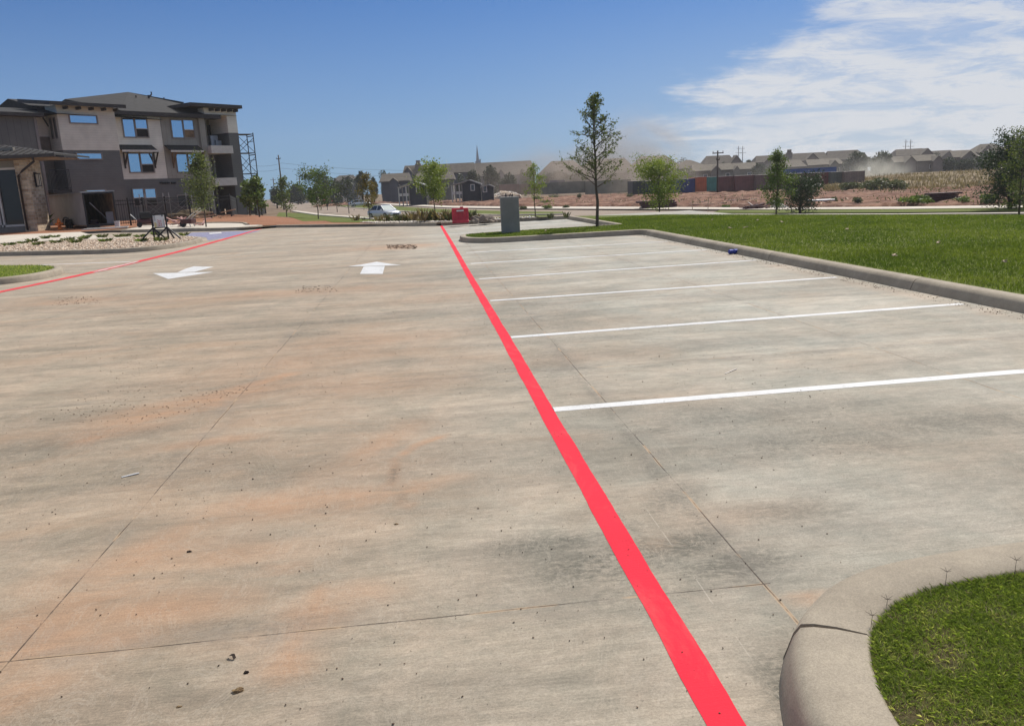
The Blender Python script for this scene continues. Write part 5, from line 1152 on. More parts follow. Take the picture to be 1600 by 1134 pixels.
def stone_tone(nm, a, b, c):
    m, t, p, o = mat(nm); at = N(t, 'ShaderNodeAttribute'); at.attribute_name = 'tone'; f = at.outputs['Fac']
    cc = mixc(t, ramp(t, f, 0, .5, 0, 1, False), a, b); cc = mixc(t, ramp(t, f, .5, 1, 0, 1, False), cc, c); L(t, cc, p.inputs['Base Color']); p.inputs['Roughness'].default_value = .85; return m
M_ST = stone_tone('island_stone', (.30, .20, .14), (.50, .38, .28), (.66, .58, .48)); M_STW = stone_tone('pale_stone', (.40, .34, .28), (.58, .52, .46), (.74, .70, .64)); M_CLOD = stone_tone('soil_crumbs', (.05, .035, .025), (.10, .065, .042), (.20, .12, .075))
stones('gravel', GIin+[(-20, 36), (-13.4, 35.3)], 14000, .018, .052, M_ST, 'mixed tan and cream river stones filling the gravel island', lambda a, b: .135, 1)
stones('gravel', [(.72, 34.0), (-2.0, 36.7), *[tuple(G(*q)[:2]) for q in [(560, 348.3), (640, 347.3), (700, 346.8), (770, 343.8), (840, 340.5)]], (4.4, 33.9)], 5500, .02, .065, M_STW, 'pale stones spread behind the far kerb around the grass clumps', lambda a, b: tz(a, b)+.02, 2)
stones('soil_crumbs', [(-3, 1.5), (0.9, 1.5), (3.0, 5), (5, 12), (-5, 12), (-5, 5)], 4200, .0015, .0048, M_CLOD, 'tiny crumbs of soil scattered over the concrete', lambda a, b: .003, 3)
_bp = [P(*q) for q in [(300, 608), (430, 600), (330, 640), (200, 690), (120, 660), (60, 655), (180, 600)]]
stones('soil_crumbs', [(p.x, p.y) for p in _bp], 130, .0015, .0065, M_CLOD, 'denser soil crumbs in the orange stain at left', lambda a, b: .003, 4)
for _k, _l in enumerate([[(380, 598), (400, 606), (300, 640), (210, 668), (200, 655), (300, 620)], [(90, 640), (210, 630), (215, 645), (120, 662), (60, 655)], [(170, 560), (260, 565), (250, 585), (160, 600)]]):
    stones('soil_crumbs', [tuple(P(*q)[:2]) for q in _l], (110, 60, 50)[_k], .0015, .006, M_CLOD, ['soil crumbs strung along the orange tyre stain', 'soil crumbs left of the orange tyre stain', 'soil crumbs above the orange tyre stain'][_k], lambda a, b: .003, 40+_k)
_bp = [P(*q) for q in [(604, 383), (650, 383), (652, 389), (606, 389)]]
stones('soil_crumbs', [(p.x, p.y) for p in _bp], 420, .006, .022, M_CLOD, 'patch of dark soil crumbs on the concrete beyond the upright arrow', lambda a, b: .005, 5)
_bp = [P(*q) for q in [(470, 447), (520, 447), (530, 456), (460, 458)]]
stones('soil_crumbs', [(p.x, p.y) for p in _bp], 160, .003, .011, M_CLOD, 'sprinkle of soil crumbs below the two arrows', lambda a, b: .004, 6)
_bp = [P(*q) for q in [(90, 465), (150, 463), (160, 474), (80, 478)]]
stones('soil_crumbs', [(p.x, p.y) for p in _bp], 160, .003, .010, M_CLOD, 'sprinkle of soil crumbs near the left frame edge below the red line', lambda a, b: .004, 7)
stones('soil_crumbs', [(5.70, 7), (5.93, 7), (5.96, 21.5), (5.75, 21.5)], 1400, .002, .008, M_CLOD, 'line of soil crumbs washed against the lawn kerb', lambda a, b: .004, 8)

# ---- clods, leaf and scraps lying on the concrete in front
def clod(name, px, py, sx, sy, sz, m, label, cat, seed, rz=0.0):
    q = P(px, py); bm = bmesh.new(); bmesh.ops.create_icosphere(bm, subdivisions=3, radius=1)
    for v in bm.verts:
        k = 1+.5*noise.fractal(v.co*1.6+Vector((seed, 0, 0)), 1, 2, 4); v.co = Vector((v.co.x*k*sx, v.co.y*k*sy, max(-.2, v.co.z)*k*sz))
    me = bpy.data.meshes.new(name); bm.to_mesh(me); bm.free(); me.materials.append(m); o = bpy.data.objects.new(name, me); COL.objects.link(o); o.location = (q.x, q.y, sz*.15); o.rotation_euler = (0, 0, rz)
    return tag(o, label, cat)
M_MUD = plain('dry_mud', (.16, .095, .05), .95, .5, 60, bmp=.8, col2=(.40, .28, .14)); M_MUDD = plain('dark_mud', (.045, .03, .022), .95, .4, 50, bmp=.8)
clod('dirt_clod', 372, 1080, .019, .009, .010, M_MUD, 'golden brown dirt clod, largest of the three near the bottom edge', 'clod', 3, .25)
clod('dirt_clod', 385, 1051, .008, .005, .007, M_MUDD, 'small dark clod, middle one of the three near the bottom edge', 'clod', 5)
q = P(363, 1028); mb = MB(); pts = [Vector((-.012, .010, .002)), Vector((-.004, .004, .010)), Vector((.004, -.004, .012)), Vector((.006, -.014, .002))]
mb.add([p+Vector((-.005, -.003, 0)) for p in pts]+[p+Vector((.005, .003, .002)) for p in pts]+[p+Vector((-.005, -.003, -.0008)) for p in pts]+[p+Vector((.005, .003, .0012)) for p in pts], [(i, i+1, i+5, i+4) for i in range(3)]+[(i+8, i+12, i+13, i+9) for i in range(3)])
put(mb, 'curled_leaf', M_MUDD, (q.x, q.y, .002), 'dark curled leaf, topmost of the three scraps near the bottom edge', 'leaf', .4, smooth=True)
clod('dirt_clod', 296, 862, .010, .006, .006, M_MUDD, 'small dark clod lying in the orange stain at lower left', 'clod', 7)
clod('dirt_clod', 619, 819, .010, .005, .005, M_MUD, 'brown crumb of soil at the end of the curved orange tyre mark', 'clod', 8)
clod('dirt_clod', 280, 1104, .009, .004, .004, M_MUD, 'flat pale clod left of the three scraps near the bottom edge', 'clod', 9)
q = P(204, 743); mb = MB(); mb.bar((-.045, -.012, .003), (.045, .012, .006), .012, .004); put(mb, 'paper_scrap', M_PLAS, (q.x, q.y, 0), 'white paper scrap on the concrete at left', 'scrap', .2)
q = P(1143, 581); mb = MB(); mb.bar((-.07, -.05, .003), (.07, .07, .006), .008, .004); put(mb, 'paper_scrap', M_WTRIM, (q.x, q.y, 0), 'thin pale scrap between the two nearest white bay lines', 'scrap')
# crushed blue can against the kerb
q = P(1158, 396.5); mb = MB(); mb.lathe([(.02, 0), (.032, .008), (.033, .05), (.028, .062), (.034, .075), (.032, .115), (.022, .125)], 14)
mb.v = [(z*1.6-.1, y*1.4, x*1.4+.046) for x, y, z in mb.v]; put(mb, 'crushed_can', plain('blue_can', (.03, .05, .30), .35, .3, 30, .2), (q.x-.16, q.y, .004), 'crushed blue drink can lying by the lawn kerb', 'can', .15)
for k, (px, py) in enumerate([(1141, 358), (1165, 357), (1222, 348.5), (1184, 345.5), (1466, 381.5), (1570, 412), (1324, 360), (853, 362), (1113, 345), (1398, 402)]):
    q = P(px, py, .14); mb = MB(); s_ = [.13, .17, .12, .07, .10, .04, .08, .06, .05, .07][k]*.45
    mb.bar((-s_, -.02, .045), (s_, .03, .06), .035, .01); mb.bar((-s_*.2, .04, .045), (s_*.6, -.02, .07), .03, .01)
    put(mb, 'paper_scrap', M_LUM, (q.x, q.y, .12), 'pale litter on the lawn, ' + ['left one of the close pair in the middle', 'right one of the close pair in the middle', 'farthest one below the far trees', 'small one left of the farthest', 'flat one at mid right', 'tiny round one near the right kerb', 'small one right of the close pair', 'on the grass island right of the pedestal', 'faint one beyond the kerb corner', 'small one nearest the right kerb bend'][k], 'litter', random.random()*3)

# ---- concrete light pole base with anchor bolts
q = P(798, 363, .13); pd = root('light_pole_base', (q.x, q.y, .12), YAW*-.6, 'square concrete light pole base with bare anchor bolts on the grass island', 'pedestal')
hh = 55*(q-CAM).dot(cF)/F0; ww = .27
M_PED = plain('grey_pedestal_concrete', (.25, .245, .225), .9, .18, 1.6, bmp=.25)
mb = MB(); mb.box(-ww, ww, -ww, ww, -.1, hh); mb.build('base', M_PED, pd, bevel=.025)
for k, (x, y, z, bnd) in enumerate([(-.09, -.09, .09, 0), (.09, -.09, .07, .02), (-.09, .09, .10, .0), (.09, .09, .08, .02), (.02, .0, .09, .03)]):
    mb = MB(); mb.tube([(x, y, hh-.01), (x+bnd*.5, y, hh+z*.6), (x+bnd, y, hh+z)], .012, 6); mb.tube([(x, y, hh+.0), (x, y, hh+.025)], .026, 6); mb.build('anchor_bolt', M_BLACK, pd)
# ---- red water filled barrier
bp = G(720, 348.5); Zq = (bp-CAM).dot(cF); RB = root('barrier', (bp.x, bp.y, bp.z), -.05, 'red plastic road barrier behind the far kerb', 'barrier')
M_RPL = plain('red_plastic', (.52, .035, .055), .4, .25, 3); bw = 26*Zq/F0/2; bh = 23*Zq/F0
mb = MB(); pr = [(-.22, 0), (-.22, .12), (-.13, .22), (-.10, .55), (-.09, 1.0), (.09, 1.0), (.10, .55), (.13, .22), (.22, .12), (.22, 0)]
vs = [(x, y*bh/.8, z*bh) for x in (-bw, bw) for y, z in pr]; mb.add(vs, [tuple(range(9, -1, -1)), tuple(range(10, 20))]+[(i, (i+1) % 10, 10+(i+1) % 10, 10+i) for i in range(10)]); mb.build('body', M_RPL, RB, bevel=.02)
mb = MB(); 
for x in (-bw*.55, 0, bw*.55): mb.box(x-.05, x+.05, -.135*bh/.8-.02, -.09, bh*.30, bh*.86)
mb.box(-bw*.98, bw*.98, -.145, -.1, bh*.88, bh*.97); mb.build('rib', M_RPL, RB, bevel=.01)
mb = MB(); mb.box(-.14, .14, -.155, -.145, bh*.78, bh*.87); mb.build('sticker', M_PLAS, RB)
mb = MB(); mb.tube([(bw*.2, 0, bh), (bw*.2, 0, bh+.05)], .07, 10); mb.build('filler_cap', M_RPL, RB)
# boulders beside it
for k, (px, py, s_) in enumerate([(752, 347, .42), (763, 345.5, .33), (742, 348, .22)]):
    q = G(px, py); o = clod('boulder', 700, 500, s_, s_*.6, s_*.62, plain('grey_boulder', (.20, .16, .13), .9, .35, 3, bmp=.5), ['dark boulder right of the red barrier', 'pale topped boulder behind the dark one by the barrier', 'small boulder touching the dark one on its left'][k], 'boulder', 20+k, .3*k); o.location = q
for k, (px, py, h) in enumerate([(568, 344, .5), (590, 347, .45), (602, 347, .55), (612, 346.5, .5), (622, 347, .5), (648, 347, .75), (662, 347.5, .95), (667, 347, .8), (677, 346.5, .6), (690, 346, .8), (696, 346, .7), (702, 346, .6), (735, 345, .7), (742, 344.5, .5), (700, 343, .4), (860, 341.5, .35), (885, 340, .35), (632, 346, .5), (556, 345, .5), (640, 345.5, .7)]):
    q = G(px, py); tuft('grass_clump', (q.x, q.y, q.z), h*.70, h*.40, 34, ['scrub', 'dry', 'dry', 'scrub'][k % 4], 'wispy grass clump behind the far kerb, ' + ['beside the rear of the silver car', 'below the front wheel of the silver car', 'under the front bumper of the silver car', 'below the right end of the silver car', 'first one right of the silver car', 'tall one midway between car and barrier', 'tallest of the row, left of the round tree', 'close behind the tallest one', 'left of the round tree trunk', 'right of the round tree trunk', 'second right of the round tree trunk', 'touching the left end of the barrier', 'touching the right end of the barrier', 'between the barrier and the boulders', 'behind the barrier', 'right of the slim tree base', 'farthest right of the row', 'second one right of the silver car', 'farthest left of the row', 'behind the tall one midway'][k], 'plant', 'grass clumps behind the far kerb', seed=120+k)

# ================================================================== FENCE, POLES, WIRES
fpx = [(183, 354), (205, 352.5), (228, 351), (262, 347), (299, 343), (331, 341), (362, 338.5), (392, 336), (415, 334)]
pf = [G(*q) for q in fpx]; pf.append(B(400, 322, 95)); 
fn = root('metal_fence', pf[0], 0, 'black metal picket fence running in front of the apartments to the grass verge', 'fence')
for k, p in enumerate(pf):
    mb = MB(); mb.bar(p-pf[0]-Vector((0, 0, .2)), p-pf[0]+Vector((0, 0, 1.75)), .09); mb.build('post', M_BLACK, fn)
for a, b in zip(pf, pf[1:]):
    mb = MB(); a_, b_ = a-pf[0], b-pf[0]; ln = (b_-a_).length; k = int(ln/.14)
    for z in (.18, 1.35, 1.58): mb.bar(a_+Vector((0, 0, z)), b_+Vector((0, 0, z)), .045)
    for i in range(1, k): p = a_.lerp(b_, i/k); mb.bar(p+Vector((0, 0, .1)), p+Vector((0, 0, 1.68)), .022)
    mb.build('panel', M_BLACK, fn)
M_MESH = plain('dark_privacy_mesh', (.045, .045, .048), .8, .3, 1)
a, b = pf[-3], pf[-2]; mb = MB(); 
g0 = G(384, 336)+Vector((0, .6, 0)); g1_ = G(416, 334.5)+Vector((0, .3, 0)); mb.bar(g0+Vector((0, 0, .85)), g1_+Vector((0, 0, .85)), .03, 1.6)
tag(mb.build('privacy_screen', M_MESH), 'dark mesh screen tied behind the right end of the black fence', 'screen')
# soil heap beyond the fence
q = G(292, 342); o = clod('soil_heap', 700, 500, 2.2, 1.0, .62, M_DRYG, 'heap of soil and roots behind the fence left of the conical tree', 'soil heap', 31); o.location = q+Vector((0, .4, 0))
mb = MB(); rs = np.random.default_rng(6)
for k in range(14): 
    a = Vector((rs.normal()*1.3, rs.normal()*.6, .1+rs.random()*.5)); mb.bar(a, a+Vector((rs.normal()*.8, rs.normal()*.4, rs.normal()*.25)), .07)
q = G(318, 343); put(mb, 'brush_pile', M_LUM, q, 'pile of pale sticks behind the fence by the conical tree', 'brush')
M_PLAN = plain('grey_plank', (.30, .28, .26), .8, .2); a = G(393, 333); mb = MB(); mb.bar((0, 0, 0), (1.6, .8, 2.6), .45, .06); put(mb, 'leaning_plank', M_PLAN, a+Vector((0, 1, 0)), 'wide grey plank leaning behind the right end of the fence', 'plank')

M_POLE = plain('weathered_pole', (.07, .055, .045), .9, .3, 2)
def pole(px, pyb, Z, pytop, arms, label, lean=0.0, r=.14, cat='utility pole', m=M_POLE):
    b = B(px, pyb, Z); top = D_(px+lean, pytop, Z); h = top.z-b.z; rt = root('utility_pole', b, -YAW, label, cat, 'power poles')
    mb = MB(); mb.tube([(0, 0, -.5), (0, 0, h)], [r, r*.65], 8); mb.build('pole', m, rt, smooth=True)
    for (z, w2) in arms:
        mb = MB(); mb.bar((-w2/2, -r, h-z), (w2/2, -r, h-z), .14); 
        for x in (-w2*.45, 0, w2*.45): mb.tube([(x, -r, h-z), (x, -r, h-z+.3)], .05, 6)
        mb.build('crossarm', m, rt)
    return b, h
p1 = pole(441, 300, 175, 243, [(.8, .9)], 'tall power pole standing beyond the black fence', -3, .2)
p2 = pole(1121, 300, 118, 236, [(.35, 1.6), (1.3, .5)], 'dark utility pole rising behind the maroon container', 0, .16)
for k, (px, tp, Z, lb_) in enumerate([(1153.5, 229, 420, 'left one of the twin power poles on the skyline, nearer the middle'), (1160, 229, 420, 'right one of the twin power poles on the skyline, nearer the middle'), (1413, 219, 420, 'left one of the twin power poles above the right hand roofs'), (1420.5, 219, 420, 'right one of the twin power poles above the right hand roofs')]):
    pole(px, 265, Z, tp, [(1.2, 2.0), (3.4, 3.2)], lb_, 0, .25, m=plain('hazy_pole', (.13, .12, .12), .9, .2))
for k, (px, tp, Z, lb_) in enumerate([(429, 278, 330, 'small far power pole left of the tall one'), (470, 277, 330, 'small far power pole right of the tall one')]): pole(px, 300, Z, tp, [(.8, 2.2)], lb_, 0, .25)
mb = MB()
for (ya, yb, yc) in ((256, 259, 266), (264, 268, 276)):
    A_ = D_(383, ya, 175); C_ = D_(440, ya-1, 175); E_ = D_(700, yc, 175)
    for s_, e_ in ((A_, C_), (C_, E_)):
        pts = [s_.lerp(e_, i/10)-Vector((0, 0, (1-(2*i/10-1)**2)*.6)) for i in range(11)]; mb.tube(pts, .018, 4)
tag(mb.build('power_line', M_POLE), 'two thin power wires crossing the sky from the tall left pole', 'power line')
# steeple / mast on the skyline
q = B(748, 280, 330); h0 = (D_(748, 257, 330)-q).z; h1 = (D_(747.5, 227, 330)-q).z; st = root('church_steeple', q, 0, 'slim white steeple rising above the long grey roof', 'steeple')
M_STP = plain('pale_steeple', (.30, .33, .36), .5, .1)
mb = MB(); mb.tube([(0, 0, 0), (0, 0, h0+1.2)], 1.2, 6); mb.build('tower', M_STP, st); mb = MB(); mb.tube([(0, 0, h0+1.2), (0, 0, h0+4.2), (0, 0, h1)], [.75, .42, .05], 6); mb.build('spire', M_STP, st)
mb = MB(); mb.tube([(1.0, 0, h0-1), (1.0, 0, h0+2.0)], .3, 6); mb.build('pinnacle', M_STP, st)

# ================================================================== HOUSES BEYOND THE SITE
M_RF = [plain('brown_grey_shingle', (.120, .102, .082), .95, .2, 1.0), plain('tan_grey_shingle', (.150, .130, .102), .95, .2, 1.0), plain('grey_shingle', (.090, .082, .074), .95, .2, 1.0)]
M_HW = [plain('blue_grey_house_wall', (.075, .085, .105), .85, .15, .8), plain('grey_green_house_wall', (.16, .15, .13), .85, .15, .8), plain('taupe_house_wall', (.20, .165, .14), .85, .15, .8)]
def house(px0, px1, yr, ye, yb, Z, label, rf=0, wm=1, hip=.0, turn=0.0, dorm=(), chim=None, dp=None, wins=0, group='apartment houses beyond the building site'):
    """ridge at yr, eave at ye, base at yb; dormer gables face the camera"""
    a, b = D_(px0, ye, Z), D_(px1, ye, Z); ctr = (a+b)/2; zg = tz(ctr.x, ctr.y); L_ = (b-a).length; ze = ctr.z-zg; zr = ze+(ye-yr)*Z/F0
    dp = dp or max(8, (zr-ze)*2.6); r = root('apartment_house', (ctr.x, ctr.y, zg), -YAW+turn, label, 'house', group)
    mb = MB(); mb.box(-L_/2+.5, L_/2-.5, .5, dp-.5, -.5, ze); w_ = mb.build('wall', M_HW[wm], r)
    hp = L_*hip/2; mb = MB(); o = .0
    ridge_b = dp/2; vs = [(-L_/2, 0, ze), (L_/2, 0, ze), (L_/2, dp, ze), (-L_/2, dp, ze), (-L_/2+hp, ridge_b, zr), (L_/2-hp, ridge_b, zr)]
    mb.add(vs, [(0, 1, 5, 4), (2, 3, 4, 5), (1, 2, 5), (3, 0, 4), (0, 3, 2, 1)]); 
    rf_ = mb.build('roof', M_RF[rf], r)
    mb = MB(); mb.bar((-L_/2, 0, ze), (L_/2, 0, ze), .35, .3); mb.build('gutter', M_FASC, r)
    for (dx, dw, dh) in dorm:
        x = (dx-(px0+px1)/2)*Z/F0; w2 = dw*Z/F0/2; zt = ze+dh*Z/F0; y0 = -1.2
        mb = MB(); mb.add([(x-w2*.85, y0+.3, -.5), (x+w2*.85, y0+.3, -.5), (x+w2*.85, y0+.3, ze), (x, y0+.3, zt-.2), (x-w2*.85, y0+.3, ze), (x-w2*.85, dp*.4, -.5), (x+w2*.85, dp*.4, -.5), (x+w2*.85, dp*.4, ze), (x-w2*.85, dp*.4, ze)], [(0, 1, 2, 3, 4), (1, 6, 7, 2), (5, 0, 4, 8)]); mb.build('gable', M_HW[(wm+0) % 3], r)
        yk = dp/2*(zt-ze)/max(.1, zr-ze)
        mb = MB(); t = .18
        for s_ in (-1, 1):
            mb.add([(x, y0, zt), (x+s_*w2, y0, ze-.1), (x+s_*w2, .3, ze-.1), (x, yk, zt), (x, y0, zt-t), (x+s_*w2, y0, ze-.1-t), (x+s_*w2, .3, ze-.1-t), (x, yk, zt-t)], [(0, 1, 2, 3), (4, 7, 6, 5), (0, 4, 5, 1)])
        mb.build('gable_roof', M_RF[rf], r)
    nw = wins or int(L_/5)
    for k in range(nw):
        x = -L_/2+(k+.6)*L_/max(1, nw)
        if ze > 2.2 and abs(x) < L_/2-1.3:
            for zz_ in ([ze-2.1, ze-4.8] if ze > 6 else [ze-2.1]):
                mb = MB(); mb.box(x-.6, x+.6, .40, .55, zz_, zz_+1.3); wd = mb.build('window', M_WTRIM, r); mb = MB(); mb.box(x-.48, x+.48, .36, .5, zz_+.12, zz_+1.18); mb.build('pane', M_GLASSD, wd)
    if chim:
        x = (chim-(px0+px1)/2)*Z/F0; mb = MB(); mb.box(x-.9, x+.9, dp*.25, dp*.25+1.6, ze*.5, zr+.4); mb.box(x-.6, x+.6, dp*.25+.2, dp*.25+1.3, zr+.4, zr+1.4); mb.build('chimney', M_HW[2], r)
    return r
HS = [
 (516, 560, 274, 284, 300, 262, 'grey gabled house left of the round dark tree', 2, 0, .5, .0, [(545, 30, 8)], None),
 (628, 744, 256.5, 272, 300, 252, 'long two storey grey roof with a chimney above the dark sheds', 0, 0, .05, 0, [(638, 22, 13)], 653),
 (592, 640, 271, 284, 301, 214, 'lower grey roofed house with a blue gable left of the dark shed', 0, 0, .1, 0, [(615.5, 16, 6)], None),
 (647, 710, 270, 282, 299, 216, 'lower grey roof right of the chimney', 0, 1, .08, 0, [], None),
 (731, 838, 253, 275, 296, 262, 'long grey roof right of the steeple', 0, 0, .12, 0, [(783, 16, 10)], None),
 (838, 925, 251, 274, 292, 300, 'dust veiled hipped roof between the slim tree and the oak', 0, 1, .6, 0, [], None),
 (905, 1000, 248, 272, 290, 310, 'dust veiled roof behind the tall oak', 0, 1, .4, 0, [], None),
 (985, 1065, 243.5, 262, 285, 300, 'pale roof rising out of the dust left of the hipped roof', 0, 1, .5, 0, [], None),
 (1045, 1115, 250, 264, 284, 235, 'large hipped roof behind the round green tree', 1, 1, .9, 0, [], None),
 (1082, 1152, 256, 267, 282, 222, 'front house with a pointed gable beside the dark utility pole', 1, 1, .1, 0, [(1118, 18, 8), (1150, 10, 6)], None),
 (1100, 1152, 243, 256, 280, 290, 'back roof behind the dark utility pole', 0, 2, .3, 0, [(1150, 20, 12)], None),
 (1148, 1188, 254, 265, 280, 228, 'front roof just left of the narrow pointed tree', 1, 1, .1, 0, [], None),
 (1180, 1222, 243, 254, 275, 300, 'back roof behind the narrow pointed tree', 0, 2, .3, 0, [(1200, 16, 8)], None),
 (1228, 1298, 239, 252, 274, 280, 'back roof with a chimney above the blue container', 0, 2, .1, 0, [(1268, 26, 12)], 1237),
 (1208, 1262, 250, 262, 274, 218, 'front roof left of the gap above the blue container', 1, 1, .15, 0, [], None),
 (1263, 1322, 248, 258, 272, 220, 'front roof with a small dark gable above the end of the blue container', 1, 1, .12, 0, [(1302, 15, 7)], None),
 (1292, 1356, 235, 250, 268, 300, 'long back roof left of the tall broad tree', 0, 2, .25, 0, [(1348, 16, 10)], None),
 (1398, 1434, 243.5, 254, 268, 222, 'front gabled house right of the tall broad tree', 1, 2, .1, 0, [(1421, 20, 9)], None),
 (1432, 1474, 241.5, 252, 268, 224, 'second front gabled house right of the tall broad tree', 1, 2, .1, 0, [(1463, 17, 8)], None),
 (1400, 1456, 232.5, 243, 262, 300, 'back roof below the right hand twin poles', 0, 2, .25, 0, [(1447, 22, 10)], None),
 (1490, 1533, 234.5, 246, 264, 240, 'pale greenish roof left of the highest hipped roof', 1, 1, .2, 0, [(1512, 26, 10)], None),
 (1524, 1580, 224.5, 238, 262, 280, 'highest hipped roof near the large pine', 1, 2, .6, 0, [(1541, 26, 12)], None),
 (1456, 1500, 235, 246, 262, 320, 'farthest roof between the right hand groups', 0, 2, .3, 0, [], None),
 (1560, 1640, 228, 240, 260, 330, 'roof behind the large pine at the right edge', 0, 2, .3, 0, [], None)]
for h in HS: house(*h[:7], rf=h[7], wm=h[8], hip=h[9], turn=h[10], dorm=h[11], chim=h[12])
# small dark timber houses at the near side of the estate
def shed(px0, px1, yr, yl, yb, Z, label, win, porch=True):
    a, b = D_(px0, yb, Z), D_(px1, yb, Z); ctr = (a+b)/2; zg = tz(ctr.x, ctr.y); s_ = Z/F0; L_ = (px1-px0)*s_; H0 = ctr.z-zg; he = H0+(yb-yl)*s_; hr = H0+(yb-yr)*s_
    r = root('timber_house', (ctr.x, ctr.y, zg), -YAW, label, 'house', 'small timber houses'); dwn = plain('dark_timber_wall', (.035, .036, .045), .8, .25, 2)
    x0 = -L_/2+(.9 if porch else .2); xm = L_*.12
    mb = MB(); mb.add([(x0+(1.3 if porch else 0), 0, -.4), (L_/2-.2, 0, -.4), (L_/2-.2, 0, he-.15), (xm, 0, hr-.15), (x0+(1.3 if porch else 0), 0, he-.05), (x0+(1.3 if porch else 0), 5, -.4), (L_/2-.2, 5, -.4), (L_/2-.2, 5, he-.15), (xm, 5, hr-.15), (x0+(1.3 if porch else 0), 5, he-.05)], [(0, 1, 2, 3, 4), (9, 8, 7, 6, 5), (1, 6, 7, 2), (5, 0, 4, 9)]); mb.build('wall', dwn, r)
    mb = MB(); mb.add([(-L_/2, -.5, he-.15), (xm, -.5, hr), (L_/2, -.5, he-.2), (-L_/2, 5.5, he-.15), (xm, 5.5, hr), (L_/2, 5.5, he-.2)]+[(-L_/2, -.5, he-.35), (xm, -.5, hr-.2), (L_/2, -.5, he-.4), (-L_/2, 5.5, he-.35), (xm, 5.5, hr-.2), (L_/2, 5.5, he-.4)], [(0, 1, 4, 3), (1, 2, 5, 4), (0, 6, 7, 1), (1, 7, 8, 2), (6, 9, 10, 7), (7, 10, 11, 8), (0, 3, 9, 6), (2, 8, 11, 5)]); mb.build('roof', plain('pale_metal_roof', (.26, .25, .24), .5, .2, 1.5), r)
    if porch:
        for x in (x0-.7, x0, x0+.7, x0+1.2):
            mb = MB(); mb.bar((x, -.2, -.3), (x, -.2, he-.2), .18); mb.build('post', M_WTRIM if int(x*10) % 2 else M_TRIM, r)
        mb = MB(); mb.box(x0-.8, x0+1.3, -.25, -.1, H0+.0, H0+.5); mb.build('railing', M_WTRIM, r)
    x = (win-(px0+px1)/2)*s_; z = H0+(yb-yl)*s_*.25
    mb = MB(); mb.box(x-.42, x+.42, -.06, .02, z, z+1.25); w_ = mb.build('window', M_WTRIM, r); mb = MB(); mb.box(x-.26, x+.26, -.09, 0, z+.15, z+1.1); mb.build('pane', M_GLASSD, w_)
shed(622, 668, 284, 290, 306, 150, 'dark timber house with a white window left of the round tree', 654)
shed(705, 753, 281.5, 287, 303, 152, 'dark timber house with a porch behind the pickup truck', 739)
shed(751, 773, 288.5, 290.5, 304, 150, 'small open shed with a pale roof right of the pickup truck', 758, porch=False)

# ================================================================== SHIPPING CONTAINERS
def cont(px0, px1, yt, yb, Z, col, label, mname, ends=1, depth=12.0, open_=False, bars=True, turn=0.0):
    a, b = D_(px0, yb, Z), D_(px1, yb, Z); ctr = (a+b)/2; zg = tz(ctr.x, ctr.y); s_ = Z/F0; W_ = (px1-px0)*s_; H_ = min(2.9, (yb-yt)*s_); z0 = max(0, ctr.z-zg)
    r = root('shipping_container', (ctr.x, ctr.y, zg+z0), -YAW+turn, label, 'container', 'shipping containers on the building site')
    m = lines(mname, col, 0, .28, .35, .72, .6, .22)
    mb = MB(); mb.box(-W_/2+.03, W_/2-.03, 0.04, depth-.04, -.02-z0*0, H_-.04); mb.build('shell', m, r)
    f = MB()
    for x in (-W_/2+.08, W_/2-.08):
        for y in (.06, depth-.06): f.box(x-.08, x+.08, y-.08, y+.08, 0, H_)
    for z in (.08, H_-.07):
        for y in (.04, depth-.04): f.bar((-W_/2, y, z), (W_/2, y, z), .14)
        for x in (-W_/2+.06, W_/2-.06): f.bar((x, 0, z), (x, depth, z), .13)
    f.build('frame', plain(mname+'_frame', tuple(c*.8 for c in col), .6, .3, 1), r)
    mb = MB(); mb.box(-W_/2, W_/2, 0, depth, H_, H_+.03); mb.build('roof', plain('pale_container_top', (.42, .37, .32), .6, .3, .5), r)
    if bars and W_ < 3.5:
        mb = MB()
        for x in (-.75, -.3, .3, .75): mb.bar((x*W_/2.44, -.03, .1), (x*W_/2.44, -.03, H_-.1), .04)
        mb.build('lock_bar', MATS[mname+'_frame'], r)
    return r
Zc = 143
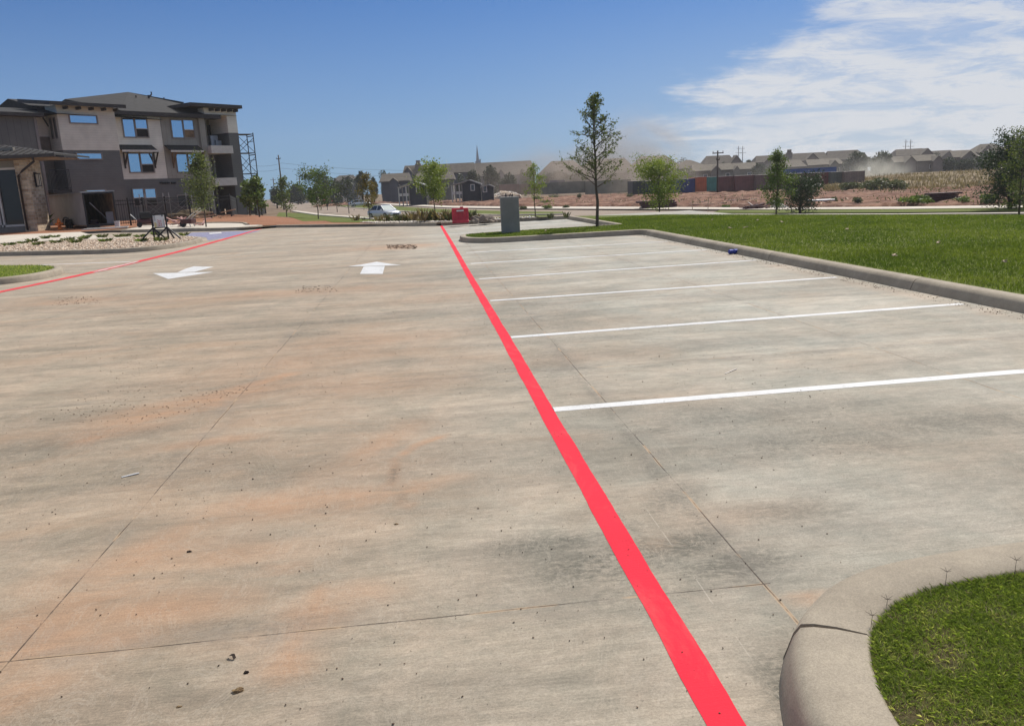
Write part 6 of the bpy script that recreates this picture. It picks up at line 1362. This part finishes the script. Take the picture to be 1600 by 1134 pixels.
CS = [(988.5, 1008, 283.5, 303.5, 148, (.028, .040, .042), 'leftmost dark green container in the row', 'dark_green_steel'),
 (1008.4, 1029, 283.5, 303.2, 147, (.035, .060, .055), 'dark green container behind the round tree crown', 'green_black_steel'),
 (1029.4, 1048.5, 282.5, 302.8, 146, (.022, .024, .030), 'blackish container left of the two blue ones', 'black_steel'),
 (1049, 1068, 281, 301.2, 145, (.030, .060, .25), 'left one of the two dark blue containers', 'blue_steel'),
 (1068.3, 1087.6, 280, 300.6, 144, (.026, .050, .23), 'right one of the two dark blue containers', 'navy_steel'),
 (1088, 1104, 277.5, 299.5, 143, (.52, .13, .045), 'orange container between the blue and the teal ones', 'orange_steel'),
 (1104.4, 1121.3, 277.3, 298.8, 143, (.06, .26, .22), 'teal container beside the orange one', 'teal_steel'),
 (1121.7, 1148, 276.3, 298.6, 143, (.16, .045, .045), 'maroon container right of the teal one', 'maroon_steel'),
 (1148.4, 1180, 275, 298, 142, (.17, .060, .055), 'second maroon container right of the teal one', 'wine_steel'),
 (1180.4, 1212, 274, 297, 141, (.15, .085, .075), 'brown container behind the narrow pointed tree', 'brown_steel'),
 (1212.4, 1262, 272.4, 296, 140, (.16, .090, .075), 'brown container behind the dark bushy pine', 'rust_steel'),
 (1262.4, 1284, 271, 295, 139, (.175, .11, .085), 'dusty brown container right of the dark bushy pine', 'dust_brown_steel'),
 (1284.3, 1297, 270, 294.5, 138, (.22, .045, .045), 'narrow dark red container end near the right end of the row', 'red_steel'),
 (1297.3, 1318, 269.5, 294, 137, (.12, .135, .11), 'grey green container near the right end of the row', 'grey_green_steel'),
 (1318.3, 1350.5, 268.5, 293, 136, (.21, .155, .125), 'rightmost dusty brown container in the row', 'tan_brown_steel')]
for (x0, x1, yt, yb, Z, col, lb_, mn) in CS: cont(x0, x1, yt, yb, Z, col, lb_, mn, depth=6.0)
bc = cont(1229, 1306.5, 263.2, 283, 168, (.04, .10, .30), 'long blue container with worn white lettering behind the row', 'bright_blue_steel', bars=False, depth=2.44)
mb = MB(); rs = np.random.default_rng(3); z0_ = 1.55
mb.tube([(-4.9, -.02, z0_-.1), (-4.75, -.02, z0_+.25), (-4.4, -.02, z0_+.35), (-4.1, -.02, z0_+.15)], .07, 4)
x = -3.6
while x < 2.4:
    w_ = .22+.2*rs.random(); mb.box(x, x+w_*.35, -.03, -.005, z0_-.15, z0_+.05+.15*rs.random()); mb.box(x, x+w_, -.03, -.006, z0_-.02, z0_+.06); x += w_+.16
mb.build('lettering', plain('worn_white_lettering', (.6, .62, .62), .6, .3, 3), bc)
for k, (x0, x1, yt, yb, col, lb_, mn) in enumerate([(780, 812, 288.5, 303, (.24, .15, .115), 'dusty reddish container, left end of the veiled row', 'dusty_red_steel'), (812.5, 845, 288, 303, (.23, .155, .12), 'dusty reddish container behind the slim tree', 'dusty_rust_steel'), (846, 915, 285, 302.5, (.15, .165, .13), 'long grey green container veiled in dust, left of the tall oak', 'dusty_green_steel'), (916, 986, 282.5, 302, (.17, .185, .145), 'long grey green container veiled in dust, right of the tall oak trunk', 'dusty_olive_steel')]):
    cont(x0, x1, yt, yb, 186-k*2, col, lb_, mn, bars=False, depth=2.44)
a = D_(871, 285, 186); mb = MB(); mb.box(-1.7, 1.7, 0, 1.5, 0, .5); put(mb, 'roof_box', M_TRIM, (a.x, a.y, a.z), 'pale box on top of the veiled grey green container', 'box', -YAW)

# ---- steel beams, lumber, rubble on the site
def stack(px, py, wpx, hpx, nx_, nz_, m, label, name='beam_stack', jitter=.06, rz=0.0, seed=0, L=None):
    q = G(px, py); Z = (q-CAM).dot(cF); s_ = Z/F0; W_ = L or wpx*s_; H_ = hpx*s_; rs = np.random.default_rng(seed); r = root(name, q, -YAW+rz, label, 'beams')
    bz = H_/nz_
    for k in range(nz_):
        mb = MB(); e = rs.normal()*jitter*W_
        for j in range(nx_):
            y = j*bz*1.3; mb.box(-W_/2+e, W_/2+e*.5, y, y+bz*.9, k*bz+.02, k*bz+bz*.25); mb.box(-W_/2+e, W_/2+e*.5, y+bz*.35, y+bz*.5, k*bz+bz*.25, k*bz+bz*.75); mb.box(-W_/2+e, W_/2+e*.5, y, y+bz*.9, k*bz+bz*.75, k*bz+bz*.93)
        mb.build('beam', m, r)
    mb = MB()
    for x in (-W_*.3, W_*.3): mb.box(x-.1, x+.1, -.1, nx_*bz*1.3, -.15, .02)
    mb.build('bearer', M_LUM, r); return r
stack(1029, 326.5, 56, 13, 5, 4, M_MRN, 'stack of dark red steel beams below the round green tree', seed=1)
stack(1474, 317.5, 54, 16, 5, 5, M_MRN, 'stack of dark red steel beams at right behind the widest shrub', seed=2)
stack(1135, 318, 104, 5, 3, 1, M_MRN, 'long dark steel beams lying on the red dirt', seed=3)
stack(1110, 322, 60, 4, 2, 1, M_MRN, 'shorter steel beams in front of the long ones', seed=4, rz=.25)
def heap(name, px, py, wpx, n_, m, label, cat, seed, ln=.9, th=.12, hpx=6):
    q = G(px, py); Z = (q-CAM).dot(cF); s_ = Z/F0; rs = np.random.default_rng(seed); mb = MB()
    for k in range(n_):
        x = rs.normal()*wpx*s_*.25; z = max(0, hpx*s_*(1-abs(x)/(wpx*s_*.55)))*rs.random(); a_ = rs.random()*3.14
        p = Vector((x, rs.normal()*.5, z+.05)); d = Vector((math.cos(a_)*ln, math.sin(a_)*ln*.6, rs.normal()*.2)); mb.bar(p-d/2, p+d/2, th*(.6+rs.random()), th*.5)
    return put(mb, name, m, q, label, cat, -YAW)
heap('scrap_pile', 1178, 327.5, 36, 40, M_MRN, 'tangled pile of dark scrap steel beside the pavement', 'scrap pile', 1, 1.3, .12, 8)
heap('rubble_pile', 1217, 326, 22, 30, M_WTRIM, 'pale broken rubble beside the dark bushy pine', 'rubble', 2, .5, .25, 8)
heap('lumber_pile', 1276, 322, 34, 12, M_LUM, 'loose pale lumber right of the dark bushy pine', 'lumber', 3, 2.2, .12, 6)
q = G(1281, 321); mb = MB(); mb.box(-1.1, 1.1, -.6, .6, .35, .5); mb.box(-.9, 1.0, -.5, .5, 0, .35); put(mb, 'wrapped_pallet', M_PLAS, q, 'white topped pallet lying on the dirt right of the dark bushy pine', 'pallet', -.2, bevel=.05)
heap('board_pile', 1335, 314, 22, 3, M_LUM, 'few long boards lying on the dirt right of the white topped pallet', 'boards', 5, 2.6, .14, 2)
heap('rubble_pile', 1497, 317, 18, 24, M_STW, 'pale rubble beside the right hand beam stack', 'rubble', 6, .5, .22, 6)
q = G(790, 313); o = clod('rubble_mound', 700, 500, 34*(q-CAM).dot(cF)/F0*.9, 3.2, 1.9, M_GRAV, 'pale rubble mound behind the concrete pedestal', 'rubble mound', 44); o.location = q-Vector((0, 0, .2))
tag(o, 'pale rubble mound behind the concrete pedestal', 'rubble mound')
Zm = (q-CAM).dot(cF); c0 = q
stones('mound_stones', [(c0.x-3.6, c0.y-2.2), (c0.x+3.6, c0.y-2.2), (c0.x+3.6, c0.y+1), (c0.x-3.6, c0.y+1)], 700, .08, .28, M_STW, 'broken stones on the pale rubble mound', lambda a, b: c0.z+max(0, 1.75*(1-((a-c0.x)/4.2)**2-((b-c0.y)/3.4)**2)), 9)
for k, (px, py, z) in enumerate([(1082, 331, 48), (1106, 331, 48)]):
    b = B(px, py, 52); mb = MB(); mb.bar((0, 0, 0), (.05*(k*2-1), 0, 1.15), .04); put(mb, 'survey_stake', M_LUM, P(px, py, -1.45), 'thin wooden stake at the verge, %s of the two right of the round tree' % ['left', 'right'][k], 'stake')
# dry weeds on the bank at right
bank_lo = [(1285, 300), (1330, 300.5), (1400, 301), (1470, 300), (1540, 300), (1640, 298)]
bank_hi = [(1290, 283), (1330, 279), (1400, 273), (1470, 269.5), (1540, 266.5), (1640, 263)]
mb = MB(); cols = []
NB = 40; rows_ = 14
def lerp_px(lst, t):
    x = lst[0][0]+(lst[-1][0]-lst[0][0])*t
    for (a, b), (c, d) in zip(lst, lst[1:]):
        if x <= c: return x, b+(d-b)*(x-a)/(c-a)
    return lst[-1]
def bank_pt(t, v):
    x0, y0 = lerp_px(bank_lo, t); x1, y1 = lerp_px(bank_hi, t); a = P(x0, y0, -1.6); b = D_(x1, y1, 158); return a.lerp(b, v)
vs = []
for i in range(NB+1):
    for j_ in range(rows_+1):
        p = bank_pt(i/NB, j_/rows_); p.z += .35*noise.fractal(Vector((p.x*.25, p.y*.25, 7)), 1, 2, 3)*(0 < j_ < rows_); vs.append(p)
    b = vs[-1]; 
mb.add(vs, [(i*(rows_+1)+j_, (i+1)*(rows_+1)+j_, (i+1)*(rows_+1)+j_+1, i*(rows_+1)+j_+1) for i in range(NB) for j_ in range(rows_)])
n0 = len(vs); mb.add([bank_pt(i/NB, 1)+Vector((6, 22, 0)) for i in range(NB+1)]+[bank_pt(i/NB, 1) for i in range(NB+1)], [(i, i+1, NB+1+i+1, NB+1+i) for i in range(NB)])
o = mb.build('hill', M_DRYG, None, smooth=True, fix=False); o['kind'] = 'structure'
for f in o.data.polygons[:1]:
    if f.normal.z < 0: o.data.flip_normals()
pts_ = []
for k in range(15000):
    t, v = rng.random(), rng.random()**1.6; p = bank_pt(t, v); d = noise.noise(Vector((p.x*.12, p.y*.12, 2)))
    if rng.random() < .45+d: pts_.append((p.x, p.y, p.z-.05))
o = blades('dry_weeds', np.array(pts_), .60, .09, 'dry', 40, .5); tag(o, 'tall dry tan weeds covering the bank at right', 'weeds', kind='stuff')
sp = []
for k in range(3500):
    px, py = 900+rng.random()*720, 300+rng.random()**2*22; q = G(px, py)
    if noise.noise(Vector((q.x*.08, q.y*.08, 4))) > .02: sp.append((q.x, q.y, q.z+.05))
o = blades('dry_weeds', np.array(sp), .45, .09, 'scrub', 41, .6); tag(o, 'sparse low weeds scattered over the red dirt', 'weeds', kind='stuff')

# ================================================================== VEHICLES
M_SILV = plain('silver_car_paint', (.58, .61, .66), .3, .05, 1, .45); M_TYRE = MATS['tyre_rubber']; M_RIM = plain('alloy_rim', (.35, .36, .38), .35, .1, 2, .8)
M_HEAD = plain('headlight_lens', (.65, .68, .70), .15, .05); M_CARG = glass_mat('car_glass', (.75, .9, .92), k=.55)
def car(loc, rz, label):
    """four door saloon, nose along +x"""
    r = root('parked_car', loc, rz, label, 'car'); Wd = .90
    # body loft: sections along x with (half width, sill z, belt z)
    secs = [(-2.28, .62, .42, .72), (-2.2, .80, .30, .88), (-1.9, .88, .24, .95), (-1.2, .90, .22, .96), (0, .91, .22, .95), (.8, .90, .22, .93), (1.3, .89, .22, .88), (1.8, .86, .24, .80), (2.15, .78, .26, .70), (2.28, .62, .34, .60)]
    vs = []; fs = []
    for x, hw, zl_, zb_ in secs:
        ring = [(x, -hw*.92, zl_), (x, -hw, zl_+.12), (x, -hw, (zl_+zb_)/2), (x, -hw*.95, zb_-.06), (x, -hw*.82, zb_), (x, 0, zb_+.035), (x, hw*.82, zb_), (x, hw*.95, zb_-.06), (x, hw, (zl_+zb_)/2), (x, hw, zl_+.12), (x, hw*.92, zl_)]; vs += ring
    k = 11
    for i in range(len(secs)-1): fs += [(i*k+j, i*k+(j+1) % k, (i+1)*k+(j+1) % k, (i+1)*k+j) for j in range(k)]
    fs += [tuple(range(k)), tuple((len(secs)-1)*k+j for j in range(k-1, -1, -1))]
    mb = MB(); mb.add(vs, fs); body = mb.build('body', M_SILV, r, smooth=True)
    # roof and pillars
    mb = MB(); mb.add([(-1.05, -.60, 1.43), (-.3, -.62, 1.47), (.35, -.60, 1.42), (.35, .60, 1.42), (-.3, .62, 1.47), (-1.05, .60, 1.43)], [(0, 1, 2, 3, 4, 5)])
    for s_ in (-1, 1):
        mb.bar((-1.75, s_*.76, .94), (-1.02, s_*.60, 1.44), .10); mb.bar((1.15, s_*.77, .91), (.35, s_*.60, 1.43), .07); mb.bar((-.25, s_*.80, .94), (-.2, s_*.62, 1.45), .08); mb.bar((-1.02, s_*.60, 1.44), (.35, s_*.60, 1.43), .07)
    mb.build('roof', M_SILV, r, smooth=False, fix=False)
    for nm, q in (('windscreen', [(1.13, -.72, .92), (1.13, .72, .92), (.36, .57, 1.42), (.36, -.57, 1.42)]), ('rear_window', [(-1.73, .72, .94), (-1.73, -.72, .94), (-1.03, -.57, 1.43), (-1.03, .57, 1.43)])):
        mb = MB(); mb.add(q, [(0, 1, 2, 3)]); mb.build(nm, M_CARG, r, fix=False)
    for s_ in (-1, 1):
        for a in (((1.02, .92), (.34, 1.40), (-.18, 1.43), (-.20, .94)), ((-.30, .94), (-.27, 1.43), (-1.0, 1.41), (-1.62, .94))):
            mb = MB(); mb.add([(x, s_*(.80-.19*(z-.93)/.5), z) for x, z in a], [(0, 1, 2, 3)]); mb.build('side_window', M_GLASSD, r, fix=False)
        for x in (-1.35, 1.42):
            w_ = MB(); w_.tube([(x, s_*.70, .32), (x, s_*.92, .32)], .32, 20); wh = w_.build('wheel', M_TYRE, r)
            w_ = MB(); w_.tube([(x, s_*.90, .32), (x, s_*.935, .32)], .20, 14); w_.build('rim', M_RIM, wh)
        mb = MB(); mb.box(1.98, 2.24, s_*.45, s_*.74, .56, .70); mb.build('headlight', M_HEAD, r, bevel=.04)
        mb = MB(); mb.box(.75, .95, s_*.88, s_*1.05, .92, 1.05); mb.build('wing_mirror', M_SILV, r, bevel=.03)
    mb = MB(); mb.box(2.20, 2.30, -.40, .40, .36, .52); mb.build('grille', M_BLACK, r); return r
cq = P(601, 341.2, -1.49); car(cq+Vector((0, 0, .004)), -YAW-math.radians(48), 'silver saloon car parked on the road beyond the lot')
# pickup on the site
def pickup(loc, rz, s_, label, m, open_bed=True):
    r = root('pickup_truck', loc, rz, label, 'truck'); mb = MB(); v = lambda *a: tuple(x*s_ for x in a)
    mb.box(*v(-2.7, 2.6, -.95, .95, .55, 1.05)); mb.box(*v(.9, 2.55, -.90, .90, 1.05, 1.22)); mb.box(*v(-2.7, -2.6, -.95, .95, 1.05, 1.30)); mb.box(*v(-2.6, -.6, -.95, -.88, 1.05, 1.30)); mb.box(*v(-2.6, -.6, .88, .95, 1.05, 1.30)); mb.build('body', m, r, bevel=.06*s_)
    mb = MB(); q = [v(-.6, y, z) for y, z in ((-.88, 1.05), (.88, 1.05), (.78, 1.85), (-.78, 1.85))]+[v(.95, -.88, 1.05), v(.95, .88, 1.05), v(.45, .76, 1.85), v(.45, -.76, 1.85)]; mb.add(q, [(0, 3, 2, 1), (4, 5, 6, 7), (0, 1, 5, 4), (3, 7, 6, 2), (0, 4, 7, 3), (1, 2, 6, 5)]); mb.build('cab', m, r, bevel=.04*s_)
    mb = MB(); mb.add([v(.93, -.76, 1.14), v(.93, .76, 1.14), v(.50, .68, 1.78), v(.50, -.68, 1.78)], [(0, 1, 2, 3)]); o = mb.build('windscreen', M_GLASSD, r); o.location.x = .03
    for y in (-1, 1):
        mb = MB(); mb.add([v(-.45, y*.885, 1.15), v(.75, y*.885, 1.15), v(.38, y*.81, 1.75), v(-.45, y*.81, 1.75)], [(0, 1, 2, 3)]); mb.build('side_window', M_GLASSD, r)
        for x in (-1.7, 1.75):
            w_ = MB(); w_.tube([v(x, y*.72, .42), v(x, y*.98, .42)], .42*s_, 18); wh = w_.build('wheel', M_TYRE, r); w_ = MB(); w_.tube([v(x, y*.97, .42), v(x, y*1.0, .42)], .22*s_, 12); w_.build('rim', M_RIM, wh)
        mb = MB(); mb.box(*v(2.55, 2.63, y*.6, y*.88, .85, 1.02)); mb.build('headlight', M_HEAD, r)
    return r
tq = G(732, 310.5); pickup(tq+Vector((0, 0, .05)), -YAW+math.radians(200), .72*27*(tq-CAM).dot(cF)/F0/5.3*1.35, 'black pickup truck on the red dirt in front of the porch house', plain('black_truck_paint', (.012, .013, .014), .3, .2))
tq = P(541, 318.5, -1.5); pickup(tq, -YAW-math.radians(80), .95, 'dark pickup truck driving far down the road', plain('dark_truck_paint', (.03, .03, .036), .3, .2))
tq = B(561, 310, 165); car(tq+Vector((0, 0, .05)), .3, 'white car parked behind the yellowing tree')['label'] = 'pale car mostly hidden behind the yellowing tree, far off'
# small site machine and water barriers far down the road
tq = B(514, 306, 210); mx_ = root('excavator', tq, .4, 'small red and white machine at the far end of the road', 'excavator')
mb = MB(); mb.box(-1.6, 1.6, -1.2, -.7, 0, .7); mb.box(-1.6, 1.6, .7, 1.2, 0, .7); mb.build('track', M_BLACK, mx_, bevel=.1); mb = MB(); mb.box(-1.6, .9, -1.1, 1.1, .8, 1.7); mb.build('body', M_RPL, mx_, bevel=.1)
mb = MB(); mb.box(.1, 1.1, -1.0, 0, 1.7, 2.7); mb.build('cab', M_GLASSD, mx_, bevel=.05); mb = MB(); mb.bar((.9, .4, 1.4), (2.8, .4, 3.2), .3); mb.bar((2.8, .4, 3.2), (4.2, .4, 1.4), .25); mb.box(3.9, 4.7, 0, .9, .6, 1.5); mb.build('arm', M_WTRIM, mx_)
for k, px in enumerate((456, 463, 470, 478)):
    q = P(px, 317.5, -1.5); mb = MB(); mb.box(-1.1, 1.1, -.3, .3, 0, .5); mb.box(-1.1, 1.1, -.16, .16, .5, 1.3); put(mb, 'road_barrier', M_WTRIM if k % 2 else M_PINK, q, ['first', 'second', 'third', 'fourth'][k]+' barrier from the left closing the far end of the road', 'barrier', -YAW, group='barriers closing the far road')

# ================================================================== AIR: light haze and the blowing dust
def volume(name, x0, x1, y0, y1, z0, z1, build, label=None, cat=None, rz=0, loc=(0, 0, 0)):
    mb = MB(); mb.box(x0, x1, y0, y1, z0, z1); m = bpy.data.materials.new(name+'_air'); m.use_nodes = True; t = m.node_tree; t.nodes.clear(); o = N(t, 'ShaderNodeOutputMaterial'); build(t, o)
    ob = mb.build(name, m); ob.location = loc; ob.rotation_euler = (0, 0, rz); return tag(ob, label, cat, kind='stuff')
def hz(t, o):
    p = N(t, 'ShaderNodeVolumePrincipled'); p.inputs['Color'].default_value = (.90, .90, .92, 1); p.inputs['Density'].default_value = .00030; p.inputs['Anisotropy'].default_value = .3; L(t, p.outputs[0], o.inputs['Volume'])
volume('haze', -330, 330, -40, 480, -3.2, 34, hz, 'thin pale haze in the distance', 'haze')
def dust(cxp, den, colr, sx, sy, sz, shear=0.0, seed=0):
    def f(t, o):
        g = coords(t); n = noi(t, scalev(t, g, (.05, .05, .07), (seed, 0, 0)), 1.0, 4, .6, .8)
        q = scalev(t, g, (1/sx, 1/sy, 1/sz)); r = vmth(t, 'LENGTH', q); e = ramp(t, r, 1.0, .15)
        d = mth(t, 'MULTIPLY', mth(t, 'MULTIPLY', e, ramp(t, n, .38, .70)), den)
        p = N(t, 'ShaderNodeVolumePrincipled'); p.inputs['Color'].default_value = (*colr, 1); p.inputs['Anisotropy'].default_value = .45; L(t, d, p.inputs['Density']); L(t, p.outputs[0], o.inputs['Volume'])
    return f
def dustbox(px, py, Z, sx, sy, sz, den, colr, label, seed=0):
    c = D_(px, py, Z); volume('dust_cloud', -sx, sx, -sy, sy, -sz, sz, dust(px, den, colr, sx, sy, sz, seed=seed), label, 'dust cloud', -YAW, (c.x, c.y, c.z))
dustbox(905, 283, 176, 30, 7, 9, .055, (.72, .60, .50), 'fine dust hanging in front of the veiled containers', 21)
dustbox(925, 276, 206, 36, 12, 13, .10, (.68, .55, .45), 'brown dust drifting over the veiled containers', 3)
dustbox(1000, 256, 200, 19, 10, 16, .15, (.78, .67, .57), 'pale column of dust rising right of the tall oak', 9)
dustbox(1372, 272, 160, 8, 5, 5.5, .34, (.85, .82, .70), 'whitish puff of dust at the end of the container row', 5)
dustbox(1290, 268, 175, 28, 5, 5, .07, (.82, .78, .70), 'thin dust drifting above the blue container', 14)
